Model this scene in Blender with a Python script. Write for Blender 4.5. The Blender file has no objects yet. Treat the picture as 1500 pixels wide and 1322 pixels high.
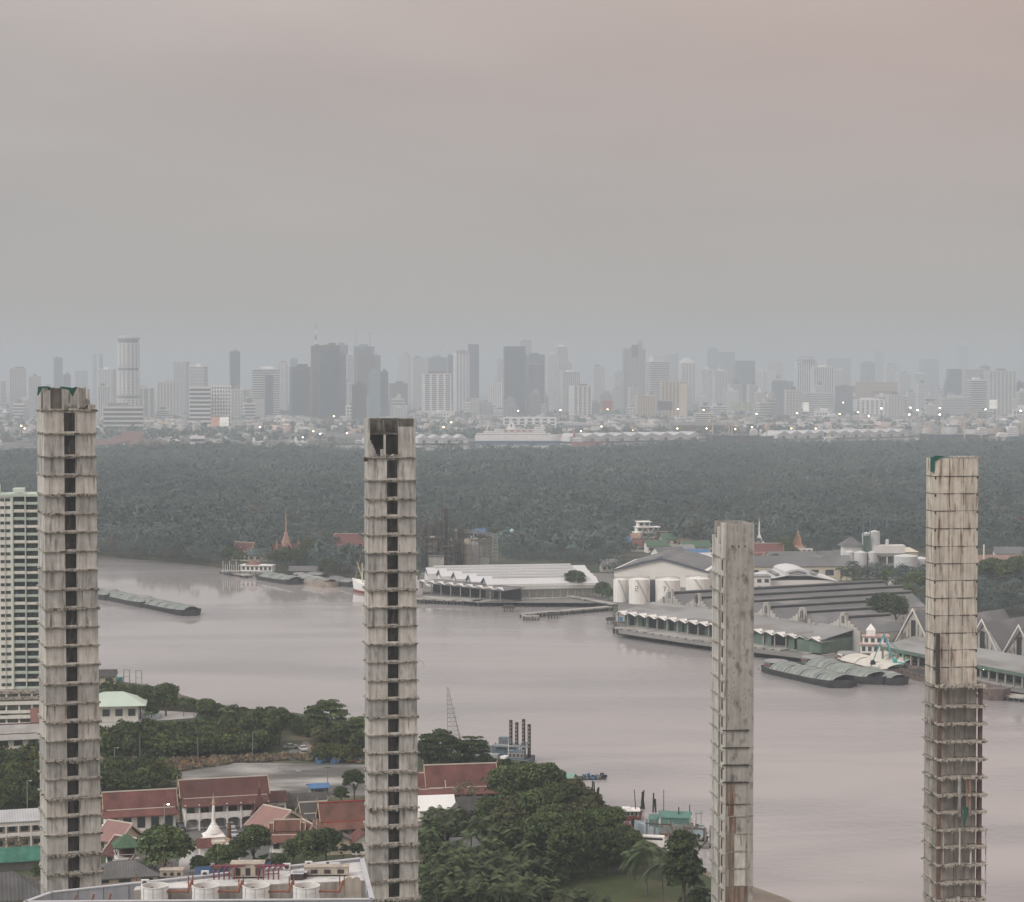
import bpy, math, random
import numpy as np
from mathutils import Vector, Matrix, geometry
rnd = random.Random(7)
R = math.radians
# ------------------------------------------------------------ camera
CAMZ, FPX, PITCH = 110.0, 3000.0, math.atan(101 / 3000.0)
sc = bpy.context.scene
COL = sc.collection
cam = bpy.data.cameras.new('camera'); camo = bpy.data.objects.new('camera', cam); COL.objects.link(camo)
cam.sensor_width = 36; cam.lens = 72; cam.clip_start = 1; cam.clip_end = 90000
camo.location = (0, 0, CAMZ); camo.rotation_euler = (R(90) - PITCH, 0, 0)
sc.camera = camo
sc.render.engine = 'CYCLES'
sc.cycles.use_denoising = True
sc.cycles.max_bounces = 6; sc.cycles.diffuse_bounces = 2; sc.cycles.glossy_bounces = 2
sc.cycles.volume_bounces = 2; sc.cycles.transmission_bounces = 2; sc.cycles.transparent_max_bounces = 6
sc.cycles.sample_clamp_indirect = 4
sc.view_settings.view_transform = 'Standard'; sc.view_settings.look = 'None'
sc.view_settings.exposure = 0.0; sc.view_settings.gamma = 1.0
# ------------------------------------------------------------ world (overcast evening sky)
SUN_EL, SUN_AZ = R(38), R(-125)        # azimuth from +Y, clockwise
w = bpy.data.worlds.new('World'); sc.world = w; w.use_nodes = True
nt = w.node_tree; nt.nodes.clear(); N = nt.nodes.new; LK = nt.links.new
out = N('ShaderNodeOutputWorld'); bg = N('ShaderNodeBackground'); LK(bg.outputs[0], out.inputs[0])
tc = N('ShaderNodeTexCoord'); sep = N('ShaderNodeSeparateXYZ'); LK(tc.outputs['Generated'], sep.inputs[0])
ramp = N('ShaderNodeValToRGB'); cr = ramp.color_ramp; cr.interpolation = 'B_SPLINE'
zn = N('ShaderNodeMapRange'); zn.inputs[1].default_value = -0.05; zn.inputs[2].default_value = 1.0
LK(sep.outputs['Z'], zn.inputs[0]); LK(zn.outputs[0], ramp.inputs[0])
def zf(z): return (z + .05) / 1.05
stops = [(-.05, (.40, .36, .33)), (.0, (.385, .33, .275)), (.05, (.40, .365, .325)), (.09, (.425, .395, .378)), (.14, (.455, .405, .39)),
         (.20, (.52, .46, .43)), (.38, (.88, .83, .80)), (.75, (1.35, 1.33, 1.33))]
cr.elements[0].position = zf(stops[0][0]); cr.elements[0].color = (*stops[0][1], 1)
cr.elements[1].position = zf(stops[-1][0]); cr.elements[1].color = (*stops[-1][1], 1)
for p, c in stops[1:-1]:
    e = cr.elements.new(zf(p)); e.color = (*c, 1)
mp = N('ShaderNodeMapping'); mp.inputs['Scale'].default_value = (2.2, 1.0, 11.0); mp.inputs['Rotation'].default_value = (0, R(4), 0)
LK(tc.outputs['Generated'], mp.inputs[0])
nz = N('ShaderNodeTexNoise'); nz.inputs['Scale'].default_value = 1.5; nz.inputs['Detail'].default_value = 4; nz.inputs['Roughness'].default_value = .45
LK(mp.outputs[0], nz.inputs['Vector'])
mr = N('ShaderNodeMapRange'); mr.inputs[1].default_value = .3; mr.inputs[2].default_value = .7; mr.inputs[3].default_value = .90; mr.inputs[4].default_value = 1.10
LK(nz.outputs[0], mr.inputs[0])
# the pink of the last light, stronger to the right and upward
pk = N('ShaderNodeMapRange'); pk.inputs[1].default_value = -.28; pk.inputs[2].default_value = .30; LK(sep.outputs['X'], pk.inputs[0])
pz = N('ShaderNodeMapRange'); pz.inputs[1].default_value = .03; pz.inputs[2].default_value = .15; LK(sep.outputs['Z'], pz.inputs[0])
pm = N('ShaderNodeMath'); pm.operation = 'MULTIPLY'; LK(pk.outputs[0], pm.inputs[0]); LK(pz.outputs[0], pm.inputs[1])
pink = N('ShaderNodeMix'); pink.data_type = 'RGBA'; pink.blend_type = 'MULTIPLY'; LK(pm.outputs[0], pink.inputs[0])
LK(ramp.outputs[0], pink.inputs[6]); pink.inputs[7].default_value = (1.10, .92, .86, 1)
vm = N('ShaderNodeVectorMath'); vm.operation = 'SCALE'; LK(pink.outputs[2], vm.inputs[0]); LK(mr.outputs[0], vm.inputs['Scale'])
sky = N('ShaderNodeTexSky'); sky.sky_type = 'NISHITA'; sky.sun_disc = False; sky.sun_elevation = SUN_EL; sky.sun_rotation = SUN_AZ
sky.air_density = 1.5; sky.dust_density = 4
vs = N('ShaderNodeVectorMath'); vs.operation = 'SCALE'; vs.inputs['Scale'].default_value = .08; LK(sky.outputs[0], vs.inputs[0])
mx = N('ShaderNodeMix'); mx.data_type = 'RGBA'; mx.inputs[0].default_value = .06
LK(vm.outputs[0], mx.inputs[6]); LK(vs.outputs[0], mx.inputs[7]); LK(mx.outputs[2], bg.inputs[0]); bg.inputs[1].default_value = 1.0
sl = bpy.data.lights.new('sun', 'SUN'); sl.energy = 2.0; sl.angle = R(24); sl.color = (1, .95, .90)
so = bpy.data.objects.new('sun', sl); COL.objects.link(so)
sd = Vector((math.sin(SUN_AZ) * math.cos(SUN_EL), math.cos(SUN_AZ) * math.cos(SUN_EL), math.sin(SUN_EL)))
so.rotation_euler = sd.to_track_quat('Z', 'Y').to_euler()
# ------------------------------------------------------------ pixel (of the 1500x1322 photo) -> world
CT, ST = math.cos(PITCH), math.sin(PITCH)
def ray(px, py):
    u = (px - 750) / FPX; v = (661 - py) / FPX
    return u, CT + v * ST, -ST + v * CT
def G(px, py, z=2.0):
    a, b, c = ray(px, py); t = (z - CAMZ) / c
    return Vector((a * t, b * t, z))
def At(px, py, Y):
    a, b, c = ray(px, py); t = Y / b
    return Vector((a * t, Y, CAMZ + c * t))
def DY(py, z=2.0): return G(750, py, z).y
# ------------------------------------------------------------ materials
MATS = {}
def mat(name, col, rough=.85, var=.18, scale=.25, streak=0., metal=0., bump=0., emit=None, corr=None, tint=False, rnd_=0., spec=.3, dirt=None):
    """col base colour; var blotchy variation; streak vertical rain staining; corr = (axis, period) corrugation bump"""
    if name in MATS: return MATS[name]
    m = bpy.data.materials.new(name); m.use_nodes = True; MATS[name] = m
    t = m.node_tree; b = t.nodes['Principled BSDF']; n = t.nodes.new; l = t.links.new
    b.inputs['Roughness'].default_value = rough; b.inputs['Metallic'].default_value = metal
    b.inputs['Specular IOR Level'].default_value = spec
    c = n('ShaderNodeTexCoord')
    def noise(sc_, det=3, mapping=None):
        x = n('ShaderNodeTexNoise'); x.inputs['Scale'].default_value = sc_; x.inputs['Detail'].default_value = det
        if mapping:
            q = n('ShaderNodeMapping'); q.inputs['Scale'].default_value = mapping; l(c.outputs['Object'], q.inputs[0]); l(q.outputs[0], x.inputs['Vector'])
        else: l(c.outputs['Object'], x.inputs['Vector'])
        return x
    val = None
    def mulin(v, src, lo, hi, a=.3, bb=.7):
        r = n('ShaderNodeMapRange'); r.inputs[1].default_value = a; r.inputs[2].default_value = bb
        r.inputs[3].default_value = lo; r.inputs[4].default_value = hi; l(src, r.inputs[0])
        if v is None: return r.outputs[0]
        k = n('ShaderNodeMath'); k.operation = 'MULTIPLY'; l(v, k.inputs[0]); l(r.outputs[0], k.inputs[1]); return k.outputs[0]
    nb = noise(scale, 5)
    val = mulin(None, nb.outputs[0], 1 - var, 1 + var)
    if streak:
        s1 = noise(1.0, 6, (1.15, 1.15, .10)); val = mulin(val, s1.outputs[0], 1 - streak, 1 + streak * .2, .3, .58)
    if tint:
        a = n('ShaderNodeAttribute'); a.attribute_name = 'tint'; val = mulin(val, a.outputs['Fac'], .45, 1.8, 0, 1)
    if rnd_:
        oi = n('ShaderNodeObjectInfo'); val = mulin(val, oi.outputs['Random'], 1 - rnd_, 1 + rnd_, 0, 1)
    sc2 = n('ShaderNodeVectorMath'); sc2.operation = 'SCALE'; sc2.inputs[0].default_value = col[:3]; l(val, sc2.inputs['Scale'])
    outc = sc2.outputs[0]
    if dirt:     # (colour, threshold low, high, mapping, scale)
        dc, d0, d1, dm, ds = dirt
        dn = noise(ds, 6, dm); r = n('ShaderNodeMapRange'); r.inputs[1].default_value = d0; r.inputs[2].default_value = d1; l(dn.outputs[0], r.inputs[0])
        x = n('ShaderNodeMix'); x.data_type = 'RGBA'; l(r.outputs[0], x.inputs[0]); l(outc, x.inputs[6]); x.inputs[7].default_value = (*dc, 1); outc = x.outputs[2]
    if tint:
        a2 = n('ShaderNodeAttribute'); a2.attribute_name = 'warm'
        x = n('ShaderNodeMix'); x.data_type = 'RGBA'; x.blend_type = 'MULTIPLY'; l(a2.outputs['Fac'], x.inputs[0]); l(outc, x.inputs[6]); x.inputs[7].default_value = (1.7, 1.02, .75, 1); outc = x.outputs[2]
    l(outc, b.inputs['Base Color'])
    if corr:
        wv = n('ShaderNodeTexWave'); wv.wave_type = 'BANDS'; wv.bands_direction = corr[0]; wv.inputs['Scale'].default_value = 1 / corr[1] / 3.2
        l(c.outputs['Object'], wv.inputs['Vector'])
        bp = n('ShaderNodeBump'); bp.inputs['Strength'].default_value = .5; bp.inputs['Distance'].default_value = corr[1] * .2
        l(wv.outputs['Fac'], bp.inputs['Height']); l(bp.outputs[0], b.inputs['Normal'])
    elif bump:
        n2 = noise(max(scale * 4, 1.5), 5); bp = n('ShaderNodeBump'); bp.inputs['Strength'].default_value = bump; bp.inputs['Distance'].default_value = .15
        l(n2.outputs[0], bp.inputs['Height']); l(bp.outputs[0], b.inputs['Normal'])
    if emit:
        b.inputs['Emission Color'].default_value = (*emit[0], 1); b.inputs['Emission Strength'].default_value = emit[1]
    return m
# ------------------------------------------------------------ mesh builder
class MB:
    def __init__(s): s.v = []; s.f = []
    def add(s, vs, fs, M=None):
        o = len(s.v)
        s.v += [tuple(M @ Vector(p)) for p in vs] if M is not None else [tuple(p) for p in vs]
        s.f += [tuple(i + o for i in f) for f in fs]; return s
    def box(s, x0, x1, y0, y1, z0, z1, M=None):
        return s.add([(x0, y0, z0), (x1, y0, z0), (x1, y1, z0), (x0, y1, z0), (x0, y0, z1), (x1, y0, z1), (x1, y1, z1), (x0, y1, z1)],
                     [(0, 3, 2, 1), (4, 5, 6, 7), (0, 1, 5, 4), (1, 2, 6, 5), (2, 3, 7, 6), (3, 0, 4, 7)], M)
    def cbox(s, cx, cy, z0, sx, sy, h, rz=0):
        M = Matrix.Translation((cx, cy, z0)) @ Matrix.Rotation(rz, 4, 'Z')
        return s.box(-sx / 2, sx / 2, -sy / 2, sy / 2, 0, h, M)
    def bar(s, a, b, t, t2=None, n=4):
        a = Vector(a); b = Vector(b); d = b - a; L = d.length
        if L < 1e-6: return s
        q = d.to_track_quat('Z', 'Y').to_matrix().to_4x4(); M = Matrix.Translation(a) @ q
        t2 = t if t2 is None else t2; vs = []; fs = []
        for k in range(n):
            an = 2 * math.pi * (k + .5) / n; vs.append((t * math.cos(an), t * math.sin(an), 0))
        for k in range(n):
            an = 2 * math.pi * (k + .5) / n; vs.append((t2 * math.cos(an), t2 * math.sin(an), L))
        for k in range(n): fs.append((k, (k + 1) % n, n + (k + 1) % n, n + k))
        fs.append(tuple(range(n))[::-1]); fs.append(tuple(range(n, 2 * n)))
        return s.add(vs, fs, M)
    def lathe(s, prof, n=16, c=(0, 0, 0), rz=0, sq=1.0):
        vs = []; fs = []
        for r, z in prof:
            for k in range(n):
                an = 2 * math.pi * k / n + rz; vs.append((c[0] + r * math.cos(an), c[1] + r * sq * math.sin(an), c[2] + z))
        m = len(prof)
        for i in range(m - 1):
            for k in range(n): fs.append((i * n + k, i * n + (k + 1) % n, (i + 1) * n + (k + 1) % n, (i + 1) * n + k))
        fs.append(tuple(range(n))[::-1]); fs.append(tuple((m - 1) * n + k for k in range(n)))
        return s.add(vs, fs)
    def prism(s, pts, z0, z1, top=True, bot=True):
        n = len(pts); vs = [(p[0], p[1], z0) for p in pts] + [(p[0], p[1], z1) for p in pts]; fs = []
        tri = geometry.tessellate_polygon([[Vector((p[0], p[1], 0)) for p in pts]])
        for t in tri:
            if top: fs.append(tuple(i + n for i in t))
            if bot: fs.append(tuple(t)[::-1])
        for i in range(n): j = (i + 1) % n; fs.append((i, j, n + j, n + i))
        return s.add(vs, fs)
    def extr(s, prof, axis, a, b, M=None):
        """prof: (u,z) outline extruded along axis 'x' (u=y) or 'y' (u=x) from a to b"""
        n = len(prof)
        P = (lambda u, z, t: (t, u, z)) if axis == 'x' else (lambda u, z, t: (u, t, z))
        vs = [P(u, z, a) for u, z in prof] + [P(u, z, b) for u, z in prof]
        tri = geometry.tessellate_polygon([[Vector((u, z, 0)) for u, z in prof]])
        fs = [tuple(t) for t in tri] + [tuple(i + n for i in t)[::-1] for t in tri]
        for i in range(n): j = (i + 1) % n; fs.append((i, j, n + j, n + i))
        return s.add(vs, fs, M)
    def roof(s, x0, x1, y0, y1, ze, zr, th=.25, axis='x', curve=0.):
        """gable roof slabs, ridge along axis"""
        if axis == 'x': c = (y0 + y1) / 2; h = (y1 - y0) / 2; a, b = x0, x1
        else: c = (x0 + x1) / 2; h = (x1 - x0) / 2; a, b = y0, y1
        m = ((zr + ze) / 2) - curve * (zr - ze)
        pr = [(c - h, ze), (c - h / 2, m), (c, zr), (c + h / 2, m), (c + h, ze), (c + h, ze - th), (c + h / 2, m - th), (c, zr - th), (c - h / 2, m - th), (c - h, ze - th)]
        return s.extr(pr, axis, a, b)
    def rock(s, c, r, rg=rnd, fl=.6):
        vs = []; 
        for z in (-1, 1):
            for k in range(4):
                an = math.pi / 2 * k + rg.uniform(-.4, .4); q = r * rg.uniform(.55, 1)
                vs.append((c[0] + q * math.cos(an), c[1] + q * math.sin(an), c[2] + z * r * fl * rg.uniform(.5, 1)))
        return s.add(vs, [(3, 2, 1, 0), (4, 5, 6, 7), (0, 1, 5, 4), (1, 2, 6, 5), (2, 3, 7, 6), (3, 0, 4, 7)])
    def build(s, name, m, parent=None, smooth=False):
        me = bpy.data.meshes.new(name); me.from_pydata(s.v, [], s.f)
        me.materials.append(m)
        if smooth: me.polygons.foreach_set('use_smooth', [True] * len(me.polygons))
        me.validate(); me.update()
        import bmesh
        bm = bmesh.new(); bm.from_mesh(me); bmesh.ops.recalc_face_normals(bm, faces=bm.faces); bm.to_mesh(me); bm.free()
        o = bpy.data.objects.new(name, me); COL.objects.link(o)
        if parent is not None: o.parent = parent
        return o
def tag(o, label=None, cat=None, group=None, kind=None):
    if label: o['label'] = label
    if cat: o['category'] = cat
    if group: o['group'] = group
    if kind: o['kind'] = kind
    return o
def thing(name, label, cat, loc=(0, 0, 0), rz=0, group=None):
    o = bpy.data.objects.new(name, None); COL.objects.link(o); o.empty_display_size = 1
    o.location = loc; o.rotation_euler = (0, 0, rz); return tag(o, label, cat, group)
def copy_tree(o, parent=None):
    c = o.copy(); COL.objects.link(c)
    if parent is not None: c.parent = parent
    for ch in [x for x in KIDS.get(o.name, o.children)]: copy_tree(ch, c)
    return c
KIDS = {}
def dup(o, loc, rz, label=None, group=None, s=None):
    if o.name not in KIDS:
        def reg(q):
            KIDS[q.name] = list(q.children)
            for z in q.children: reg(z)
        reg(o)
    c = copy_tree(o); c.location = loc; c.rotation_euler = (0, 0, rz)
    if label: c['label'] = label
    if group: c['group'] = group
    if s is not None: c.scale = (s, s, s) if not hasattr(s, '__len__') else s
    return c
ORD = 'first second third fourth fifth sixth seventh eighth ninth tenth eleventh twelfth thirteenth fourteenth fifteenth sixteenth seventeenth eighteenth nineteenth twentieth'.split()
def ordi(i):
    if i < 20: return ORD[i]
    t = ('twenty', 'thirty', 'forty', 'fifty', 'sixty', 'seventy', 'eighty', 'ninety')[(i + 1) // 10 - 2]
    u = (i + 1) % 10
    return t + '-' + ORD[u - 1] if u else t[:-1] + 'ieth'
def npmesh(name, V, Fq, m, parent=None, tint=None, warm=None):
    """V (n,3), Fq (k,4) quads"""
    me = bpy.data.meshes.new(name); nv, nf = len(V), len(Fq)
    me.vertices.add(nv); me.vertices.foreach_set('co', np.ascontiguousarray(V, dtype=np.float32).ravel())
    me.loops.add(nf * 4); me.loops.foreach_set('vertex_index', np.ascontiguousarray(Fq, dtype=np.int32).ravel())
    me.polygons.add(nf); me.polygons.foreach_set('loop_start', np.arange(0, nf * 4, 4, dtype=np.int32))
    me.update(calc_edges=True)
    if tint is not None:
        a = me.attributes.new('tint', 'FLOAT', 'FACE'); a.data.foreach_set('value', np.ascontiguousarray(tint, dtype=np.float32))
    if warm is not None:
        a = me.attributes.new('warm', 'FLOAT', 'FACE'); a.data.foreach_set('value', np.ascontiguousarray(warm, dtype=np.float32))
    me.materials.append(m)
    o = bpy.data.objects.new(name, me); COL.objects.link(o)
    if parent is not None: o.parent = parent
    return o
def inpoly(x, y, P):
    c = np.zeros(len(x), bool); n = len(P)
    for i in range(n):
        x1, y1 = P[i][0], P[i][1]; x2, y2 = P[(i + 1) % n][0], P[(i + 1) % n][1]
        if y1 == y2: continue
        k = ((y1 > y) != (y2 > y)) & (x < (x2 - x1) * (y - y1) / (y2 - y1) + x1); c ^= k
    return c
def hull_mb(L, Bm, H, sheer=.5, bl=.25, st=.75, fl=.8, n=16, z0=-.6):
    mb = MB(); vs = []; fs = []
    for i in range(n + 1):
        t = i / n; w_ = Bm / 2 * min(1, st + (1 - st) * (t / .12)) if t < .12 else Bm / 2
        if t > 1 - bl: w_ = Bm / 2 * max(.015, 1 - ((t - (1 - bl)) / bl) ** 2.2)
        zt = H + sheer * max(0, (t - .5) / .5) ** 2 + sheer * .3 * max(0, (.25 - t) / .25) ** 2; rk = (t > .8) * (t - .8) / .2 * H * .35
        x = t * L; vs += [(x - rk * 1., -w_ * fl, z0), (x, -w_, zt), (x, w_, zt), (x - rk * 1., w_ * fl, z0), (x, -w_ * .96, zt - .35), (x, w_ * .96, zt - .35)]
    for i in range(n):
        o = i * 6; p = o + 6
        fs += [(o, p, p + 1, o + 1), (o + 2, p + 2, p + 3, o + 3), (o, o + 3, p + 3, p), (o + 1, p + 1, p + 4, o + 4), (o + 5, p + 5, p + 2, o + 2), (o + 4, p + 4, p + 5, o + 5)]
    fs += [(0, 1, 2, 3)]; o = n * 6; fs += [(o + 3, o + 2, o + 1, o)]
    return mb.add(vs, fs)
# ============================================================ SETTING
def sheet(name, pts, z, m, kind='structure', skirt=None, zb=-1.0):
    mb = MB(); 
    if skirt: mb.prism(pts, zb, z, bot=False)
    else:
        n = len(pts); tri = geometry.tessellate_polygon([[Vector((p[0], p[1], 0)) for p in pts]])
        mb.add([(p[0], p[1], z) for p in pts], [tuple(t) for t in tri])
    o = mb.build(name, m); o['kind'] = kind; return o
M_land = mat('land_soil', (.05, .06, .035), var=.35, scale=.02, dirt=((.09, .08, .055), .5, .62, (1, 1, 1), .03))
M_park = mat('park_soil', (.05, .065, .03), var=.3, scale=.05, dirt=((.15, .12, .08), .52, .66, (1, 1, 1), .04))
M_city = mat('city_ground', (.16, .155, .15), var=.4, scale=.012, dirt=((.05, .06, .045), .48, .56, (1, 1, 1), .008))
M_conc = mat('yard_concrete', (.27, .265, .25), var=.4, scale=.09, dirt=((.10, .097, .092), .42, .56, (.6, 1.6, 1), .05))
M_asph = mat('asphalt', (.13, .13, .128), var=.2, scale=.2)
M_court = mat('temple_paving', (.42, .41, .395), var=.14, scale=.12)
M_lawn = mat('lawn_grass', (.062, .085, .03), var=.3, scale=.1, dirt=((.13, .11, .06), .5, .7, (1, 1, 1), .12))
M_mud = mat('mud', (.17, .135, .10), var=.25, scale=.2, rough=.5)
# river
m = bpy.data.materials.new('river_water'); m.use_nodes = True; t = m.node_tree; b = t.nodes['Principled BSDF']; n = t.nodes.new; l = t.links.new
b.inputs['Base Color'].default_value = (.36, .325, .31, 1); b.inputs['Specular IOR Level'].default_value = .5; b.inputs['IOR'].default_value = 1.33
c = n('ShaderNodeTexCoord')
q = n('ShaderNodeMapping'); q.inputs['Scale'].default_value = (.0035, .014, 1); q.inputs['Rotation'].default_value = (0, 0, R(32)); l(c.outputs['Object'], q.inputs[0])
n1 = n('ShaderNodeTexNoise'); n1.inputs['Scale'].default_value = 1; n1.inputs['Detail'].default_value = 5; n1.inputs['Distortion'].default_value = 1.2; l(q.outputs[0], n1.inputs['Vector'])
r1 = n('ShaderNodeMapRange'); r1.inputs[1].default_value = .42; r1.inputs[2].default_value = .6; r1.inputs[3].default_value = .04; r1.inputs[4].default_value = .22; l(n1.outputs[0], r1.inputs[0]); l(r1.outputs[0], b.inputs['Roughness'])
wc = n('ShaderNodeMix'); wc.data_type = 'RGBA'; wr = n('ShaderNodeMapRange'); wr.inputs[1].default_value = .4; wr.inputs[2].default_value = .62; l(n1.outputs[0], wr.inputs[0]); l(wr.outputs[0], wc.inputs[0])
wc.inputs[6].default_value = (.385, .36, .352, 1); wc.inputs[7].default_value = (.27, .262, .265, 1); l(wc.outputs[2], b.inputs['Base Color'])
n2 = n('ShaderNodeTexNoise'); n2.inputs['Scale'].default_value = .35; n2.inputs['Detail'].default_value = 4; l(c.outputs['Object'], n2.inputs['Vector'])
r2 = n('ShaderNodeMapRange'); r2.inputs[1].default_value = .44; r2.inputs[2].default_value = .58; r2.inputs[3].default_value = .03; r2.inputs[4].default_value = .32; l(n1.outputs[0], r2.inputs[0])
bp = n('ShaderNodeBump'); bp.inputs['Distance'].default_value = .8; l(r2.outputs[0], bp.inputs['Strength']); l(n2.outputs[0], bp.inputs['Height']); l(bp.outputs[0], b.inputs['Normal'])
M_water = m
o = sheet('river', [(-2500, -200), (2500, -200), (2500, 5200), (-2500, 5200)], 0, M_water)
# near bank (behind the abandoned towers)
nb = [(-60, 985), (60, 990), (145, 1002), (200, 1010), (250, 1022), (300, 1036), (350, 1046), (430, 1053), (480, 1060), (530, 1072), (620, 1100), (700, 1112), (760, 1125), (800, 1142),
      (850, 1165), (880, 1185), (905, 1215), (945, 1243), (985, 1262), (1015, 1285), (1060, 1310), (1110, 1345), (1180, 1400)]
NB = [G(x, y, 0) for x, y in nb]
NBp = [(p.x, p.y) for p in NB]
NBp = [(-900, NBp[0][1] + 60)] + NBp + [(NBp[-1][0] + 60, 150), (120, -200), (-900, -200)]
sheet('ground', NBp, 2.0, M_park, skirt=True)
# mud foreshore beside it
mudp = [G(x, y, 0) for x, y in [(985, 1262), (1015, 1285), (1060, 1310), (1110, 1345), (1180, 1400), (1260, 1400), (1200, 1345), (1150, 1318), (1100, 1300), (1050, 1285), (1010, 1265)]]
sheet('foreshore', [(p.x, p.y) for p in mudp], .35, M_mud, skirt=True)
# far peninsula
fb = [(-300, 800), (0, 806), (145, 814), (190, 819), (230, 822), (300, 829), (318, 832), (350, 836), (400, 840), (460, 845), (520, 850), (560, 858), (600, 870), (700, 884), (760, 882), (860, 880), (900, 886),
      (897, 912), (905, 930), (1000, 943), (1110, 958), (1200, 969), (1250, 962), (1300, 965), (1335, 985), (1400, 1000), (1500, 1018), (1620, 1040), (1750, 1060)]
FB = [G(x, y, 0) for x, y in fb]; FBp = [(p.x, p.y) for p in FB]
fe = [(1900, 655), (1500, 655), (1300, 656), (1100, 657), (1000, 659), (820, 664), (700, 671), (610, 672), (540, 668), (400, 662), (300, 662), (200, 666), (145, 669), (0, 672), (-200, 676)]
FE = [G(x, y, 0) for x, y in fe]
PEN = FBp + [(900, 900)] + [(p.x, p.y) for p in FE]
sheet('peninsula', PEN, 2.0, M_land, skirt=True)
# far city plain
cb = [(-600, 664), (0, 660), (140, 658), (300, 654), (610, 651), (830, 648.5), (1040, 645), (1340, 640), (1500, 638), (2100, 632)]
CB = [G(x, y, 0) for x, y in cb]
CITY = [(p.x, p.y) for p in CB] + [(14500, 40000), (-14500, 40000)]
sheet('city_plain', CITY, 2.6, M_city, skirt=True)
# haze
hm = bpy.data.materials.new('haze_air'); hm.use_nodes = True; t = hm.node_tree; t.nodes.clear()
ho = t.nodes.new('ShaderNodeOutputMaterial'); pv = t.nodes.new('ShaderNodeVolumePrincipled')
pv.inputs['Color'].default_value = (.645, .727, .79, 1); pv.inputs['Density'].default_value = .00018; pv.inputs['Anisotropy'].default_value = .0
t.links.new(pv.outputs[0], ho.inputs['Volume'])
hz = MB().box(-15000, 15000, -600, 41000, -2.2, 345).build('haze', hm); hz['kind'] = 'stuff'
hz.visible_shadow = True
# ============================================================ FOLIAGE
nr = np.random.RandomState(3)
def unit(a): return a / np.maximum(np.linalg.norm(a, axis=1, keepdims=True), 1e-6)
def leafq(C, Nn, s, asp=.6, rg=nr):
    k = len(C); t = unit(np.cross(Nn, rg.normal(size=(k, 3)))); b = np.cross(Nn, t)
    s = np.broadcast_to(np.asarray(s, float).reshape(-1, 1), (k, 1))
    t = t * s; b = b * s * asp
    V = np.stack([C - t - b * .4, C - b, C + t + b * .3, C + b], 1).reshape(-1, 3)
    return V, np.arange(k * 4).reshape(-1, 4)
def join(parts):
    V = []; Fq = []; T = []; o = 0
    for v, f, tt in parts:
        V.append(v); Fq.append(f + o); o += len(v); T.append(np.broadcast_to(tt, (len(f),)))
    return np.concatenate(V), np.concatenate(Fq), np.concatenate(T)
def crown(seed, rx, rz, zc, ncl, nl, ls, clr=.34, layered=False, lean=0., hole=.5):
    rg = np.random.RandomState(seed); P = []
    d = unit(rg.normal(size=(ncl, 3))); rad = rg.uniform(.45, 1.0, (ncl, 1)) ** .6
    d[:, 2] = np.where(d[:, 2] < -.55, -d[:, 2], d[:, 2])
    c = d * rad * np.array([rx, rx * rg.uniform(.85, 1.1), rz]) * (1 - clr * .5)
    if layered: c[:, 2] = np.round(c[:, 2] / (rz * .42)) * rz * .42
    c[:, 0] += lean * (c[:, 2] + rz) * .3
    for i in range(ncl):
        r = rx * clr * rg.uniform(.6, 1.25); k = int(nl * rg.uniform(.6, 1.3))
        q = unit(rg.normal(size=(k, 3))); q[:, 2] = np.abs(q[:, 2]) * 1.0 - .25
        rr = r * rg.uniform(.55, 1.12, (k, 1))
        fl = .38 if layered else .8
        C = c[i] + q * rr * np.array([1.25 if layered else 1, 1.25 if layered else 1, fl]) + [0, 0, zc]
        Nn = unit(q + rg.normal(size=(k, 3)) * .7 + [0, 0, .35])
        v, f = leafq(C, Nn, ls * rg.uniform(.6, 1.35, k), .62, rg)
        P.append((v, f, np.clip(rg.uniform(.2, .8) + rg.uniform(-.18, .18, k), 0, 1)))
    return join(P)
def palm(seed, z, nf, L, ls, droop=1.0, nleaf=16):
    rg = np.random.RandomState(seed); P = []
    for i in range(nf):
        a = 2 * math.pi * i / nf + rg.uniform(-.25, .25); el = rg.uniform(-.25, 1.25); Li = L * rg.uniform(.8, 1.1)
        d = np.array([math.cos(a), math.sin(a), 0]); side = np.array([-math.sin(a), math.cos(a), 0])
        tt = np.linspace(.08, 1, nleaf)
        x = Li * tt * math.cos(el) ; zz = z + Li * (tt * math.sin(el) - droop * .55 * tt ** 2)
        x = x * (1 - .12 * tt * droop)
        C = d * x[:, None] + np.stack([0 * tt, 0 * tt, zz], 1)
        w = ls * (np.sin(np.clip(tt, 0, .97) * math.pi) ** .5 * .9 + .1) 
        st = L / nleaf * .42
        V = []
        for sg in (-1, 1):
            tip = C + side * sg * w[:, None] + d * w[:, None] * .45 - np.array([0, 0, 1]) * w[:, None] * .45
            V.append(np.stack([C - d * st, C + d * st, tip + d * st * .6, tip - d * st * .3], 1))
        V = np.concatenate(V).reshape(-1, 3)
        P.append((V, np.arange(len(V)).reshape(-1, 4), rg.uniform(.25, .75)))
    return join(P)
M_leaf = mat('leaf_broad', (.062, .085, .032), rough=.75, var=.15, scale=.2, tint=True, rnd_=.3, spec=.15)
M_leaf2 = mat('leaf_olive', (.085, .088, .042), rough=.8, var=.15, scale=.2, tint=True, rnd_=.25, spec=.15)
M_palm = mat('leaf_palm', (.07, .095, .042), rough=.7, var=.15, scale=.2, tint=True, rnd_=.25, spec=.2)
M_dry = mat('leaf_dry', (.17, .145, .10), rough=.85, var=.2, scale=.2, tint=True, spec=.1)
M_forest = mat('leaf_forest', (.066, .094, .086), rough=.85, var=.3, scale=.006, tint=True, spec=.1)  # part of the blue haze is mixed into this leaf colour
M_trunk = mat('bark', (.11, .09, .07), var=.25, scale=1.5, streak=.2, bump=.3)
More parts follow.
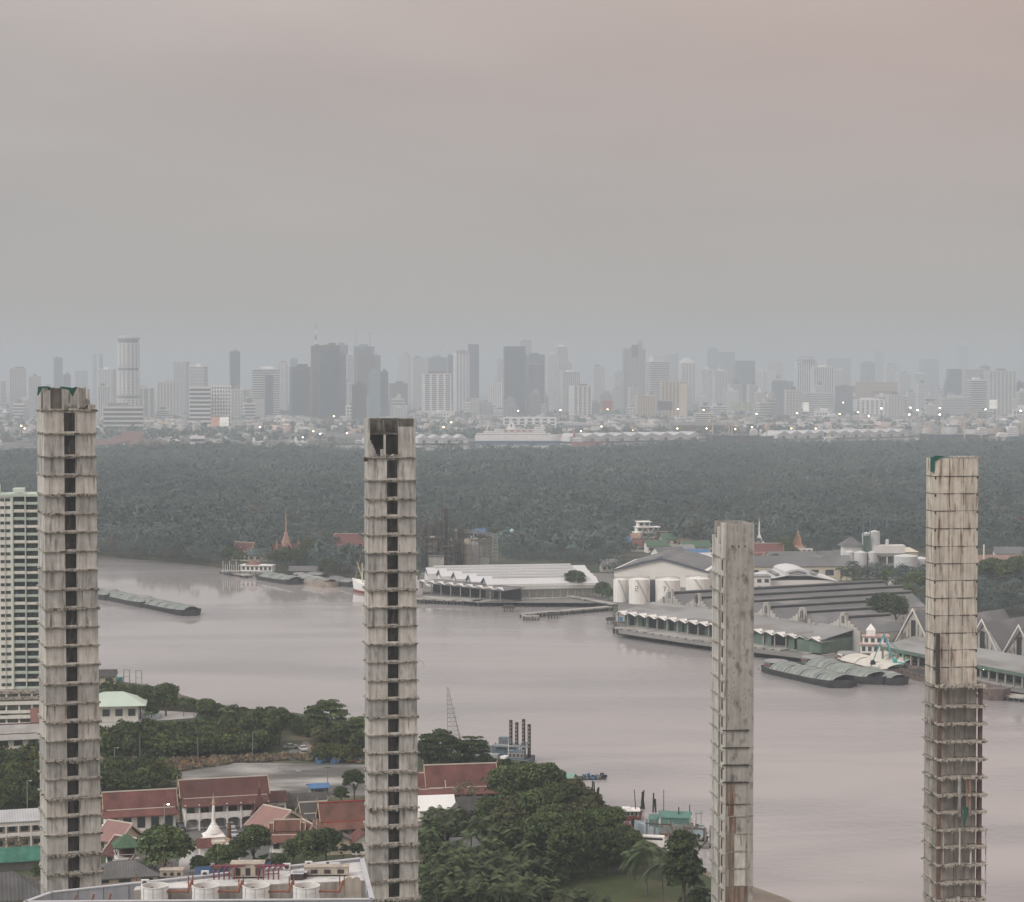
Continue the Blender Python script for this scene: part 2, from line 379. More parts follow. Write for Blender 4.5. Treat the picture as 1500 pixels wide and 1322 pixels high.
M_ptrunk = mat('palm_bark', (.16, .145, .12), var=.25, scale=2)
def scatter(name, pts, scl, temps, m, label=None, kind='stuff', tlo=.15, thi=.85, warmp=.06, z=2.0, seed=1):
    """one merged mesh of many plants"""
    rg = np.random.RandomState(seed); Vs = []; Fs = []; Ts = []; Ws = []; o = 0
    which = rg.randint(0, len(temps), len(pts)); 
    for k, (V, Fq, T) in enumerate(temps):
        ix = np.where(which == k)[0]
        if not len(ix): continue
        a = rg.uniform(0, 2 * math.pi, len(ix)); s = scl[ix]; ca, sa = np.cos(a) * s, np.sin(a) * s
        X = V[None, :, 0] * ca[:, None] - V[None, :, 1] * sa[:, None] + pts[ix, 0][:, None]
        Y = V[None, :, 0] * sa[:, None] + V[None, :, 1] * ca[:, None] + pts[ix, 1][:, None]
        Z = V[None, :, 2] * (s * rg.uniform(.8, 1.2, len(ix)))[:, None] + z
        Vs.append(np.stack([X, Y, Z], 2).reshape(-1, 3))
        Fs.append((Fq[None] + (np.arange(len(ix)) * len(V))[:, None, None]).reshape(-1, 4) + o); o += len(ix) * len(V)
        tt = rg.uniform(tlo, thi, len(ix)); Ts.append((np.clip(tt[:, None] + (T[None] - .5) * .45, 0, 1)).reshape(-1))
        wv = np.where(rg.uniform(size=len(ix)) < warmp, rg.uniform(.3, 1, len(ix)), rg.uniform(0, .12, len(ix))); Ws.append(np.repeat(wv, len(Fq)))
    ob = npmesh(name, np.concatenate(Vs), np.concatenate(Fs), m, tint=np.concatenate(Ts), warm=np.concatenate(Ws))
    return tag(ob, label, kind=kind)
def patch(seed, n, r, h, ls):      # simple low detail crown for far woods
    rg = np.random.RandomState(seed); q = unit(rg.normal(size=(n, 3))); q[:, 2] = np.abs(q[:, 2])
    lump = 1 + .3 * np.sin(q[:, 0] * 5 + seed) * np.cos(q[:, 1] * 4 + seed)
    C = q * np.array([r, r, h * .5]) * (rg.uniform(.75, 1.05, (n, 1)) * lump[:, None]) + [0, 0, h * .45]
    v, f = leafq(C, unit(q + rg.normal(size=(n, 3)) * .5), ls * rg.uniform(.6, 1.3, n), .7, rg); return v, f, np.clip(rg.uniform(.3, .7, n), 0, 1)
# --- the palm and broadleaf wood of the far peninsula
def grid_in(poly, sp, seed, x0, x1, y0, y1):
    rg = np.random.RandomState(seed); xs = np.arange(x0, x1, sp); ys = np.arange(y0, y1, sp)
    X, Y = np.meshgrid(xs, ys); X = X.ravel() + rg.uniform(-.6, .6, X.size) * sp; Y = Y.ravel() + rg.uniform(-.6, .6, Y.size) * sp
    k = inpoly(X, Y, poly) & (np.abs(X) < Y * .28 + 40); return np.stack([X[k], Y[k]], 1)
CLEAR = []     # pixel polygons kept free of trees
def cleared(P, polys):
    k = np.zeros(len(P), bool)
    for pp in polys:
        W = [G(x, y, 2) for x, y in pp]; k |= inpoly(P[:, 0], P[:, 1], [(a.x, a.y) for a in W])
    return ~k
CLEAR += [[(605, 872), (612, 835), (640, 822), (612, 815), (612, 800), (735, 800), (740, 822), (880, 822), (1000, 815), (1110, 812), (1330, 805), (1500, 805), (1600, 860), (1600, 1080), (1300, 1000), (900, 950), (895, 885), (700, 890)],
          [(335, 812), (375, 812), (380, 824), (440, 824), (442, 812), (400, 812), (400, 850), (335, 845)], [(480, 800), (536, 800), (536, 838), (480, 830)],
          [(920, 792), (972, 792), (1000, 806), (1042, 806), (1042, 820), (905, 815)], [(1100, 803), (1142, 803), (1142, 818), (1100, 818)], [(1168, 806), (1195, 806), (1195, 820), (1168, 820)]]
P = grid_in(PEN, 10.5, 5, -1100, 1100, 1100, 3500)
P = P[cleared(P, CLEAR)]
far = P[:, 1] > 2050
tf = [patch(s, 34, (4.2, 5.2, 6.4, 5, 3.6)[s], (8, 10, 13, 11, 9)[s], 1.5) for s in range(5)] + [palm(s, (9.5, 12, 11, 13)[s - 1], 8, 4.6, 1.0, 1.15, 3) for s in (1, 2, 3, 4)]
tn = [patch(s, 150, (4.4, 5.4, 6.6, 5)[s], (9, 11, 13.5, 10)[s], .88) for s in range(4)] + [palm(s, (10.5, 13, 12)[s - 1], 12, 4.8, .85, 1.15, 7) for s in (1, 2, 3)]
rg = np.random.RandomState(9)
def patches(P): return .5 + .5 * np.sin(P[:, 0] * .011 + 2 * np.sin(P[:, 1] * .007)) * np.cos(P[:, 1] * .009 + P[:, 0] * .004)
sc_ = (.62 + .5 * patches(P) + .3 * patches(P * 3.7)) * rg.uniform(.75, 1.3, len(P))
scatter('palm_forest', P[far], sc_[far], tf, M_forest, 'dense palm and broadleaf forest covering the far half of the peninsula', seed=2, warmp=.015, tlo=.3, thi=.7)
scatter('palm_forest', P[~far], sc_[~far], tn, M_forest, 'denser green forest on the near half of the peninsula behind the temples and warehouses', seed=4, warmp=.02, tlo=.25, thi=.75)
# ============================================================ THE FOUR ABANDONED CONCRETE TOWERS
C_T = (.47, .458, .435)
M_con = mat('weathered_concrete', C_T, rough=.9, var=.15, scale=.7, streak=.42, rnd_=.16, bump=.35, dirt=((.16, .148, .13), .52, .70, (1.6, 1.6, .22), .9))
M_con2 = mat('pale_concrete', (.55, .53, .49), rough=.9, var=.12, scale=.6, streak=.30, rnd_=.08, bump=.3, dirt=((.2, .16, .11), .57, .7, (1.8, 1.8, .2), .9))
M_slab = mat('slab_edge_concrete', (.40, .37, .32), rough=.95, var=.3, scale=2, bump=.5, dirt=((.10, .085, .07), .5, .62, (1, 1, 1), 1.6))
M_rub = mat('rubble', (.36, .34, .30), rough=.95, var=.3, scale=2, bump=.5)
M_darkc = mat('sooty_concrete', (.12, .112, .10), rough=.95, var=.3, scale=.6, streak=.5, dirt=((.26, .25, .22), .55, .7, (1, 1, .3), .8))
M_blk = mat('blackened_joint', (.055, .045, .038), rough=.95, var=.3, scale=1)
M_rust = mat('rusty_steel', (.125, .072, .055), rough=.8, var=.25, scale=.6, streak=.4)
M_dsteel = mat('dark_steel', (.055, .045, .042), rough=.7, var=.25, scale=.6, streak=.3)
M_rebar = mat('rebar', (.07, .055, .045), rough=.9)
M_net = mat('green_netting', (.012, .085, .062), rough=.9, var=.3, scale=1.5)
M_panshade = mat('shaded_panel_concrete', (.33, .305, .27), rough=.9, var=.2, scale=.6, streak=.45, rnd_=.15, bump=.3)  # darker panel colour paints in the shade under the broken floors
M_rstain = mat('rust_stained_concrete', (.25, .195, .15), rough=.9, var=.2, scale=.5, streak=.5, bump=.3, dirt=((.13, .065, .035), .48, .62, (1.6, 1.6, .12), .9))
def ledge(mb, W, L, z, rg, out=.34, front=True, left=True, right=True, teeth=True, tr=.5, rag=0.):
    """a thin broken-off slab edge around the shaft at height z: plate plus the stubs left under it"""
    def strip(ax, a, b, fixed, sgn):
        u = a
        while u < b - .01:
            d = rg.uniform(.45, .9) if rag < .5 else rg.uniform(.3, .7); d = min(d, b - u)
            o = out * rg.uniform(.75, 1.1) + (rg.uniform(-.15, .5) * rag); zz = z + rg.uniform(-.03, .05) - rag * rg.uniform(0, .12)
            th = .15 + rag * rg.uniform(0, .25)
            if ax == 'x': mb.box(u, u + d - .004, fixed - (o if sgn < 0 else -.003), fixed + (o if sgn > 0 else -.003), zz - th, zz)
            else: mb.box(fixed - (o if sgn < 0 else -.003), fixed + (o if sgn > 0 else -.003), u, u + d - .004, zz - th, zz)
            if teeth and rg.random() < .93:
                t = .12; o2 = o + rg.uniform(-.08, .10); h = rg.uniform(.14, .26) + rag * rg.uniform(0, .3)
                for q in (u + .08, u + d * .5 + .05):
                    if ax == 'x': mb.box(q, q + t * 1.1, fixed - (o2 if sgn < 0 else -.004), fixed + (o2 if sgn > 0 else -.004), zz - th - h, zz - th + .002)
                    else: mb.box(fixed - (o2 if sgn < 0 else -.004), fixed + (o2 if sgn > 0 else -.004), q, q + t * 1.1, zz - th - h, zz - th + .002)
            u += d
    if front: strip('x', -.2, W + .25, 0, -1)
    if left: strip('y', -.4, L, 0, -1)
    if right: strip('y', -.4, L, W, 1)
def tower_base(px, Y, rz, label, name='abandoned_tower'):
    p = At(px, 661, Y); return thing(name, label, 'unfinished tower', (p.x, Y, 2.0), rz)
def zpix(py, Y): return At(750, py, Y).z - 2.0
GT = 'abandoned concrete towers'
def shaft_tower(px0, W, L, Y, rz, label, slabs, door, seed, broken_top):
    rg = random.Random(seed); T = tower_base(px0, Y, rz, label); T['group'] = GT
    zs = [zpix(s, Y) for s in slabs]; st = zs[-2] - zs[-1]
    while zs[-1] > st * .6: zs.append(zs[-1] - st)
    n = len(zs); th = .32; grow = W * .05
    for i in range(n - 1):
        z1, z0 = zs[i] - .1, zs[i + 1]; h = z1 - z0
        f = i / 25.; Wi = W + grow * min(1, f); ox = -0.02 * grow * 0
        d0, d1 = door[0] * Wi, door[1] * Wi; dz0, dz1 = z0 + rg.uniform(.04, .10) * h, z1 - rg.uniform(.09, .14) * h
        mb = MB()
        a, b_ = 0, .0
        mb.box(0, d0, 0, th, z0, z1); mb.box(d1, Wi, 0, th, z0, z1)
        mb.box(d0, d1, .02, th, dz1, z1); mb.box(d0, d1, .02, th, z0, dz0)
        mb.box(0, th, th, L, z0, z1); mb.box(Wi - th, Wi, th, L, z0, z1); mb.box(th, Wi - th, L - th, L, z0, z1)
        # raised panel joints of the formwork, slightly proud
        mb.box(d0 - .12, d0, -.05, .0, z0, z1 - .02); mb.box(d1, d1 + .10, -.05, .0, z0, z1 - .02)
        mb.box(Wi - .5, Wi - .42, -.03, 0, z0, z1)
        mb.box(-.05, .0, L * .35, L * .5, z0, z1); mb.box(-.05, 0, L * .8, L * .93, z0, z1)
        mb.build('shaft_wall', M_con if rg.random() < .75 else M_con2, T)
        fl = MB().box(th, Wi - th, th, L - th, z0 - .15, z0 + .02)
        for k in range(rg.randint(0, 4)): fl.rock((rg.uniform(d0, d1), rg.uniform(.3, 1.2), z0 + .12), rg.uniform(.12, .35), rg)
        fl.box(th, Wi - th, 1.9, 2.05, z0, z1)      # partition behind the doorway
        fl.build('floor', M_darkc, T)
        s = MB(); ledge(s, Wi, L, z0, rg, rag=(.9 if i > n - 14 and rg.random() < .55 else .12 if rg.random() < .8 else .5), left=False, right=rg.random() < .4)
        # ragged left-hand ends of the broken floors
        for k in range(6):
            y = k * L / 6; s.box(-.22 - rg.uniform(0, .35) * (rg.random() < .6), 0, y, y + L / 6 - .01, z0 - .22 + rg.uniform(0, .1), z0 + rg.uniform(-.02, .2))
        s.box(-.4, 0, -.42, .1, z0 - .18, z0); 
        if rg.random() < .4: s.rock((rg.uniform(0, Wi), -.3, z0 + .08), .22, rg)
        if rg.random() < .35:
            q = s
            for k in range(rg.randint(1, 4)):
                x = rg.uniform(-.3, Wi + .2); q.bar((x, -.35, z0), (x + rg.uniform(-.3, .3), -.6 - rg.uniform(0, .3), z0 - rg.uniform(-.2, .8)), .025)
        s.build('floor_slab', M_slab, T)
    zt = zs[0]; return T, zt, rg
T1S = [600.6, 634.8, 668.5, 696.4, 724.6, 752.2, 779.6, 808, 835.8, 864, 891.8, 919.4, 947, 975, 1003, 1031.7, 1058, 1086, 1114.5, 1142.4, 1170, 1197.7, 1224, 1252.8, 1281, 1309]
T, zt, rg = shaft_tower(64.5, 9.35, 10, 372, R(20), 'leftmost grey tower shaft with dark doorways and green netting scraps on its broken top', T1S, (.385, .60), 11, True)
W, L = 9.35, 10
# broken top storey of the left tower
z1 = zpix(568, 372); h = z1 - zt
mb = MB(); mb.box(-.0, 3.6, 0, .3, zt, z1); mb.box(0, .3, .3, L, zt, z1 - .1); mb.box(.3, W - .6, L - .3, L, zt, z1 - .3); mb.box(W - .7, W - .35, 5, L, zt, z1 - .3)
mb.box(W - 1.2, W - .35, .0, 3, zt, zt + .9)
for k in range(9):
    x = 6.1 + k * .3; mb.box(x, x + .29, .6 + .3 * k, .9 + .3 * k, zt, zt + (h * .45 + .2 * rg.random() + (h * .5 if k < 6 else 0)))
mb.build('broken_wall', M_con, T)
mb = MB().box(1.2, 3.2, -.03, 0, zt + .2, z1 - .15); mb.box(-.03, 0, 1, 4, zt - .5, z1 - .3); mb.build('soot_stain', M_darkc, T)
mb = MB()
for k in range(50): mb.rock((rg.uniform(3.6, W), rg.uniform(.2, 3.2), zt + rg.uniform(.1, .8) * (1 - .2 * rg.random())), rg.uniform(.2, .55), rg)
mb.build('rubble', M_rub, T, False)
mb = MB(); ledge(mb, W, L, zt, rg, out=.3); mb.build('floor_slab', M_slab, T)
def rag_cloth(name, pts, parent, m=M_net, th=.05):
    mb = MB(); n = len(pts) // 2
    for i in range(n - 1):
        a, b = pts[2 * i], pts[2 * i + 1]; c, d = pts[2 * i + 2], pts[2 * i + 3]
        mb.add([a, b, d, c, (a[0], a[1] + th, a[2]), (b[0], b[1] + th, b[2]), (d[0], d[1] + th, d[2]), (c[0], c[1] + th, c[2])],
               [(0, 1, 2, 3), (7, 6, 5, 4), (0, 4, 5, 1), (1, 5, 6, 2), (2, 6, 7, 3), (3, 7, 4, 0)])
    return mb.build(name, m, parent)
rag_cloth('green_netting', [(-1.0, -.1, z1 + .15), (-1.15, -.15, z1 - 1.5), (-.7, -.15, z1 + .2), (-.85, -.2, z1 - 1.3), (-.2, -.2, z1 + .2), (-.3, -.25, z1 - .2), (.6, -.2, z1 + .25), (.5, -.25, z1 + .05), (1.0, -.2, z1 + .1), (.9, -.2, z1 - .5), (1.2, -.2, z1 + .2), (1.2, -.2, z1 - .3)], T)
rag_cloth('green_netting', [(3.0, -.1, z1 + .2), (3.0, -.2, z1 - .05), (4.0, -.2, z1 + .1), (3.9, -.25, z1 - .3), (4.7, -.2, z1 + 0), (4.5, -.3, z1 - .5), (5.3, -.1, z1 - .05), (5.0, -.3, z1 - 1.5), (5.7, 0, z1 + .1), (5.25, -.1, z1 - 1.6), (6.2, .4, z1 + .05), (5.9, .3, z1 - .3)], T)
# second tower
T2S = [670, 703.3, 730.3, 757, 783.5, 810, 837, 863.5, 890, 917, 943.5, 970, 997, 1024, 1051, 1077, 1103.5, 1130.5, 1157, 1184, 1211, 1237.5, 1264, 1291, 1318]
T, zt, rg = shaft_tower(538.5, 9.0, 4.6, 380, R(12), 'second tower shaft from the left with a fire-blackened open top storey and dark doorways', T2S, (.40, .625), 12, True)
W, L = 9.0, 4.6; z1 = zpix(613.5, 380); h = z1 - zt
mb = MB(); mb.box(0, .45, 0, .35, zt, z1); mb.box(0, .3, .35, L, zt, z1); mb.box(W * .64, W, 0, .35, zt, z1); mb.box(W - .3, W, .35, L, zt, z1)
for k in range(6): mb.box(.45 + .22 * k, .67 + .22 * k, 0.02, .33, zt, zt + h * (.42 - .07 * k) + .25 * rg.random())
mb.box(3.05, 3.45, .3, .7, zt, zt + h * .58); mb.box(2.45, 3.05, .4, .7, zt, zt + h * .2)
mb.build('broken_wall', M_con, T)
mb = MB(); mb.box(.3, W - .3, L - .3, L, zt, z1 - .05); mb.box(.3, W * .64, 1.2, L - .3, zt + h * .58, zt + h * .62); mb.box(3.3, 3.5, 1.0, L - .3, zt, z1 - .05)
mb.box(.45, W * .64, -.02, .2, z1 - .3, z1 + .06)
mb.box(W * .64 + .02, W - .4, -.03, -.001, z1 - 1.5, z1 - .02); mb.build('sooty_wall', M_darkc, T)
mb = MB()
for k in range(26): mb.rock((rg.uniform(.4, 5.8), rg.uniform(.0, 1.2), zt + rg.uniform(.02, .4)), rg.uniform(.12, .32), rg)
mb.build('rubble', M_rub, T)
mb = MB(); ledge(mb, W, L, zt, rg, out=.35); mb.build('floor_slab', M_slab, T)
mb = MB().box(-.7, -.1, -.45, .1, zt - .8, zt - .1); mb.build('hanging_chunk', M_blk, T)
# cantilevered steel wire on the second tower, right-hand side
mb = MB(); zz = zpix(975, 380)
for a, b_ in (((W + .4, 0, zz + 1), (W + 1.4, 0, zz + .3)), ((W + 1.4, 0, zz + .3), (W + 1.6, 0, zz - .6))): mb.bar(a, b_, .03)
mb.build('hanging_wire', M_rebar, T)
# third tower: blank board-marked core
Y = 394; T = tower_base(1061, Y, R(6), 'third narrow tower shaft with a blank board-marked front and rust-stained lower storeys'); T['group'] = GT
W, L = 5.9, 10.5; rg = random.Random(5)
zt = zpix(768.5, Y); sl = [1069.5, 1095, 1120.8, 1146, 1178.5, 1196, 1222, 1248, 1273.5, 1299.5]; zsl = [zpix(s, Y) for s in sl]
M_board = mat('board_marked_concrete', (.375, .36, .33), rough=.92, var=.12, scale=.5, streak=.26, bump=.3, dirt=((.14, .13, .115), .53, .70, (.9, .9, .45), .9))
mb = MB(); mb.box(0, W - .95, 0, .4, zsl[0], zt); mb.box(W - .95, W, -.16, .4, 0, zt + .12); mb.box(W - .3, W, .4, L, 0, zt)
mb.box(.3, W - .3, L - .3, L, 0, zt); mb.box(W - .6, W - .2, -.16, .4, zt + .1, zt + .3)
for k in range(16):
    z = zt - k * 3.35 - 1.9
    if z > zsl[0]: mb.box(0, W - .95, -.022, 0.0, z, z + .09)
mb.build('front_wall', M_board, T)
mb = MB()
for k in range(4): mb.box(.25 + k * 1.25, .55 + k * 1.25, -.03, .05, zpix(801, Y) - .18, zpix(801, Y) + .18)
for k in range(24):
    z = rg.uniform(zsl[0] + 2, zt - 9); x = rg.choice((.9, 1.9, 2.8, 3.9, 4.4)); mb.box(x, x + .16, -.026, .05, z, z + .16)
mb.build('tie_hole', M_blk, T)
zz = zsl[:]
for i in range(len(zz) - 1):
    z1, z0 = zz[i], zz[i + 1]; m_ = M_board
    MB().box(0, W - .95, .05, .4, z0, z1 - .08).build('front_wall', m_, T)
    mb = MB(); mb.box(-.25, W - .8, -.28, .05, z1 - .18, z1) if i < 4 else mb.box(1.5 if i > 4 else .2, W - 1.4, -.12, .05, z1 - .14, z1)
    if i in (2, 3):
        for k in range(22): mb.rock((rg.uniform(.2, W - 1), -.15, z1 + .05), rg.uniform(.06, .2), rg)
    mb.build('slab_edge', M_blk if i < 5 else M_slab, T)
    if i >= 6:
        q = MB().box(2.2, W - 1.45, -.04, .05, z0 + .15, z1 - .2); q.build('pale_panel', M_con2, T)
    if i >= 3: MB().box(.7 + .25 * (i % 3), 1.7 + .3 * (i % 2) + .1 * i, -.03, .05, z0 + .1, z1 - .2).build('rust_streak', M_rstain, T)
    MB().box(W - .95, W + .08, -.22, -.161, z0 - .1, z0 + .06).build('slab_edge', M_slab, T)
MB().box(0, W - .95, .05, .4, 0, zz[-1] - .02).build('front_wall', M_rstain, T)
# flank frame of the third tower
zf = zpix(793, Y)
mb = MB(); mb.box(-.15, .45, -.15, 2.2, zpix(815, Y) * 0, zt + .15); mb.box(-.25, .05, 2.2, 4.4, zpix(845, Y), zpix(800, Y)); mb.box(0, .35, 5.0, 6.6, 0, zpix(775, Y))
mb.box(.1, .3, 6.6, L, 0, zf); mb.box(-.15, .35, 9.3, L, 0, zf + rg.random()); mb.build('flank_wall', M_con2, T)
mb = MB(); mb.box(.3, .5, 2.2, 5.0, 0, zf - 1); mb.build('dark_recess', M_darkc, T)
z = zpix(818, Y); k = 0
while z > 0:
    mb = MB()
    for j in range(12):
        y = -.3 + j * .93; mb.box(-.26 - rg.uniform(0, .12), .05, y, y + .91, z - .2, z + rg.uniform(-.03, .05))
        if rg.random() < .25: mb.rock((-.4, y + .4, z + .1), .18, rg)
    if k > 6:
        for j in range(3): mb.bar((-.4, 9 + j * .4, z), (-.7 - rg.random() * .3, 9.5 + j * .5, z + rg.uniform(0, .5)), .02)
    mb.build('floor_slab', M_slab, T)
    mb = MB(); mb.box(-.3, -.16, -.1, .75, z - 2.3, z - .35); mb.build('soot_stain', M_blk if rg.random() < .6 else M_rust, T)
    z -= 25.75 * Y / FPX; k += 1
# fourth tower: panelled core, with the broken floors and steel columns below
Y = 405; T = tower_base(1369.5, Y, R(8), 'rightmost tower shaft with gridded concrete panels above broken floors and rusty steel columns'); T['group'] = GT
W, L = 9.0, 4.9; rg = random.Random(8); zt = zpix(672, Y)
M_pan = mat('stained_panel_concrete', (.52, .475, .41), rough=.9, var=.12, scale=.6, streak=.36, rnd_=.1, bump=.3, dirt=((.17, .105, .065), .53, .68, (1.5, 1.5, .16), 1.0))
gro = [698, 723.5, 748.9, 774.7, 800.8, 826, 851, 876.8, 902, 928, 952.8, 978, 1003.5, 1032.4, 1058, 1084, 1110, 1136, 1161.6, 1187, 1212.7, 1238, 1263.8, 1290, 1315.5]
zg = [zt] + [zpix(g, Y) for g in gro]; st = zg[-2] - zg[-1]
while zg[-1] > st: zg.append(zg[-1] - st)
zg.append(0)
for i in range(len(zg) - 1):
    z1, z0 = zg[i] - (.0 if i == 0 else .07), zg[i + 1] + .0
    mb = MB(); cols = (0, .34, .66, 1.) if i < 14 else (0, .5, 1.)
    for a, b_ in zip(cols, cols[1:]): mb.box(a * W + .03, b_ * W - .03, .0 + .02 * rg.random(), .3, z0 + .02, z1)
    mb.box(0.01, .3, .3, L, z0 + .02, z1); mb.box(W - .3, W - .01, .3, L, z0 + .02, z1)
    mb.box(-.0, .012, .0, 1.4, z0, z1); mb.build('wall_panel', M_pan if i < 13 else M_panshade, T)
    mb = MB(); mb.box(.02, W - .02, .05, .28, z0 - .06, z0 + .03); mb.box(.03, .29, .3, L - .05, z0 - .06, z0 + .03)
    mb.box(-.10, .04, -.08, L, z0 - .07, z0 + .02)
    u = 0
    while u < W:
        d = rg.uniform(.4, 1.6)
        if rg.random() < .6: mb.box(u, min(u + d, W), -.07 - .05 * rg.random(), .02, z0 - .08 + rg.uniform(-.03, .03), z0 + .04)
        u += d
    for a in cols[1:-1]:
        if rg.random() < .9: mb.box(a * W - .05, a * W + .05, -.012, .03, z1 - (z1 - z0) * rg.uniform(.4, 1), z1)
    mb.box(.02, .3, -.06, .03, z0 - .6, z0 + .0); mb.box(W - .3, W - .03, -.06, .03, z0 - .5, z0)
    mb.build('joint', M_blk, T)
MB().box(.3, W - .3, L - .3, L, 0, zt - .3).build('rear_wall', M_con, T)
MB().box(W - 4, W, -.05, L, zt - .02, zt + .32).build('parapet', M_rub, T)
mb = MB()
for k in range(16): mb.rock((rg.uniform(3, W), rg.uniform(0, 1), zt + .3), rg.uniform(.1, .3), rg)
mb.bar((W - .2, .5, zt - .4), (W + 1.3, .3, zt - .6), .09); mb.build('rubble', M_rub, T)
rag_cloth('green_netting', [(-.6, 1, zt + .2), (-.5, 1, zt - 2.6), (-.3, .2, zt + .35), (-.35, .2, zt - 2.8), (0, -.1, zt + .5), (-.1, -.1, zt - 2.2), (.1, -.15, zt + .6), (0, -.15, zt - .6), (1.2, -.12, zt + .5), (1.3, -.12, zt + .2), (2, 0, zt + .3), (2, 0, zt + .1)], T)
zc = zpix(1006, Y); ztop = zpix(928, Y)
MB().box(.35, 1.0, -1.0, -.35, zc, ztop).build('steel_column', M_dsteel, T)
MB().box(.35, 1.05, -2.1, -1.45, 0, zc).build('steel_column', M_rust, T)
MB().box(W + .1, W + .8, -1.2, -.5, 0, zc - .1).build('steel_column', M_rust, T)
MB().box(W + .75, W + 1.1, 1.2, 1.6, 0, zpix(1136, Y)).build('steel_column', M_dsteel, T)
for i in range(13, len(zg) - 1):
    z = zg[i]; mb = MB(); nseg = 24
    drop = [0] * nseg
    for j in range(nseg):
        x0 = .1 + j * (W + 1.0) / nseg; x1 = x0 + (W + 1.0) / nseg + .02
        notch = (8 < j < 15) ; o = (1.75 if notch else 2.5) + rg.uniform(-.18, .22); zz = z - (0 if notch else 0) + rg.uniform(-.03, .03) - .008 * (j - 12)
        mb.box(x0, x1 - .024, -o, -.03, zz - .42, zz + .0)
        if rg.random() < .3: mb.box(x0 + .1, x1 - .1, -o - .05, -o + .3, zz - .42 - rg.uniform(.05, .35), zz - .41)
        if rg.random() < (.9 if i == 13 else .12): mb.rock((x0 + .2, rg.uniform(-o, -.5), zz + .05), rg.uniform(.12, .42 if i == 13 else .2), rg)
    mb.box(W + .5, W + 1.5, -2.2 - rg.random() * .4, .4, z - .4, z - .04)
    for k in range(5):
        y = k * L / 5; mb.box(-.5 - rg.uniform(0, .35), -.11, y, y + .8, z - .3, z - .05)
    q = mb
    for k in range(7):
        x = rg.uniform(0, W + 1); q.bar((x, -2.4, z - .2), (x + rg.uniform(-.3, .3), -2.8 - rg.random() * .4, z - rg.uniform(-.2, .9)), .03)
    for k in range(3): q.bar((-.3, k * 1.2, z), (-.9 - rg.random() * .4, k * 1.2, z + rg.uniform(0, .9)), .03)
    mb.build('broken_floor', M_slab, T)
for (x0, a, b_, w_, m_) in ((4.6, 1135, 1195, .55, M_con), (6.3, 1135, 1195, .9, M_rstain), (4.9, 1212, 1265, .22, M_con2), (7.2, 1240, 1268, .25, M_con2), (1.5, 1212, 1266, .18, M_con2), (4.6, 1312, 1330, .5, M_con), (10.4, 1212, 1310, .1, M_con2)):
    MB().box(x0, x0 + w_, -2.0, -1.6, zpix(b_, Y), zpix(a, Y)).build('hanging_post', m_, T)
zz = zpix(1187, Y)
rag_cloth('green_netting', [(5.6, -2.7, zz + 1.2), (5.5, -2.7, zz + .1), (6.1, -2.75, zz + 1.0), (5.4, -2.7, zz - 1.8), (6.5, -2.7, zz + .8), (5.5, -2.7, zz - 3.2), (6.6, -2.6, zz + 1), (6.2, -2.6, zz - 1)], T)
q = MB(); zz = zpix(1062, Y); q.bar((-.6, .4, zz + 1.6), (-.35, .2, zz - 1.4), .18, .05); q.bar((-.5, .3, zz - 3), (-.3, .1, zz - 5), .2, .04); q.build('hanging_debris', M_rub, T)
# ============================================================ NEAR BANK
GRID = R(16)
M_white = mat('white_wall', (.82, .80, .77), var=.07, scale=.3, streak=.12); M_cream = mat('cream_wall', (.62, .55, .43), var=.08, scale=.3, streak=.12)
M_tred = mat('red_clay_tiles', (.15, .060, .053), var=.35, scale=.25, streak=.12, corr=('X', .5), rough=.7); M_tdark = mat('maroon_tiles', (.105, .045, .04), var=.25, scale=.3, corr=('X', .5), rough=.75); M_torg = mat('orange_tiles', (.165, .08, .062), var=.32, scale=.3, corr=('X', .5)); M_tpink = mat('pink_tiles', (.28, .165, .15), var=.1, scale=.3)
M_tgrn = mat('green_tiles', (.075, .135, .085), var=.15, scale=.4, corr=('X', .5)); M_tgry = mat('grey_sheet_roof', (.13, .13, .13), var=.25, scale=.2, corr=('X', .6)); M_tblk = mat('blackened_roof', (.075, .072, .07), var=.3, scale=.3, corr=('X', .6)); M_trim = mat('white_roof_trim', (.60, .54, .47), var=.1); M_gold = mat('gilded_trim', (.46, .37, .26), rough=.5, var=.15, scale=1)
M_glass = mat('window_glass', (.05, .065, .075), rough=.25, var=.2, spec=.6); M_shut = mat('grey_shutter', (.30, .30, .29), var=.1); M_brown = mat('brown_wood', (.14, .07, .045), var=.2); M_rtrim = mat('red_roof_trim', (.35, .05, .035), var=.1)
M_teal = mat('teal_sheet', (.07, .24, .22), var=.2, scale=.3); M_bluer = mat('blue_sheet', (.08, .17, .33), var=.15, scale=.3); M_met = mat('galvanised_sheet', (.45, .46, .47), rough=.55, var=.15, scale=.2, metal=.1, corr=('X', .6)); M_pole = mat('grey_pole', (.32, .32, .31), rough=.6)
def windows(T, W, n, x0, x1, y, z0, z1, name='window', fr=M_trim, gl=M_glass, face=-1):
    s = (x1 - x0) / n
    for i in range(n):
        a = x0 + s * (i + .5); w_ = s * .28
        f = MB().box(a - w_ - .1, a + w_ + .1, y - .08, y + .02, z0 - .1, z1 + .1).build(name, fr, T); MB().box(a - w_, a + w_, y - .11, y - .082, z0, z1).build('pane', gl, f)
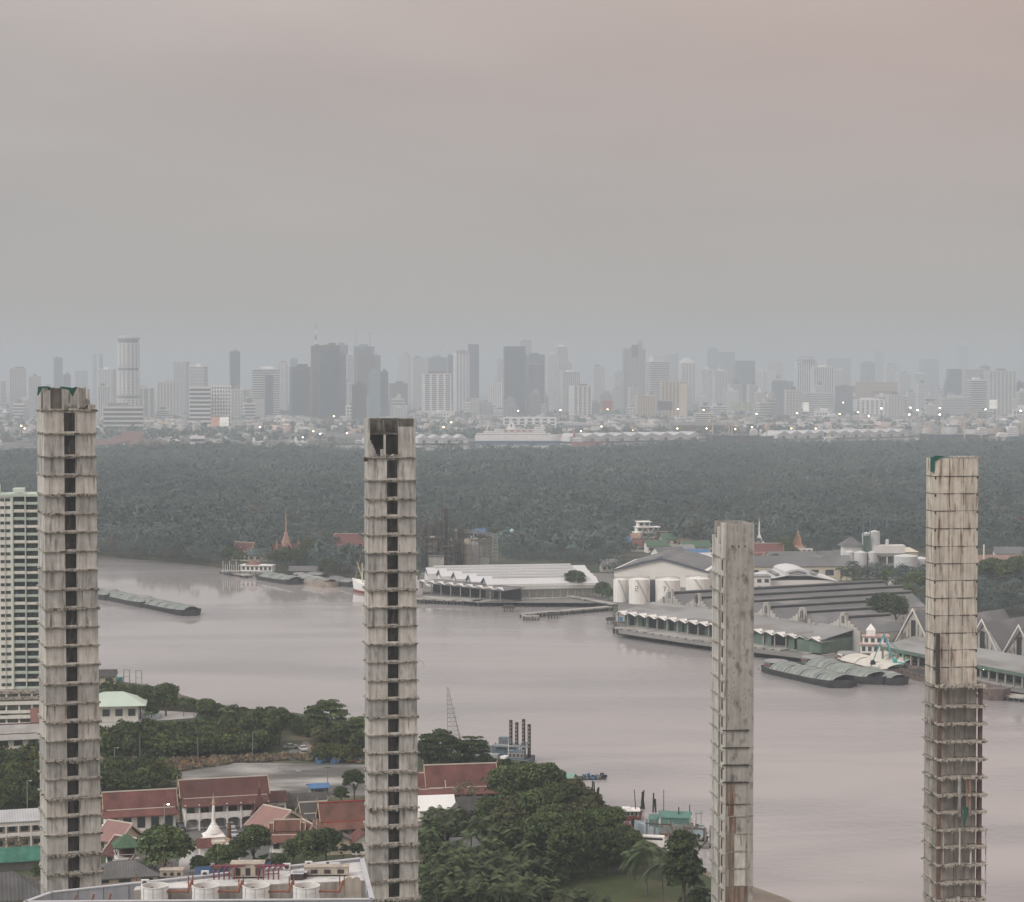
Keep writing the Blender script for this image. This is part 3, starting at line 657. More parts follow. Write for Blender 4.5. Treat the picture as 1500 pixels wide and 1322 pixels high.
def thai(name, label, cat, px, py, L, D, hw, hr, rz=GRID, roof=M_tred, wall=M_white, skirt=1.6, tiers=1, nwin=5, over=1.0, trim=M_trim, z=2.0, finial=True, two=False, group=None, cols=False):
    """hall: walls, steep gable over a lower skirt roof, gilded barge boards and curved ridge ends. (px,py): middle of its front foot"""
    p = G(px, py, z); T = thing(name, label, cat, p, rz, group)
    MB().box(-L / 2, L / 2, 0, D, 0, hw).box(-L / 2 - .4, L / 2 + .4, -.4, D + .4, -.02, .35).extr([(.4, hw), (D / 2, hr - .5), (D - .4, hw)], 'x', -L / 2 + .25, L / 2 - .25).build('wall', wall, T)
    if two:
        n = int(L / 3.2)
        d = MB().box(-L / 2, L / 2, -2.2, 0, hw * .48, hw * .54); d.build('balcony', wall, T)
        MB().box(-L / 2, L / 2, -2.2, -2.12, hw * .54, hw * .68).build('railing', wall, T)
        for i in range(n + 1):
            x = -L / 2 + .2 + i * (L - .4) / n; MB().box(x - .16, x + .16, -2.3, -2.0, 0, hw).build('column', wall, T)
        for i in range(n):
            x = -L / 2 + .2 + (i + .5) * (L - .4) / n; MB().box(x - 1.25, x + 1.25, -.06, -.003, .4, hw * .42).build('shutter', M_shut, T)
            MB().extr([(x - 1.5, hw * .48), (x - 1.5, hw * .36), (x - 1.1, hw * .43), (x, hw * .455), (x + 1.1, hw * .43), (x + 1.5, hw * .36), (x + 1.5, hw * .48)], 'y', -2.18, -2.05).build('arch', wall, T)
        windows(T, None, n, -L / 2, L / 2, 0, hw * .62, hw * .85)
    else: windows(T, None, nwin, -L / 2, L / 2, 0, .9, hw - .9, fr=trim)
    if cols:
        for i in range(nwin + 1):
            x = -L / 2 - .2 + i * (L + .4) / nwin; MB().box(x - .2, x + .2, -1.3, -.95, 0, hw - .3).build('column', wall, T)
    sk = skirt + (2.2 if two else 0)
    if skirt:
        ro = MB(); ze = hw - .35; zi = hw + .7; a, b_ = L / 2 + (over if not two else .5), L / 2 - 1.0
        ro.add([(-a, -sk, ze), (a, -sk, ze), (a, D + skirt, ze), (-a, D + skirt, ze), (-b_ - .9, .9, zi + .3), (b_ + .9, .9, zi + .3), (b_ + .9, D - .9, zi + .3), (-b_ - .9, D - .9, zi + .3), (-a, -sk, ze - .18), (a, -sk, ze - .18), (a, D + skirt, ze - .18), (-a, D + skirt, ze - .18)],
               [(0, 1, 5, 4), (1, 2, 6, 5), (2, 3, 7, 6), (3, 0, 4, 7), (0, 8, 9, 1), (1, 9, 10, 2), (2, 10, 11, 3), (3, 11, 8, 0), (8, 11, 10, 9)]); ro.build('skirt_roof', roof, T)
        MB().box(-b_ - .95, b_ + .95, .75, .95, zi + .05, zi + .42).build('roof_trim', trim, T)
    for t in range(tiers):
        l2 = L / 2 + .6 - t * L * .16; zz = t * .75; y0, y1 = .9 - (0 if skirt else 2) , D - .9 + (0 if skirt else 2); ze = hw + (1.1 if skirt else -.3) + zz
        rf = MB().roof(-l2, l2, y0 + t * .3, y1 - t * .3, ze, hr + zz, .22, curve=.05).build('roof', roof, T); g = MB()
        for sx in (-1, 1):
            x = sx * (l2 + .08); pr = [(y0 - .15, ze - .1), (D / 2, hr + zz + .2), (y1 + .15, ze - .1), (y1 - .35, ze - .1), (D / 2, hr + zz - .5), (y0 + .35, ze - .1)]; g.extr(pr, 'x', x - .08, x + .08)
            if finial: g.bar((x, D / 2, hr + zz), (x + sx * .35, D / 2, hr + zz + .7), .16, .1).bar((x + sx * .35, D / 2, hr + zz + .7), (x + sx * .1, D / 2, hr + zz + 1.5), .1, .03)
            for yy_ in (y0 - .1, y1 + .1):
                if finial: g.bar((x, yy_, ze), (x, yy_ + (-.4 if yy_ < D / 2 else .4), ze + .5), .1, .03)
        g.build('barge_board', M_gold if finial else trim, rf); MB().box(-l2, l2, D / 2 - .14, D / 2 + .14, hr + zz - .05, hr + zz + .22).build('ridge', trim, rf)
    return T
def shed(name, label, cat, px, py, L, D, hw, hr, rz=GRID, roof=M_tgry, wall=M_cream, z=2.0, axis='x', nwin=4, openf=False, over=.6, group=None, hip=False):
    p = G(px, py, z); T = thing(name, label, cat, p, rz, group)
    if openf:
        q = MB().box(-L / 2, L / 2, D - .2, D, 0, hw); q.build('wall', wall, T)
        for i in range(nwin + 1):
            x = -L / 2 + .15 + i * (L - .3) / nwin; MB().box(x - .15, x + .15, 0, .3, 0, hw).build('column', M_white, T)
    else:
        q = MB().box(-L / 2, L / 2, 0, D, 0, hw)
        if not hip: (q.extr([(0.05, hw), (D / 2, hr - .3), (D - .05, hw)], 'x', -L / 2 + .05, L / 2 - .05) if axis == 'x' else q.extr([(-L / 2 + .05, hw), (0, hr - .3), (L / 2 - .05, hw)], 'y', .05, D - .05))
        q.build('wall', wall, T); windows(T, None, nwin, -L / 2, L / 2, 0, hw * .35, hw * .75)
    if hip:
        a, b_ = L / 2 + over, D / 2 + over; k = max(0, a - b_); kk = max(0, b_ - a)
        MB().add([(-a, -over, hw), (a, -over, hw), (a, D + over, hw), (-a, D + over, hw), (-k, D / 2 - kk, hr), (k + .01, D / 2 - kk, hr), (k + .01, D / 2 + kk + .01, hr), (-k, D / 2 + kk + .01, hr), (-a, -over, hw - .15), (a, -over, hw - .15), (a, D + over, hw - .15), (-a, D + over, hw - .15)],
                 [(0, 1, 5, 4), (1, 2, 6, 5), (2, 3, 7, 6), (3, 0, 4, 7), (4, 5, 6, 7), (0, 8, 9, 1), (1, 9, 10, 2), (2, 10, 11, 3), (3, 11, 8, 0), (8, 11, 10, 9)]).build('roof', roof, T)
    elif axis == 'x': MB().roof(-L / 2 - over, L / 2 + over, -over, D + over, hw - .1, hr, .18).build('roof', roof, T)
    else: MB().roof(-L / 2 - over, L / 2 + over, -over, D + over, hw - .1, hr, .18, axis='y').build('roof', roof, T)
    return T
def psheet(name, pts, m, z=2.05, lab=None): return sheet(name, [tuple(G(x, y, z))[:2] for x, y in pts], z, m)
psheet('paved_lot', [(235, 1123), (300, 1117), (400, 1118), (500, 1119), (545, 1121), (545, 1165), (480, 1168), (440, 1164), (250, 1150), (225, 1135)], M_conc)
psheet('road', [(150, 1117), (260, 1122), (330, 1114), (420, 1110), (425, 1098), (438, 1098), (440, 1113), (330, 1118), (260, 1127), (150, 1123)], M_asph, 2.08)
psheet('courtyard', [(262, 1216), (300, 1212), (420, 1210), (470, 1200), (475, 1240), (400, 1250), (380, 1290), (150, 1300), (240, 1255), (200, 1230), (262, 1222)], M_asph, 2.08)
psheet('courtyard', [(276, 1238), (345, 1235), (352, 1262), (300, 1290), (262, 1290), (262, 1262)], M_court, 2.12)
psheet('lawn', [(860, 1279), (935, 1284), (1000, 1300), (1030, 1340), (820, 1345), (800, 1300)], M_lawn, 2.05)
psheet('yard', [(145, 1045), (200, 1040), (290, 1044), (285, 1052), (200, 1058), (145, 1075)], M_court, 2.1)
psheet('pool', [(188, 1047), (236, 1046), (236, 1052), (185, 1055)], mat('pool_water', (.12, .22, .26), rough=.15), 2.2)
psheet('track', [(440, 1098), (430, 1110), (448, 1112), (458, 1098), (452, 1086), (444, 1086)], mat('dirt_track', (.24, .20, .16), var=.2, scale=.3), 2.11)
# temple halls
thai('temple_hall', 'white temple hall with a red two-step roof right of the leftmost concrete shaft', 'temple hall', 207, 1218, 16.5, 8.5, 4.3, 9.0, nwin=5, skirt=1.4)
thai('temple_hall', 'long two-storey white temple hall with arches, balcony and maroon roof', 'temple hall', 331, 1212, 20.5, 8.5, 6.3, 11.2, roof=M_tdark, two=True, skirt=.6)
shed('annexe', 'square white annexe with maroon roof joined to the long arched hall', 'building', 404, 1203, 5.2, 7, 5.0, 6.8, roof=M_tdark, wall=M_white, nwin=2)
shed('open_shed', 'long dark-roofed open shed beside the paved lot', 'shed', 448, 1199, 10.5, 8, 3.4, 5.6, roof=M_tblk, openf=True, nwin=4); shed('shelter', 'small blue-roofed shelter behind the dark open shed', 'shed', 468, 1168, 4.5, 4, 2.6, 3.3, roof=M_bluer, wall=M_conc, nwin=1)
thai('chapel', 'small dark-roofed chapel with a pale gable left of the orange-roofed hall', 'chapel', 462, 1219, 5.5, 6.5, 3.4, 6.6, roof=M_tblk, wall=M_cream, skirt=.9, nwin=2, over=.6)
thai('temple_hall', 'orange-roofed temple hall with red trim cut by the second concrete shaft', 'temple hall', 513, 1239, 12.4, 7.5, 4.6, 9.6, roof=M_torg, wall=M_cream, skirt=1.8, trim=M_rtrim, nwin=4)
shed('outbuilding', 'low maroon-roofed outbuilding against the second concrete shaft', 'building', 533, 1252, 5, 5, 2.8, 5.0, roof=M_tred, wall=M_white, nwin=2, axis='y'); shed('outbuilding', 'low grey-roofed outbuilding left of the maroon-roofed one', 'building', 500, 1252, 7, 5, 2.6, 4.6, roof=M_tgry, wall=M_cream, nwin=2, axis='y')
thai('hall', 'pink-roofed hall seen gable-on behind the white stupa', 'temple hall', 383, 1233, 8.5, 10, 3.8, 7.2, rz=GRID + R(-58), roof=M_tpink, wall=M_cream, skirt=0, finial=False, nwin=4)
thai('pavilion', 'cross-shaped pavilion with stepped orange roofs and white ridges', 'pavilion', 420, 1249, 7.0, 5.5, 2.9, 6.2, roof=M_torg, wall=M_white, skirt=1.2, tiers=2, nwin=3, rz=R(4)); thai('pavilion', 'gable-fronted wing of the stepped orange pavilion, facing right', 'pavilion', 436, 1243, 5.2, 5, 2.8, 5.9, roof=M_torg, wall=M_white, skirt=1.0, tiers=1, nwin=2, rz=R(-62))
thai('hall', 'hall with a pale pink roof half hidden by the leftmost concrete shaft', 'temple hall', 160, 1250, 6.5, 7, 3.2, 6.6, rz=GRID + R(-50), roof=M_tpink, wall=M_cream, skirt=0, finial=False, nwin=3); thai('hall', 'hall with a deep red roof in front of the pale pink one', 'temple hall', 174, 1272, 8, 7, 3.0, 6.2, rz=GRID + R(-50), roof=M_tdark, wall=M_white, skirt=0, finial=False, nwin=3)
# green belvedere
T = thing('belvedere', 'two-storey open white belvedere with a green pyramid roof', 'pavilion', G(185, 1273), GRID); M_ = MB()
for z0 in (2.6,): MB().box(-2.6, 2.6, -2.6, 2.6, z0, z0 + .35).build('floor', M_white, T)
for sx in (-1.9, 1.9):
    for sy in (-1.9, 1.9): MB().box(sx - .18, sx + .18, sy - .18, sy + .18, 0, 5.4).build('column', M_white, T)
q = MB()
for sx in (-2.5, 2.5): q.box(sx - .05, sx + .05, -2.5, 2.5, 3.7, 3.8).box(-2.5, 2.5, sx - .05, sx + .05, 3.7, 3.8)
q.box(-1, 1, -1, 1, 0, 2.6); q.build('railing', M_white, T); MB().lathe([(4.2, 5.2), (4.2, 5.4), (1.6, 7.0), (.1, 7.9)], 4, (0, 0, 0), R(45)).build('roof', M_tgrn, T)
shed('low_roof', 'wide low dark-grey roof below the green belvedere', 'building', 183, 1296, 14, 9, 1.6, 4.2, roof=M_tgry, nwin=3, hip=True)
# stupas
def stupa(label, px, py, h, r, m=M_white, name='stupa', g=M_gold):
    T = thing(name, label, 'stupa', G(px, py), GRID); s = h
    MB().lathe([(r, 0), (r, .06 * s), (r * 1.06, .065 * s), (r * .95, .08 * s), (r * .82, .10 * s), (r * .82, .15 * s), (r * .9, .16 * s), (r * .7, .19 * s), (r * .62, .22 * s), (r * .62, .27 * s), (r * .7, .275 * s), (r * .5, .31 * s)], 4, (0, 0, 0), R(45)).build('base', m, T)
    MB().lathe([(r * .56, .075 * s), (r * .98, .085 * s), (r * .86, .098 * s)], 12).build('gilded_band', g, T); MB().lathe([(r * .78, .185 * s), (r * .74, .2 * s)], 12).build('gilded_band', g, T)
    MB().lathe([(r * .40, .30 * s), (r * .38, .33 * s), (r * .28, .38 * s), (r * .2, .44 * s), (r * .14, .455 * s), (r * .15, .47 * s), (r * .09, .48 * s), (r * .085, .56 * s), (r * .06, .74 * s), (r * .045, .80 * s)], 14).build('bell', m, T, True); MB().lathe([(r * .07, .80 * s), (r * .09, .82 * s), (r * .03, .9 * s), (.015, s)], 8).build('spire', g, T)
    return T
stupa('white stupa with gilded bands and a needle spire in the temple court', 313, 1247, 13.5, 5.0)
T = thing('spired_shrine', 'small dark reddish shrine with a gilded spire before the long arched hall', 'shrine', G(380, 1213), GRID); MB().box(-1.6, 1.6, -1.6, 1.6, 0, 3.4).build('wall', M_brown, T); MB().lathe([(2.8, 3.2), (2.1, 4.4), (2.1, 4.7), (1.6, 5.6), (1.6, 5.9), (1.1, 7), (.5, 8), (.2, 10)], 4, (0, 0, 0), R(45)).build('roof', M_tdark, T); MB().bar((0, 0, 9.5), (0, 0, 11.5), .1, .02).build('spire', M_gold, T)
for sx, sy in ((1, 0), (-1, 0), (0, -1), (0, 1)): MB().roof(-1.2, 1.2, -1.9 , 1.9, 3.3, 5.6, .15, axis='y').build('porch_roof', M_tdark, T).location = (sx * .9, sy * .9, 0)
stupa('small white and pink stupa left of the orange-roofed hall', 464, 1236, 6.5, 1.5); T = thing('gate_shrine', 'tiny red-roofed shrine at the foot of the white stupa', 'shrine', G(299, 1256), GRID); MB().box(-1, 1, 0, 1.6, 0, 2.4).build('wall', M_white, T); MB().roof(-1.7, 1.7, -.6, 2.2, 2.3, 4.2, .15, curve=.05).build('roof', M_tred, T)
T = thing('dark_post', 'tall dark carved post standing right of the white stupa', 'post', G(336, 1240)); MB().lathe([(.5, 0), (.4, 2), (.5, 2.2), (.4, 4), (.5, 4.2), (.3, 5.6)], 8).build('shaft', M_brown, T)
# cars and a person in the court
def car(px, py, rz, c, label, suv=False):
    M_c = mat('car_paint_' + c[0], c[1], rough=.35, var=.04, spec=.6); T = thing('parked_car', label, 'car', G(px, py, 2.13), rz, 'cars parked in the temple court'); h = 1.75 if suv else 1.45
    MB().extr([(-2.15, .35), (-2.2, .75), (-2.1, .95), (-1.0, 1.02), (1.6, 1.0), (2.1, .9), (2.2, .7), (2.15, .35)], 'y', -.86, .86).build('body', M_c, T); MB().extr([(-1.95 if suv else -1.5, .98), (-1.6 if suv else -.95, h - .02), (.35, h - .02), (1.15, .98)], 'y', -.74, .74).build('glass', M_glass, T)
    MB().box(-1.5 if suv else -.9, .4, -.72, .72, h - .02, h + .04).build('roof', M_c, T)
    for sx in (-1.35, 1.35):
        for sy in (-.86, .74): MB().add([(sx + .33 * math.cos(a * math.pi / 5), sy + e, .33 + .33 * math.sin(a * math.pi / 5)) for e in (0, .14) for a in range(10)], [tuple(range(10)), tuple(range(10, 20))] + [(a, (a + 1) % 10, 10 + (a + 1) % 10, 10 + a) for a in range(10)]).build('wheel', M_dk_, T)
M_dk_ = mat('tyre_rubber', (.03, .03, .03))
car(266, 1217, R(-75), ('black', (.02, .02, .022)), 'black car parked at the corner of the long arched hall', True); car(337, 1214, R(-70), ('silver', (.5, .51, .52)), 'silver car just right of the white stupa'); car(343, 1226, R(-70), ('silver', (.5, .51, .52)), 'nearer silver saloon behind the pink-roofed hall'); car(356, 1206, R(20), ('blue', (.06, .14, .2)), 'dark blue car under the arches of the long hall'); car(421, 1208, R(-70), ('white', (.7, .7, .7)), 'white car at the mouth of the dark open shed'); car(444, 1100, R(-70), ('silver', (.5, .51, .52)), 'silver car on the dirt track between the riverside trees'); car(426, 1097, R(20), ('grey', (.2, .2, .21)), 'grey car in the shade left of the dirt track')
def person(px, py, label, shirt, h=1.68, rz=0.):
    bpy.context.view_layer.update(); s = h / 1.7; J = [(0, 0, .95), (0, 0, 1.18), (0, 0, 1.42), (0, .0, 1.5), (0, .01, 1.62), (.09, 0, .88), (.11, .03, .48), (.12, 0, .06), (.12, -.14, .04), (-.09, 0, .88), (-.12, -.06, .48), (-.12, .06, .06), (-.12, -.08, .04), (.19, 0, 1.38), (.25, .02, 1.1), (.26, -.08, .86), (.27, -.12, .78), (-.19, 0, 1.38), (-.25, .02, 1.1), (-.26, -.08, .86), (-.27, -.12, .78)]
    E = [(0, 1), (1, 2), (2, 3), (3, 4), (0, 5), (5, 6), (6, 7), (7, 8), (0, 9), (9, 10), (10, 11), (11, 12), (2, 13), (13, 14), (14, 15), (15, 16), (2, 17), (17, 18), (18, 19), (19, 20)]; Rr = [.13, .13, .14, .055, .1, .09, .06, .045, .04, .09, .06, .045, .04, .06, .045, .035, .03, .06, .045, .035, .03]
    me = bpy.data.meshes.new('person'); me.from_pydata([(x * s, y * s, z * s) for x, y, z in J], E, []); o = bpy.data.objects.new('person', me); COL.objects.link(o); me.materials.append(mat('skin', (.30, .18, .12)))
    o.modifiers.new('skin', 'SKIN'); 
    for v, r_ in zip(me.skin_vertices[0].data, Rr): v.radius = (r_ * s, r_ * s * .85)
    me.skin_vertices[0].data[0].use_root = True; o.modifiers.new('sub', 'SUBSURF').levels = 1; o.location = G(px, py, 2.14); o.rotation_euler.z = rz; tag(o, label, 'person')
    MB().lathe([(.17, .88), (.19, 1.05), (.2, 1.25), (.22, 1.40), (.1, 1.47)], 10, sq=.72).build('shirt', shirt, o); MB().lathe([(.06, .12), (.075, .5), (.11, .9)], 8, (.11, 0, 0)).lathe([(.06, .12), (.075, .5), (.11, .9)], 8, (-.11, 0, 0)).build('trousers', M_dk_, o); MB().lathe([(.08, 1.60), (.115, 1.66), (.10, 1.72), (.02, 1.76)], 8).build('hair', M_dk_, o)
person(267, 1224, 'person in a white shirt walking across the temple court', mat('white_cloth', (.75, .75, .73)), 1.75)
# lamp posts
def lamp_post(px, py, h, label, lit=False, dbl=True, name='street_lamp'):
    T = thing(name, label, 'lamp', G(px, py)); MB().bar((0, 0, 0), (0, 0, h), .12, .08, 6).build('pole', M_pole, T); q = MB().bar((-.9 if dbl else -.1, 0, h), (.9, 0, h), .06); q.build('arm', M_pole, T)
    for sx in ((-.9, .9) if dbl else (.9,)): MB().box(sx - .22, sx + .22, -.12, .12, h - .12, h + .02).build('lamp_head', mat('lit_flood', (1, 1, 1), emit=((1, .97, .9), 30)) if lit else M_white, T)
lamp_post(241, 1222, 7.2, 'lit lamp post by the corner of the white red-roofed hall', True, False); lamp_post(319, 1284, 7.2, 'unlit double-headed lamp post among the court trees'); lamp_post(40, 1187, 7.5, 'thin grey lamp post rising from the bushes at far left', False, False); lamp_post(168, 1124, 5.5, 'slender bare post in the bushes right of the leftmost shaft', False, False, 'bare_post'); lamp_post(397, 1268, 5, 'white lamp post before the stepped orange pavilion', False, False)
T = thing('hoarding', 'long blue site hoarding behind the court trees', 'fence', G(346, 1282), GRID); MB().box(-9, 9.5, 0, .12, 0, 2.3).build('panel', M_bluer, T); q = MB()
for k in range(8): MB().bar((-9 + 2.6 * k, .25, 0), (-9 + 2.6 * k, .25, 2.5), .07).build('post', M_pole, T)
# blue drums on the lot
for k, (x, y) in enumerate(((468, 1119), (476, 1117), (484, 1116), (490, 1119), (497, 1117), (524, 1117))):
    T = thing('barrel_heap', f'heap of blue barrels on the paved lot edge, {ORD[k]} from the left', 'barrels', G(x, y, 2.08), 0, 'blue barrels by the paved lot'); q = MB()
    for j in range(5): q.lathe([(.3, 0), (.32, .45), (.3, .9)], 8, (rnd.uniform(-.8, .8), rnd.uniform(-.5, .5), (j > 3) * .8))
    q.build('barrels', M_bluer, T)
for k, x in enumerate((409, 437)): T = thing('goal_post', f'thin floodlight mast on the paved lot, {ORD[k]} from the left', 'post', G(x, 1130, 2.08)); MB().bar((0, 0, 0), (0, 0, 2.2), .08).box(-.7, .7, -.5, .5, 0, .12).build('stand', M_pole, T)
# left edge: school, tarpaulin roof, sheet roof, red hall
T = thing('school_block', 'two-storey white school block with open galleries at the left edge', 'building', G(12, 1247), GRID); L_ = 17
MB().box(-9, L_ - 9, 1.8, 8, 0, 6.6).build('wall', M_cream, T)
for z in (3.1, 6.3): MB().box(-9.2, L_ - 8.8, 0, 1.8, z, z + .25).build('gallery_floor', M_white, T); MB().box(-9.2, L_ - 8.8, -.05, .05, z + .25 - (.0 if z < 5 else .9), z + 1.0 - (.0 if z < 5 else .5)).build('parapet', M_white, T)
for k in range(7): MB().box(-9 + k * 2.8, -8.7 + k * 2.8, -.1, .2, 0, 6.3).build('column', M_white, T)
for z in (.9, 4.1): windows(T, None, 6, -9, 8, 1.8, z, z + 1.2)
MB().roof(-9.5, L_ - 8.5, -.3, 8.3, 6.8, 8.8, .2).build('roof', M_met, T)
T = thing('tarpaulin_roof', 'long green tarpaulin-covered shed below the school block', 'shed', G(10, 1276), GRID); MB().box(-8, 8.4, 0, 6, 0, 2.2).build('wall', M_conc, T); MB().roof(-9, 9, -1.0, 6.5, 2.1, 4.6, .12).build('roof', mat('green_tarpaulin', (.05, .17, .125), var=.3, scale=.6), T)
shed('sheet_roof_shed', 'wide dark sheet-roofed shed in the bottom left corner', 'shed', 0, 1338, 18, 12, 2.5, 7.0, roof=mat('dark_sheet_roof', (.10, .10, .10), var=.25, scale=.3, corr=('X', .8)), nwin=3, hip=True)
thai('assembly_hall', 'white hall with a grey roof and dark red eaves below the apartment podium', 'hall', 16, 1097, 17, 12, 3.2, 6.2, roof=mat('pale_sheet_roof', (.33, .32, .31), corr=('X', .6)), skirt=1.6, finial=False, trim=M_tdark, nwin=4)
# apartment slab at left
Ya = 640; T = thing('apartment_block', 'tall cream and mint apartment block cut off by the left edge', 'apartment block', (At(12, 661, Ya).x, Ya, 2), R(9)); mp_ = Ya / FPX
M_mint = mat('mint_wall', (.52, .60, .53), var=.07, scale=.2, streak=.1); M_acr = mat('cream_apartment', (.78, .76, .70), var=.06, scale=.2, streak=.12); M_cur = mat('curtained_glass', (.11, .15, .15), rough=.35, var=.5, scale=.8)
zt = At(10, 728, Ya).z - 2; zb = At(10, 1010, Ya).z - 2; fl = 25; fh = (zt - zb) / fl; XL = -14; 
segs = [(-14, -4.6, 'w'), (-4.6, -1.2, 's'), (-1.2, 1.2, 'w'), (1.2, 5.0, 'b'), (5.0, 9.4, 'b')]
MB().box(-14, 9.4, 2.2, 13, zb, zt).build('core', M_cur, T); MB().box(-14.2, 9.6, -.2, 13.2, zt, zt + .8).box(1, 4.5, 3, 9, zt + 1.4, zt + 2.4).build('parapet', M_mint, T)
MB().box(-14, -3.4, 3, 12, zt + .8, zt + 3.4).build('stair_tower', M_mint, T)
q = MB(); q.box(1.0, 1.35, -.3, 2.3, zb, zt); q.box(4.85, 5.2, -.3, 2.3, zb, zt).box(-1.35, -1.1, -.2, 2.3, zb, zt).box(9.1, 9.5, -.2, 13, zb, zt); q.build('fin', M_mint, T)
q = MB().box(-4.7, .99, .05, 2.2, zb, zt).box(-14, -4.72, .3, 2.2, zb, zt); q.build('wall', M_acr, T)
for i in range(fl):
    z = zb + i * fh
    w_ = MB().box(-2.6, .4, -.05, .04, z + fh * .42, z + fh * .8); w_.build('window', M_glass, T)
    w_ = MB().box(-8.4, -5.6, .2, .29, z + fh * .42, z + fh * .8); w_.build('window', M_glass, T)
    b_ = MB().box(1.36, 4.84, 0, 2.19, z - .12, z + .12).box(1.4, 4.8, -.05, .05, z + .12, z + fh * .36); b_.box(5.22, 9.08, 0, 2.19, z - .12, z + .12).box(5.25, 9.05, -.05, .05, z + .12, z + fh * .30); b_.build('balcony', M_acr if i % 2 else M_mint, T)
    if i % 3 == 0: MB().box(2.0 + (i % 4) * .5, 2.5 + (i % 4) * .5, -.08, .3, z + fh * .36, z + fh * .6).build('laundry', (M_white, M_tpink, M_bluer)[i % 3 - 1], T)
for j, (zz0, zz1) in enumerate(((1010, 1024), (1026, 1044), (1046, 1062))):
    z1 = At(10, zz0, Ya).z - 2; z0 = At(10, zz1, Ya).z - 2; MB().box(-14, 10.5, -2 - j * .2, 12, z1 - 1.2, z1 - .2).box(-14, 10.5, -1.9 - j * .2, -1.6, z0, z0 + .9).build('podium_slab', M_acr if j else M_slab, T)
    for k in range(7): MB().box(-13 + k * 3.9, -12.5 + k * 3.9, -1.8, -1.3, z0, z1 - 1.1).build('podium_column', M_acr, T)
MB().box(-13.9, 10.3, 0, 12, 0, zb).build('podium_wall', mat('grey_wall', (.30, .30, .28)), T); MB().box(6.3, 10.7, -2.6, -2.45, 0, At(10, 1036, Ya).z - 2).build('brick_panel', mat('pinkish_panel', (.36, .2, .17)), T)
# riverside restaurant
shed('river_pavilion', 'riverside pavilion with a pale mint hipped roof and open terrace', 'pavilion', 165, 1058, 16, 10, 5.4, 9.0, roof=mat('pale_mint_roof', (.50, .60, .52), var=.06), wall=M_acr, rz=R(8), nwin=4, hip=True, over=2.6); shed('river_pavilion', 'lower white-roofed pavilion on stilts beside the mint one', 'pavilion', 186, 1046, 9, 7, 3.6, 5.6, roof=M_white, wall=M_acr, rz=R(8), nwin=3, hip=True, over=1.5)
shed('boat_house', 'dark-roofed boat house behind the leftmost concrete shaft', 'shed', 150, 1003, 9, 6, 3, 5, roof=M_tblk, nwin=2, rz=R(8))
T = thing('river_gantry', 'grey landing stage with two square gantry frames', 'jetty', G(188, 1006, 0), R(-20)); MB().box(-7, 7, -2, 2, .6, 1.1).build('deck', M_conc, T); MB().box(-6, -3, -1.2, 1.2, 1.1, 3.2).build('cabin', M_teal, T)
for x in (-1.5, 3.5): q = MB(); q.box(x, x + .25, -1, -.75, 1, 6.2).box(x + 2.4, x + 2.65, -1, -.75, 1, 6.2).box(x, x + 2.65, -1, -.75, 6, 6.25).box(x, x + 2.65, -1, -.75, 3.6, 3.8); q.build('gantry_frame', M_pole, T)
for k in range(5): MB().box(-6 + 3 * k, -5.6 + 3 * k, -1.9, -1.5, -1, .6).build('pile', M_dk_, T)
# right part of the near bank
thai('temple_hall', 'biggest red-roofed temple hall by the river, right of the second shaft', 'temple hall', 678, 1178, 17.5, 9, 3.2, 9.4, skirt=1.8, nwin=6, rz=R(10)); thai('side_hall', 'lower red roof running behind the second shaft, joined to the big riverside hall', 'temple hall', 630, 1180, 7, 8, 3, 7.6, skirt=1.4, nwin=2, rz=R(10), finial=False); thai('side_hall', 'lower red roof at the tree-side end of the big riverside hall', 'temple hall', 726, 1172, 7, 8, 3, 7.6, skirt=1.2, nwin=2, rz=R(10), finial=False)
shed('marquee', 'bright white roofed building right against the second shaft', 'building', 640, 1205, 8.5, 8, 3.2, 6.0, roof=mat('white_sheet_roof', (.78, .78, .76), var=.05, scale=.2), wall=M_white, rz=R(10), nwin=2); shed('old_house', 'black-roofed wooden house between the white roof and the trees', 'house', 691, 1203, 9.5, 7, 2.8, 5.4, roof=M_tblk, wall=M_brown, rz=R(8), nwin=3); shed('old_house', 'smaller black-roofed wooden house with a porch gable', 'house', 672, 1208, 5.5, 5, 2.4, 4.6, roof=M_tblk, wall=M_brown, rz=R(8), nwin=2, axis='y')
shed('grove_house', 'grey house glimpsed between the palms', 'house', 683, 1262, 6, 5, 3.2, 5, roof=M_tgry, wall=M_conc, rz=R(8), nwin=2)
shed('green_shed', 'pale green roof peeping out of the trees by the river', 'shed', 815, 1163, 7, 7, 3, 5.0, roof=mat('pale_green_sheet', (.22, .36, .30), corr=('X', .6)), rz=R(-20), nwin=2)
# lattice crane boom
T = thing('lattice_boom', 'tall slender lattice crane boom leaning over the riverbank trees', 'crane', G(668, 1103, 1.0)); q = MB(); Yb = G(668, 1103, 1).y
b0 = Vector((-14, 0, 0)) * .22; tp = At(655.5, 1007, Yb) - G(668, 1103, 1.0); A = [Vector((-2.4, 0, 0)), Vector((2.4, 0, 0)), Vector((2.0, 1.6, 0)), Vector((-2.4, 1.6, 0))]; Bv = [tp + Vector((-.15 + .3 * (k in (1, 2)), .3 * (k > 1), 0)) for k in range(4)]
for k in range(4): q.bar(A[k], Bv[k], .13, .07)
for i in range(15):
    t = i / 15.; u = (i + 1) / 15.
    for k in range(4): a = A[k].lerp(Bv[k], t); b_ = A[(k + 1) % 4].lerp(Bv[(k + 1) % 4], t); q.bar(a, b_, .07); q.bar(a, A[(k + 1) % 4].lerp(Bv[(k + 1) % 4], u), .05)
    if i % 2 == 0: q.bar(A[1].lerp(Bv[1], t), A[1].lerp(Bv[1], t) + Vector((.9, 0, .5)), .08)
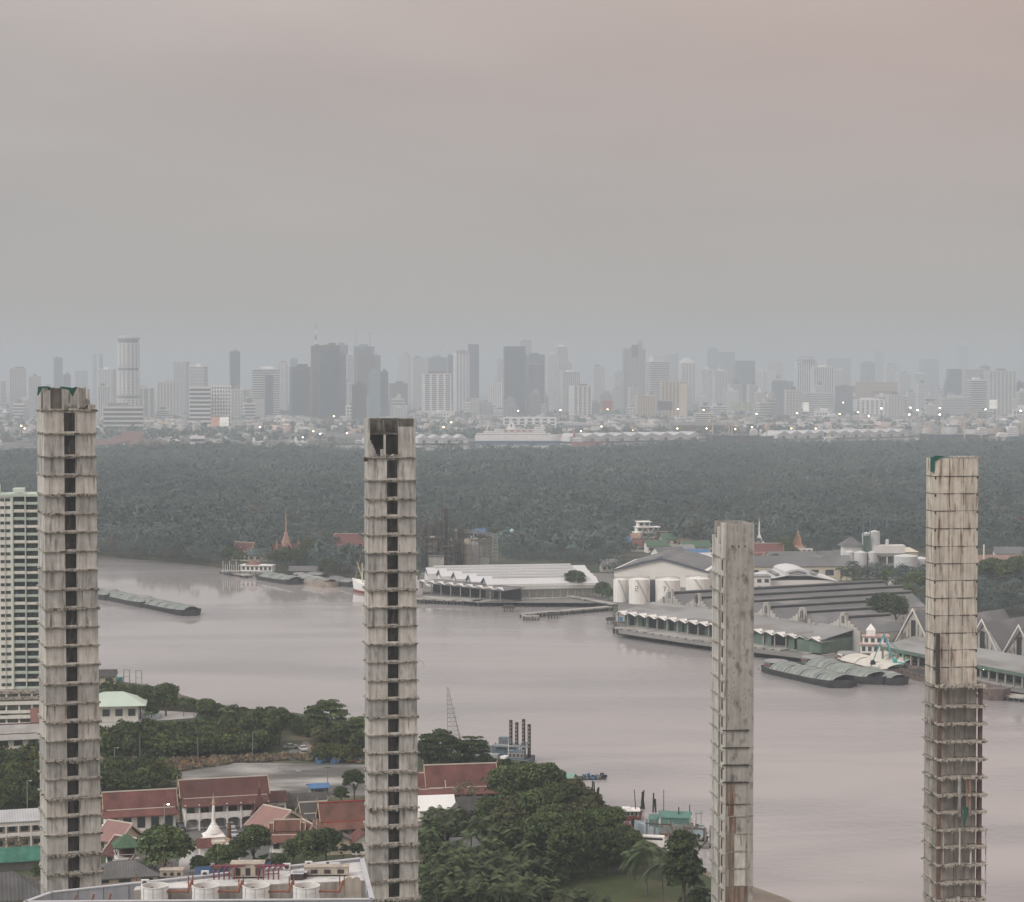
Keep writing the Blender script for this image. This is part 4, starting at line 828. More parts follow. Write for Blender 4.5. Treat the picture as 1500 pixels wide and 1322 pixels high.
q.build('boom', M_pole, T); MB().box(-3, 3, -1.5, 2.5, -.6, .6).box(-1.2, 2.4, -1.2, 1.6, .6, 2.4).build('base', M_rust, T)
# dredging barge with four spuds
M_spud = mat('dark_spud_steel', (.075, .055, .05), var=.3, scale=.8)
M_dbl = mat('faded_blue_paint', (.15, .20, .24), var=.3, scale=.6, streak=.3, dirt=((.18, .12, .09), .55, .65, (1, 1, 1), .6)); M_dgr = mat('greyish_paint', (.33, .36, .37), var=.25, scale=.5, streak=.3)
p = G(738, 1118, 0); T = thing('dredger', 'blue-grey dredging barge with four tall spuds and cluttered deckhouses', 'dredger', p, R(-12)); MB().box(-20, 8, -4, 6, -.4, 1.6).build('hull', mat('dredger_hull', (.10, .12, .14), var=.3, scale=.4), T)
for (a, b_, c_, d_, e, f_, m_) in ((-19, -14, 0, 4, 1.6, 3.6, M_dgr), (-20, -14, 1, 4, 3.7, 4.0, M_dgr), (-13, -5, -1, 5, 1.6, 4.2, M_dgr), (-12.5, -5.5, 0, 4.5, 4.2, 4.6, M_dbl), (-4, 3, 1, 5.5, 1.6, 4.6, M_dbl), (-3, 7, 0, 5, 4.6, 5.1, M_dgr), (2, 6.5, -3, 0, 1.6, 4.2, M_dbl), (-6, -1, -3.5, -1, 1.6, 3.0, M_dgr), (-2, 1, 2, 4, 5.1, 7, M_dbl)): MB().box(a, b_, c_, d_, e, f_).build('deckhouse', m_, T)
windows(T, None, 4, 2, 6.5, -3, 2.4, 3.4); windows(T, None, 4, -13, -5, -1, 2.6, 3.5)
for (x, y1_, yb_) in ((747.5, 1055, 1100), (756.5, 1058, 1108), (767, 1053, 1108), (775.5, 1060, 1114)):
    a = At(x, y1_, p.y + 1) - p; sx = a.x * math.cos(R(12)) - 0; MB().bar((sx, 1.2, -3), (sx, 1.2, a.z), .5, .5, 8).build('spud', M_spud, T)
    for k in range(6): MB().box(sx - .2, sx + .2, .62, .72, a.z - 1.2 - k * 1.1, a.z - .8 - k * 1.1).build('pin_hole', M_pole, T)
q = MB()
for k in range(14): x = rnd.uniform(-12, 7); q.bar((x, rnd.uniform(-3, 4), 1.6), (x + rnd.uniform(-1, 1), rnd.uniform(-3, 4), rnd.uniform(4, 7)), .1)
q.bar((-4, -1, 5), (4, -1, 5), .08).bar((3, -2, 4), (8, -2, 7), .2).bar((3, -2, 6.5), (-1, 0, 7.5), .15); q.build('rigging', M_dbl, T)
T = thing('support_boat', 'small white-masted launch lying against the dredger', 'boat', G(733, 1123, 0), R(60)); hull_mb(8, 2.6, 1.2, .6).build('hull', M_white, T); MB().box(1.2, 4, -.9, .9, 1.1, 2.6).build('cabin', M_white, T); MB().bar((4.5, 0, 1), (4.7, 0, 7.2), .18, .08).build('mast', M_white, T)
# rafts of blue floats
rg = random.Random(4)
for k, (a, b_, lab) in enumerate((((782, 1133), (826, 1135), 'shorter raft of blue floats by the riverbank'), ((800, 1142), (886, 1140), 'longer raft of blue floats pointing into the river'))):
    A_, B_ = G(*a, 0), G(*b_, 0); d = B_ - A_; T = thing('float_raft', lab, 'raft', A_, math.atan2(d.y, d.x)); L_ = d.length; q = MB()
    q.box(0, L_, -2.2, 2.2, .02, .3); q.build('deck', M_dk_, T)
    for j in range(int(L_ * 1.6)):
        x = rg.uniform(0, L_); MB().cbox(x, rg.uniform(-2.2, 2.2), .3, rg.uniform(.5, 1.3), rg.uniform(.5, 1.1), rg.uniform(.25, .8), rg.uniform(0, 3)).build('float', (M_bluer, M_dbl, M_dk_, M_dbl)[j % 4], T)
    if k == 0: MB().bar((L_ * .6, 0, .3), (L_ * .6, 0, 3.2), .06).build('flag_pole', M_rust, T)
# river boats
M_hgr = mat('boat_hull_grey', (.24, .25, .235), var=.2, scale=.5); M_hbl = mat('boat_hull_pale_blue', (.40, .48, .52), var=.12, scale=.5, streak=.2); M_can = mat('green_canopy', (.10, .20, .17), var=.2, scale=.5); M_hred = mat('boat_red', (.19, .07, .06), var=.2)
A_, B_ = G(941, 1201, 0), G(895, 1201, 0); d = B_ - A_; T = thing('river_boat', 'white-roofed wooden boat moored by the trees with a dark mast', 'boat', B_, math.atan2(-d.y, -d.x)); L_ = d.length; hull_mb(L_, 3.6, 1.2, 1.0, .3).build('hull', M_hred, T); MB().box(L_ * .05, L_ * .88, -1.5, 1.5, 1.0, 2.4).build('cabin', M_hgr, T); MB().box(L_ * .02, L_ * .92, -1.9, 1.9, 2.4, 2.7).box(L_ * .2, L_ * .6, -1.2, 1.2, 2.7, 3.1).build('roof', M_white, T)
for k in range(6): MB().box(1 + k, 1.5 + k, -1.52, -1.502, 1.4, 2.1).build('window', M_dk_, T)
MB().bar((L_ * .8, 0, 1), (L_ * .74, 0, 7.6), .2, .12).build('mast', M_dk_, T); MB().lathe([(.35, 0), (.5, .25), (.35, .5)], 8, (L_ * .4, -1.85, .4)).build('tyre_fender', M_dk_, T)
A_, B_ = G(928, 1218, 0), G(1031, 1222, 0); d = B_ - A_; T = thing('fishing_boat', 'pale blue wooden fishing boat under a long green canopy', 'boat', B_, math.atan2(-d.y, -d.x)); L_ = d.length; hull_mb(L_, 4.4, 1.5, 1.4, .3).build('hull', M_hbl, T)
MB().box(L_ * .12, L_ * .5, -1.6, 1.6, 1.3, 3.4).build('cabin', M_white, T)
for k in range(6): MB().box(L_ * .14 + k * 1.0, L_ * .14 + k * 1.0 + .6, 1.602, 1.63, 2.1, 3.0).build('window', M_dk_, T); MB().box(L_ * .14 + k * 1.0, L_ * .14 + k * 1.0 + .6, -1.63, -1.602, 2.1, 3.0).build('window', M_dk_, T)
MB().roof(L_ * .18, L_ * .64, -2.4, 2.4, 4.2, 5.4, .1).box(L_ * .2, L_ * .6, -2.2, -2.1, 2.4, 4.2).box(L_ * .2, L_ * .6, 2.1, 2.2, 2.4, 4.2).build('canopy', M_can, T); MB().roof(L_ * .62, L_ * .78, -2.0, 2.0, 3.6, 4.4, .1).box(L_ * .63, L_ * .77, 1.9, 2, 1.4, 3.6).build('canopy', M_can, T); MB().bar((L_ * .57, 0, 1.3), (L_ * .57, 0, 10.5), .16, .1).bar((L_ * .35, 1, 4), (L_ * .35, 1, 6.6), .18).bar((L_ * .2, 0, 4), (L_ * .2, 0, 7), .15).build('mast', M_dk_, T)
MB().box(L_ * .02, L_ * .12, -1.4, 1.4, 5.2, 5.35).build('awning', M_hgr, T)
for sy in (-1.3, 1.3): MB().bar((L_ * .04, sy, 1.4), (L_ * .04, sy, 5.2), .06).bar((L_ * .11, sy, 1.4), (L_ * .11, sy, 5.2), .06).build('awning_post', M_pole, T)
A_, B_ = G(967, 1224, 0), G(1024, 1222, 0); d = B_ - A_; T = thing('wooden_boat', 'grey and red wooden boat in front of the green-canopied one', 'boat', A_, math.atan2(d.y, d.x)); L_ = d.length; hull_mb(L_, 3, 1.9, .6, .25).build('hull', M_hgr, T); hull_mb(L_ * .99, 3.02, .7, .2, .25).build('boot_topping', M_hred, T); MB().box(L_ * .1, L_ * .8, -1.35, 1.35, 1.8, 2.6).build('cover', M_hgr, T)
T = thing('beached_boat', 'white launch moored below the trees near the concrete posts', 'boat', G(936, 1240, 0), R(-12)); hull_mb(9, 3, 1.5, .9, .35).build('hull', M_white, T); MB().box(1, 6, -1, 1, 1.4, 2.7).build('cabin', M_white, T); MB().box(1.2, 5.8, -1.03, 1.03, 1.9, 2.4).build('window_band', M_dk_, T)
T = thing('landing_stage', 'floating landing stage with concrete mooring posts below the fishing boat', 'jetty', G(985, 1238, 0), R(-14)); MB().box(-9, 9, -2, 2, .1, .7).box(6, 16, -.6, .6, .2, .6).box(-14, -8, -1, .5, .3, .6).build('deck', mat('stage_deck', (.20, .18, .165), var=.3, scale=.5), T)
for (x, y, h) in ((-6.5, 1.6, 5.5), (-4.6, 1.6, 5.6), (-1.2, 1.6, 5.2), (-.2, 1.6, 5), (3.0, -.8, 5.4), (5.0, -1.2, 5.6), (8, -.8, 4.8), (9, .6, 5)): MB().box(x - .2, x + .2, y - .2, y + .2, -1, h).build('post', M_conc, T)
MB().box(-6.8, -.4, 1.4, 1.7, 4.3, 4.6).build('cross_beam', M_rust, T); MB().box(2.9, 8.2, -1.0, -.7, 4.2, 4.5).build('cross_beam', M_rust, T)
for k, (x, y, h) in enumerate(((942, 1185, 6), (959, 1190, 5), (869, 1180, 6.5), (876, 1182, 5.5), (1033, 1237, 4), (927, 1222, 4))):
    T = thing('mooring_pile', f'dark mooring pile cluster, {ORD[k]} of the six' if False else ('dark timber piles left of the canopied boat', 'shorter dark timber piles touching the canopied boat', 'dark mooring piles by the trees, left of two', 'dark mooring piles by the trees, right of two', 'dark pile at the outer end of the landing stage', 'dark pile between the two moored boats')[k], 'pile', G(x, y, 0)); q = MB()
    for j in range(4): q.bar((rnd.uniform(-.6, .6), rnd.uniform(-.4, .4), -1), (rnd.uniform(-.3, .3), rnd.uniform(-.3, .3), h * rnd.uniform(.6, 1)), .22, .18, 6)
    q.build('timbers', M_dk_, T)
T = thing('riverside_shrine', 'orange gabled shrine at the waterline among the trees', 'shrine', G(891, 1222, 1), R(-30)); MB().box(-1.6, 1.6, 0, 3, 0, 2.6).build('wall', M_cream, T); MB().roof(-2, 2, -.6, 3.6, 2.5, 5.6, .2, axis='y', curve=.05).build('roof', M_torg, T)
T = thing('riverside_shrine', 'second orange roof lower down the waterline', 'shrine', G(910, 1232, 1), R(-30)); MB().box(-1.6, 1.6, 0, 3, 0, 2).build('wall', M_cream, T); MB().roof(-2, 2, -.6, 3.6, 2.0, 4, .2, axis='y').build('roof', M_torg, T)
# ============================================================ FOREGROUND ROOF WITH COOLING TOWERS
zr = 32.0
def RP(x, y, z=zr): return G(x, y, z)
T = thing('plant_roof', 'flat grey plant roof with parapets across the bottom of the photo', 'building', (0, 0, 2)); f = MB(); M_rf = mat('roof_membrane', (.40, .40, .395), var=.12, scale=.3, dirt=((.22, .21, .2), .55, .7, (1, 1, 1), .5)); M_cop = mat('coping_metal', (.46, .47, .49), rough=.5, var=.1, scale=.5); M_pr = mat('parapet_cladding', (.36, .375, .41), rough=.6, var=.12, scale=.3, streak=.15)
A_, B_, C_, D_ = RP(37, 1322), RP(545, 1318), RP(530, 1258), RP(75, 1308)
zz = zr - 2; poly = [(A_.x, A_.y), (B_.x, B_.y), (C_.x, C_.y), (D_.x, D_.y)]
MB().prism(poly, 0, zz - 3.2).build('well_floor', M_rf, T); E0, E1 = RP(196, 1300), RP(534, 1286); F0 = D_.lerp(C_, .26); MB().prism([(E0.x, E0.y), (E1.x, E1.y), (C_.x, C_.y), (F0.x, F0.y)], zz - 3.19, zz - .4).build('deck', mat('pale_membrane', (.56, .56, .55), var=.12, scale=.25, dirt=((.34, .33, .32), .55, .7, (1, 1, 1), .35)), T)
def wall_(a, b_, th, z0, z1, m_, nm, cop=True):
    a = Vector((a[0], a[1], 0)); b_ = Vector((b_[0], b_[1], 0)); d = (b_ - a); L_ = d.length; M0 = Matrix.Translation(a) @ Matrix.Rotation(math.atan2(d.y, d.x), 4, 'Z')
    MB().box(0, L_, -th / 2, th / 2, z0, z1, M0).build(nm, m_, T)
    if cop: MB().box(-.1, L_ + .1, -th / 2 - .12, th / 2 + .12, z1, z1 + .16, M0).build('coping', M_cop, T)
    n = int(L_ / 4)
    if cop:
        for k in range(n): MB().box(k * 4 + .02, k * 4 + .1, -th / 2 - .03, -th / 2 - .005, z0, z1, M0).build('panel_joint', M_dsteel, T)
wall_(poly[0], poly[1], .5, zz - 4.5, zz, M_pr, 'parapet'); wall_(poly[3], poly[2], .5, zz - 3.2, zz - .0, M_pr, 'parapet'); wall_(poly[1], poly[2], .5, zz - 2, zz, M_pr, 'parapet'); wall_(poly[0], poly[3], .5, zz - 2, zz, M_pr, 'parapet')
u_ = (Vector(poly[1]) - Vector(poly[0])).normalized(); w_ = Vector((-u_.y, u_.x)); ra = math.atan2(u_.y, u_.x)
# screen wall behind the cooling towers
m0 = RP(196, 1300.8, zr); m1 = RP(535, 1286.8, zr); MB().box(0, (m1 - m0).length, -.16, -.02, zz - 3.2, zz - .38, Matrix.Translation((m0.x, m0.y, 0)) @ Matrix.Rotation(math.atan2(m1.y - m0.y, m1.x - m0.x), 4, 'Z')).build('screen_wall', mat('stained_screen', (.33, .30, .26), streak=.4, scale=.6), T)
M_tank = mat('white_tank', (.70, .70, .67), var=.06, scale=.5, streak=.12); M_pipe = mat('orange_pipe', (.25, .105, .07), var=.2, scale=.6); M_pink = mat('magenta_pipe', (.20, .065, .085), var=.2); M_beige = mat('beige_cabinet', (.42, .37, .31), var=.15, scale=.6, streak=.3)
tws = []
for k, x in enumerate((226.5, 301, 375, 449)):
    c_ = RP(x, 1303); c_.z = zr - 1.85; tt = thing('cooling_tower', ('leftmost', 'second', 'third', 'rightmost')[k] + ' of the four white round cooling towers on the roof', 'cooling tower', c_, ra, 'white cooling towers on the plant roof'); tws.append(tt); r = 2.05
    q = MB().lathe([(r, 0), (r * 1.02, .1), (r, .6), (r * 1.015, .65), (r, 1.2), (r, 1.6), (r * 1.015, 1.65), (r * .985, 2.35), (r * 1.02, 2.4), (r * 1.02, 2.5), (r * .93, 2.5), (r * .9, 1.5)], 28); q.v; q.build('shell', M_tank, tt); MB().lathe([(r * .9, 1.5), (r * .88, 1.55), (.3, 1.6)], 24).build('fan_deck', M_brown, tt)
    for a in range(4): MB().box(.2, r * .88, -.12, .12, 1.75, 1.8, Matrix.Rotation(a * math.pi / 2 + .4, 4, 'Z')).build('fan_blade', M_dsteel, tt)
    MB().lathe([(r * .9, -2.7), (r * .9, 0)], 16).build('basin', M_beige, tt)
    for a in range(8): MB().bar((r * 1.03 * math.cos(a * .785), r * 1.03 * math.sin(a * .785), 0), (r * 1.03 * math.cos(a * .785), r * 1.03 * math.sin(a * .785), 2.4), .03).build('rib', M_pole, tt)
for k, x in enumerate((262, 336, 410, 484)):
    c_ = RP(x, 1304); c_.z = zr - .6; tt = thing('pipework', ('first', 'second', 'third', 'fourth')[k] + ' run of orange pipes between the cooling towers, counted from the left', 'pipes', c_, ra); MB().bar((-2.2, 0, .4), (1.6, 0, .4), .17, .17, 8).bar((1.2, -.2, .2), (2.0, .6, 1.9), .22, .22, 8).bar((2.1, .4, 1), (2.1, .4, 2.8), .1, .1, 6).bar((1.4, .5, 1), (1.4, .5, 2.6), .1, .1, 6).bar((-1.8, .4, -1.8), (-1.8, .4, .4), .1).build('pipe', M_pipe, tt)
    MB().lathe([(.28, 0), (.28, .08)], 10, (1.2, -.2, .25)).build('flange', M_dsteel, tt)
for k, (x, y, lab) in enumerate(((107, 1311, 'short orange pipe stub near the left parapet corner'), (133, 1310, 'middle short orange pipe stub on the left roof'), (158, 1309, 'orange pipe stub nearest the first cooling tower'))): c_ = RP(x, y); c_.z = zr - 1.6; tt = thing('pipe_stub', lab, 'pipe', c_, ra); MB().bar((0, 0, 0), (.5, 0, 1.6), .17, .17, 8).lathe([(.26, 0), (.26, .1)], 10, (0, 0, -.02)).build('pipe', M_pipe, tt)
for k, (x, y, w2, d2, h2, lab, m_) in enumerate(((251, 1284, 3.6, 2, 1.0, 'beige cabinet left of the magenta pipes', M_beige), (362, 1284, 5.2, 2.6, 2.0, 'largest beige plant box between magenta pipe bundles', M_beige), (478, 1281, 7.0, 2.0, 1.2, 'long beige duct box toward the right end of the roof', M_beige))):
    c_ = RP(x, y); c_.z = zr - .4; tt = thing('plant_box', lab, 'plant unit', c_, ra); MB().box(-w2 / 2, w2 / 2, 0, d2, .3, .3 + h2).build('casing', m_, tt); MB().box(-w2 / 2 - .1, w2 / 2 + .1, -.1, d2 + .1, .3 + h2, .4 + h2).build('lid', M_cop if False else m_, tt)
    for sx in (-.42, .42): MB().box(sx * w2 - .1, sx * w2 + .1, .1, .3, 0, .3).build('leg', M_dsteel, tt)
    for j in range(3): MB().box(-w2 * .35 + j * w2 * .3, -w2 * .2 + j * w2 * .3, -.03, .0, .5, .3 + h2 * .7).build('grille', M_dsteel, tt)
for k, (x, lab) in enumerate(((330, 'magenta pipe bundle left of the largest plant box'), (395, 'magenta pipe bundle right of the largest plant box'))):
    c_ = RP(x, 1285); c_.z = zr - 1.3; tt = thing('pipe_bundle', lab, 'pipes', c_, ra)
    for j in range(5): x0 = -1.8 + j * .8; MB().bar((x0, 0, 0), (x0, 0, 2.6), .13, .13, 8).bar((x0, 0, 2.6), (x0 + .9 * (1 if k else 1), .6, 3.2), .13, .13, 8).build('pipe', M_pink, tt)
    MB().bar((-2.4, .3, 3.0), (3, .3, 3.0), .14, .14, 8).build('header_pipe', M_pink, tt)
for k, x in enumerate((511, 522)): c_ = RP(x, 1303); c_.z = zr - 3.0; tt = thing('exhaust_duct', ('left', 'right')[k] + ' one of the two round-headed steel ducts at the roof corner', 'duct', c_, ra); MB().extr([(-.7, 0), (-.7, 4.2), (-.5, 4.7), (0, 4.95), (.5, 4.7), (.7, 4.2), (.7, 0)], 'y', 0, .3).build('panel', M_beige, tt); MB().bar((-.75, .1, 0), (-.75, .1, 4.2), .06).bar((.75, .1, 0), (.75, .1, 4.2), .06).build('rim', M_pole, tt)
for k, (x, y) in enumerate(((472, 1266), (488, 1266), (440, 1283), (435, 1285))): c_ = RP(x, y); c_.z = zr - .4; tt = thing('roof_vent', ('left flat hatch at the back of the plant roof', 'right flat hatch at the back of the plant roof', 'small dark fan unit on the plant roof', 'small vent left of the dark fan unit')[k], 'roof vent', c_, ra); MB().box(-1, 1, -.6, .6, 0, .5 + .5 * (k > 1)).build('casing', M_tank if k < 2 else M_dsteel, tt); MB().box(-1.1, 1.1, -.7, .7, .5 + .5 * (k > 1), .58 + .5 * (k > 1)).build('lid', M_cop, tt)
T = thing('antenna_frame', 'rusty antenna frame standing at the back of the plant roof', 'antenna', RP(243, 1284, zr - .4), ra); q = MB()
for x in (-.9, -.3, .3, .9): q.bar((x, 0, 0), (x, 0, 2.4 + 2.2 * (abs(x) < .5) * (x < 0)), .06)
q.bar((-1, 0, 1.4), (1, 0, 1.7), .06).bar((-1, 0, 2.2), (1, 0, 2.2), .05); q.build('frame', M_brown, T)
# ============================================================ NEAR TREES
def mk(kind, n_, C, m_, trunkr, trunkh, label='x', tm=M_trunk, inner=None):
    V_, F_, T_ = C; T = thing(kind, label, 'tree'); q = MB().bar((0, 0, -.3), (.1, 0, trunkh), trunkr, trunkr * .6, 7)
    rg = random.Random(n_)
    for k in range(0 if 'palm' in kind else 6):
        a = rg.uniform(0, 6.28); q.bar((.05, 0, trunkh * rg.uniform(.45, .8)), (math.cos(a) * trunkh * .35, math.sin(a) * trunkh * .35, trunkh * rg.uniform(1.0, 1.4)), trunkr * .5, trunkr * .15, 5)
    q.build('trunk', tm, T); o = npmesh('crown', V_, F_, m_, T, tint=T_, warm=np.zeros(len(F_))); return T
PT = {'b1': mk('broadleaf_tree', 1, crown(1, 4.6, 4.0, 7.4, 60, 95, .36), M_leaf, .35, 6), 'b2': mk('broadleaf_tree', 2, crown(2, 4.2, 4.6, 7.2, 60, 95, .36), M_leaf, .3, 6), 'b3': mk('broadleaf_tree', 3, crown(3, 4.8, 3.6, 6.8, 55, 95, .4), M_leaf2, .3, 5),
      'd1': mk('broadleaf_tree', 4, crown(4, 4.4, 3.9, 4.3, 80, 110, .30), M_leaf, .3, 4), 'rain': mk('rain_tree', 5, crown(5, 6.6, 4.0, 8.6, 70, 110, .36, .30, layered=True), M_leaf, .45, 8), 'cas': mk('pine_tree', 6, crown(6, 2.7, 6.0, 7.4, 85, 80, .26, .34), M_leaf, .3, 10),
      'palm': mk('palm_tree', 7, palm(7, 7.4, 22, 3.8, .95, 1.0, 16), M_palm, .22, 7.5, tm=M_ptrunk), 'palm2': mk('palm_tree', 8, palm(8, 5.6, 26, 4.2, .9, .9, 16), M_palm, .28, 5.6, tm=M_ptrunk), 'coco': mk('coconut_palm', 9, palm(9, 7.6, 20, 4.4, 1.1, 1.3, 20), M_palm, .2, 7.7, tm=M_ptrunk),
      'cyp': mk('columnar_shrub', 10, crown(10, .9, 2.2, 2.4, 16, 60, .24), M_leaf, .1, 1.5), 'bush': mk('round_shrub', 11, crown(11, 2.2, 1.5, 1.6, 22, 70, .28), M_leaf, .15, 1.2), 'dry': mk('bare_tree', 12, crown(12, 3.6, 3.0, 5.6, 34, 26, .22), M_dry, .18, 5)}
bpy.context.view_layer.update()
FIRST = set()
def tree(k, px, py, s, label, sz=None, group=None, z=2.0):
    p = G(px, py, z); a = rnd.uniform(0, 6.28); sc2 = (s, s, s * (sz or 1))
    if k not in FIRST:
        FIRST.add(k); o = PT[k]; o.location = p; o.rotation_euler = (0, 0, a); o.scale = sc2; o['label'] = label
        if o.name not in KIDS:
            KIDS[o.name] = list(o.children)
            for c_ in o.children: KIDS[c_.name] = []
        if group: o['group'] = group
    else:
        o = dup(PT[k], p, a, label, group, sc2)
        if not group and 'group' in o: del o['group']
    return o
NAMED = [('rain', 480, 1086, 1.0, 'wide layered tree against the river left of the second shaft', 1.0), ('rain', 524, 1100, .8, 'layered tree half behind the second shaft'), ('b1', 243, 1049, .95, 'large dark round tree by the riverside pavilion'), ('b2', 206, 1050, .6, 'smaller tree left of the large dark riverside one'),
    ('d1', 222, 1052, .5, 'white-flowering low tree before the large dark riverside one'), ('coco', 333, 1086, 1.15, 'tall feathery palm standing alone by the river'), ('b1', 302, 1060, .7, 'bushy tree left of the tall feathery palm'), ('palm', 269, 1050, .6, 'slim palm right of the large dark riverside tree'), ('palm', 284, 1052, .5, 'shorter slim palm beside the bushy tree'), ('palm', 218, 1066, .6, 'small palm by the pool'),
    ('b3', 345, 1080, .6, 'low tree right under the tall palm'), ('b2', 378, 1078, .75, 'roundish tree left of the track, nearer the palm'), ('b1', 410, 1092, 1.0, 'big spreading tree immediately left of the dirt track'), ('b3', 395, 1078, .85, 'olive tree behind the big spreading one'), ('b2', 365, 1092, .8, 'dark tree at the end of the tall hedge'), ('b1', 500, 1102, .8, 'tree right of the dirt track'), ('b3', 470, 1100, .7, 'olive tree touching the dirt track on its right'), ('b2', 527, 1112, .7, 'dark tree at the foot of the second shaft by the lot'),
    ('d1', 183, 1105, 1.15, 'dark rounded tree at the left end of the tall hedge'), ('b1', 519, 1172, .7, 'small dark tree beside the paved lot and second shaft'), ('b2', 500, 1182, .45, 'shrubby tree before the small dark one by the lot'), ('d1', 242, 1281, 1.35, 'biggest dark round tree in the temple court'), ('d1', 324, 1280, .8, 'dark round tree below the white stupa'), ('b1', 372, 1272, .85, 'green tree at the middle of the court row'), ('b2', 348, 1276, .6, 'green tree right of the one below the stupa'), ('d1', 292, 1280, .5, 'small dark tree left of the one below the stupa'),
    ('d1', 452, 1270, 1.0, 'dark tree before the stepped orange pavilion'), ('b1', 478, 1272, .8, 'tree right of the dark one before the pavilion'), ('b2', 430, 1273, .6, 'lower tree left of the dark one before the pavilion'), ('dry', 404, 1208, .6, 'thin grey-leaved tree before the square annexe'), ('dry', 680, 1192, 1.0, 'bare spreading tree before the big riverside hall'), ('d1', 60, 1290, .5, 'bush squeezed between tarpaulin shed and the leftmost shaft'), ('dry', 20, 1262, .7, 'bare tree over the green tarpaulin roof'), ('b2', 8, 1064, .5, 'dark tree below the apartment podium'),
    ('rain', 645, 1132, .95, 'layered dark tree right of the second shaft by the river'), ('rain', 690, 1128, .75, 'layered tree left of the dredger'), ('b2', 622, 1128, .7, 'dark tree partly hidden by the second shaft'), ('b1', 712, 1130, .45, 'low green tree in front of the dredger hull'), ('cas', 1002, 1352, 1.5, 'tall layered dark conifer on the riverbank left of the third shaft'), ('coco', 947, 1312, 1.3, 'large drooping palm at the right edge of the lawn'), ('coco', 970, 1328, 1.15, 'drooping palm between the large one and the conifer'), ('coco', 925, 1304, .95, 'drooping palm on the left side of the lawn palms'), ('bush', 1030, 1338, 1.6, 'bright shrub at the foot of the third shaft'), ('bush', 1012, 1345, 1.5, 'low shrub below the tall conifer'), ('bush', 852, 1335, .9, 'small palmlike shrub at the bottom edge of the lawn')]
for t_ in NAMED: tree(*t_)
for k, x in enumerate((376, 383, 389, 400, 407, 412, 418)): tree('cyp', x, 1278, .8 + .1 * (k % 3), f'narrow clipped shrub in the row by the hoarding, {ordi(k)} from the left', group='narrow shrubs by the hoarding')
for k, x in enumerate((424, 503, 518, 527)): tree('cyp', x, 1262, 1.0, f'tall narrow shrub before the orange-roofed hall, {ordi(k)} from the left', group='narrow shrubs by the orange hall')
grove = [('b1', 745, 1203, 1.2), ('b2', 772, 1196, 1.2), ('b1', 803, 1190, 1.1), ('b2', 716, 1222, .8), ('b3', 745, 1240, .95), ('b1', 788, 1232, 1.1), ('b3', 838, 1200, .95), ('b3', 862, 1200, .7), ('b3', 828, 1238, .9), ('d1', 868, 1232, 1.0), ('b2', 896, 1234, .75), ('d1', 912, 1250, .8), ('b1', 878, 1262, 1.05), ('b2', 846, 1268, 1.05), ('b1', 803, 1276, 1.15),
    ('b2', 832, 1292, 1.1), ('d1', 862, 1286, 1.0), ('b2', 918, 1274, .75), ('d1', 938, 1266, .6), ('b1', 770, 1262, .9), ('b3', 886, 1218, .6), ('b3', 760, 1220, .9), ('b2', 820, 1215, 1.0), ('d1', 845, 1180, .55), ('b1', 812, 1250, 1.0), ('d1', 900, 1262, .95), ('b1', 890, 1284, .95), ('b2', 930, 1290, .6), ('d1', 925, 1252, .7), ('b1', 785, 1170, .7), ('b3', 855, 1218, .8), ('b2', 735, 1176, .5)]
grove.sort(key=lambda t: t[1])
for i, (k, x, y, s) in enumerate(grove): tree(k, x, y, s, f'leafy tree in the riverside grove, {ordi(i)} from the left', group='leafy trees of the riverside grove')
pg = [(630, 1245, 1.1), (652, 1248, 1.15), (677, 1250, 1.0), (704, 1252, 1.05), (730, 1262, 1.1), (756, 1264, 1.0), (640, 1284, 1.0), (667, 1286, 1.1), (698, 1292, 1.05), (733, 1300, 1.1), (763, 1306, 1.0), (632, 1318, 1.05), (655, 1326, 1.1), (684, 1330, 1.0), (716, 1334, 1.05), (748, 1336, 1.0), (778, 1330, .95), (806, 1326, .8), (628, 1268, 1.0), (690, 1272, 1.0), (720, 1280, .95), (650, 1304, 1.0), (676, 1310, 1.0), (706, 1314, 1.0), (740, 1320, .95), (772, 1290, 1.0), (792, 1302, .9), (664, 1230, .9), (640, 1228, .9), (640, 1345, 1.1), (670, 1350, 1.1), (702, 1352, 1.1), (735, 1355, 1.0), (765, 1352, 1.0), (795, 1350, .9), (826, 1340, .7), (847, 1338, .6), (868, 1336, .55), (888, 1340, .5)]
pg.sort()
for i, (x, y, s) in enumerate(pg): tree('palm2' if i % 3 else 'palm', x, y, s, f'palm in the dense stand right of the second shaft, {ordi(i)} from the left', group='palms right of the second shaft')
# uncountable scrub
M_scrub = mat('leaf_scrub', (.055, .078, .03), rough=.8, var=.2, scale=.03, tint=True, spec=.1)
def scrub(name, poly, sp, s0, s1, label, seed, m_=None, warm=.08, temps=None, lo=.15, hi=.85):
    W = [tuple(G(x, y, 2))[:2] for x, y in poly]; xs = [a[0] for a in W]; ys = [a[1] for a in W]; rg = np.random.RandomState(seed)
    X, Y = np.meshgrid(np.arange(min(xs), max(xs), sp), np.arange(min(ys), max(ys), sp)); X = X.ravel() + rg.uniform(-.5, .5, X.size) * sp; Y = Y.ravel() + rg.uniform(-.5, .5, Y.size) * sp
    k = inpoly(X, Y, W); P = np.stack([X[k], Y[k]], 1); scatter(name, P, rg.uniform(s0, s1, len(P)), temps or tb, m_ or M_scrub, label, warmp=warm, seed=seed, tlo=lo, thi=hi)
tb = [crown(s, 2.6, 2.2, 2.2, 9, 22, .42, .5) for s in (31, 32, 33)]; tg = [crown(s, 1.0, .5, .45, 4, 14, .35, .6) for s in (41, 42)]
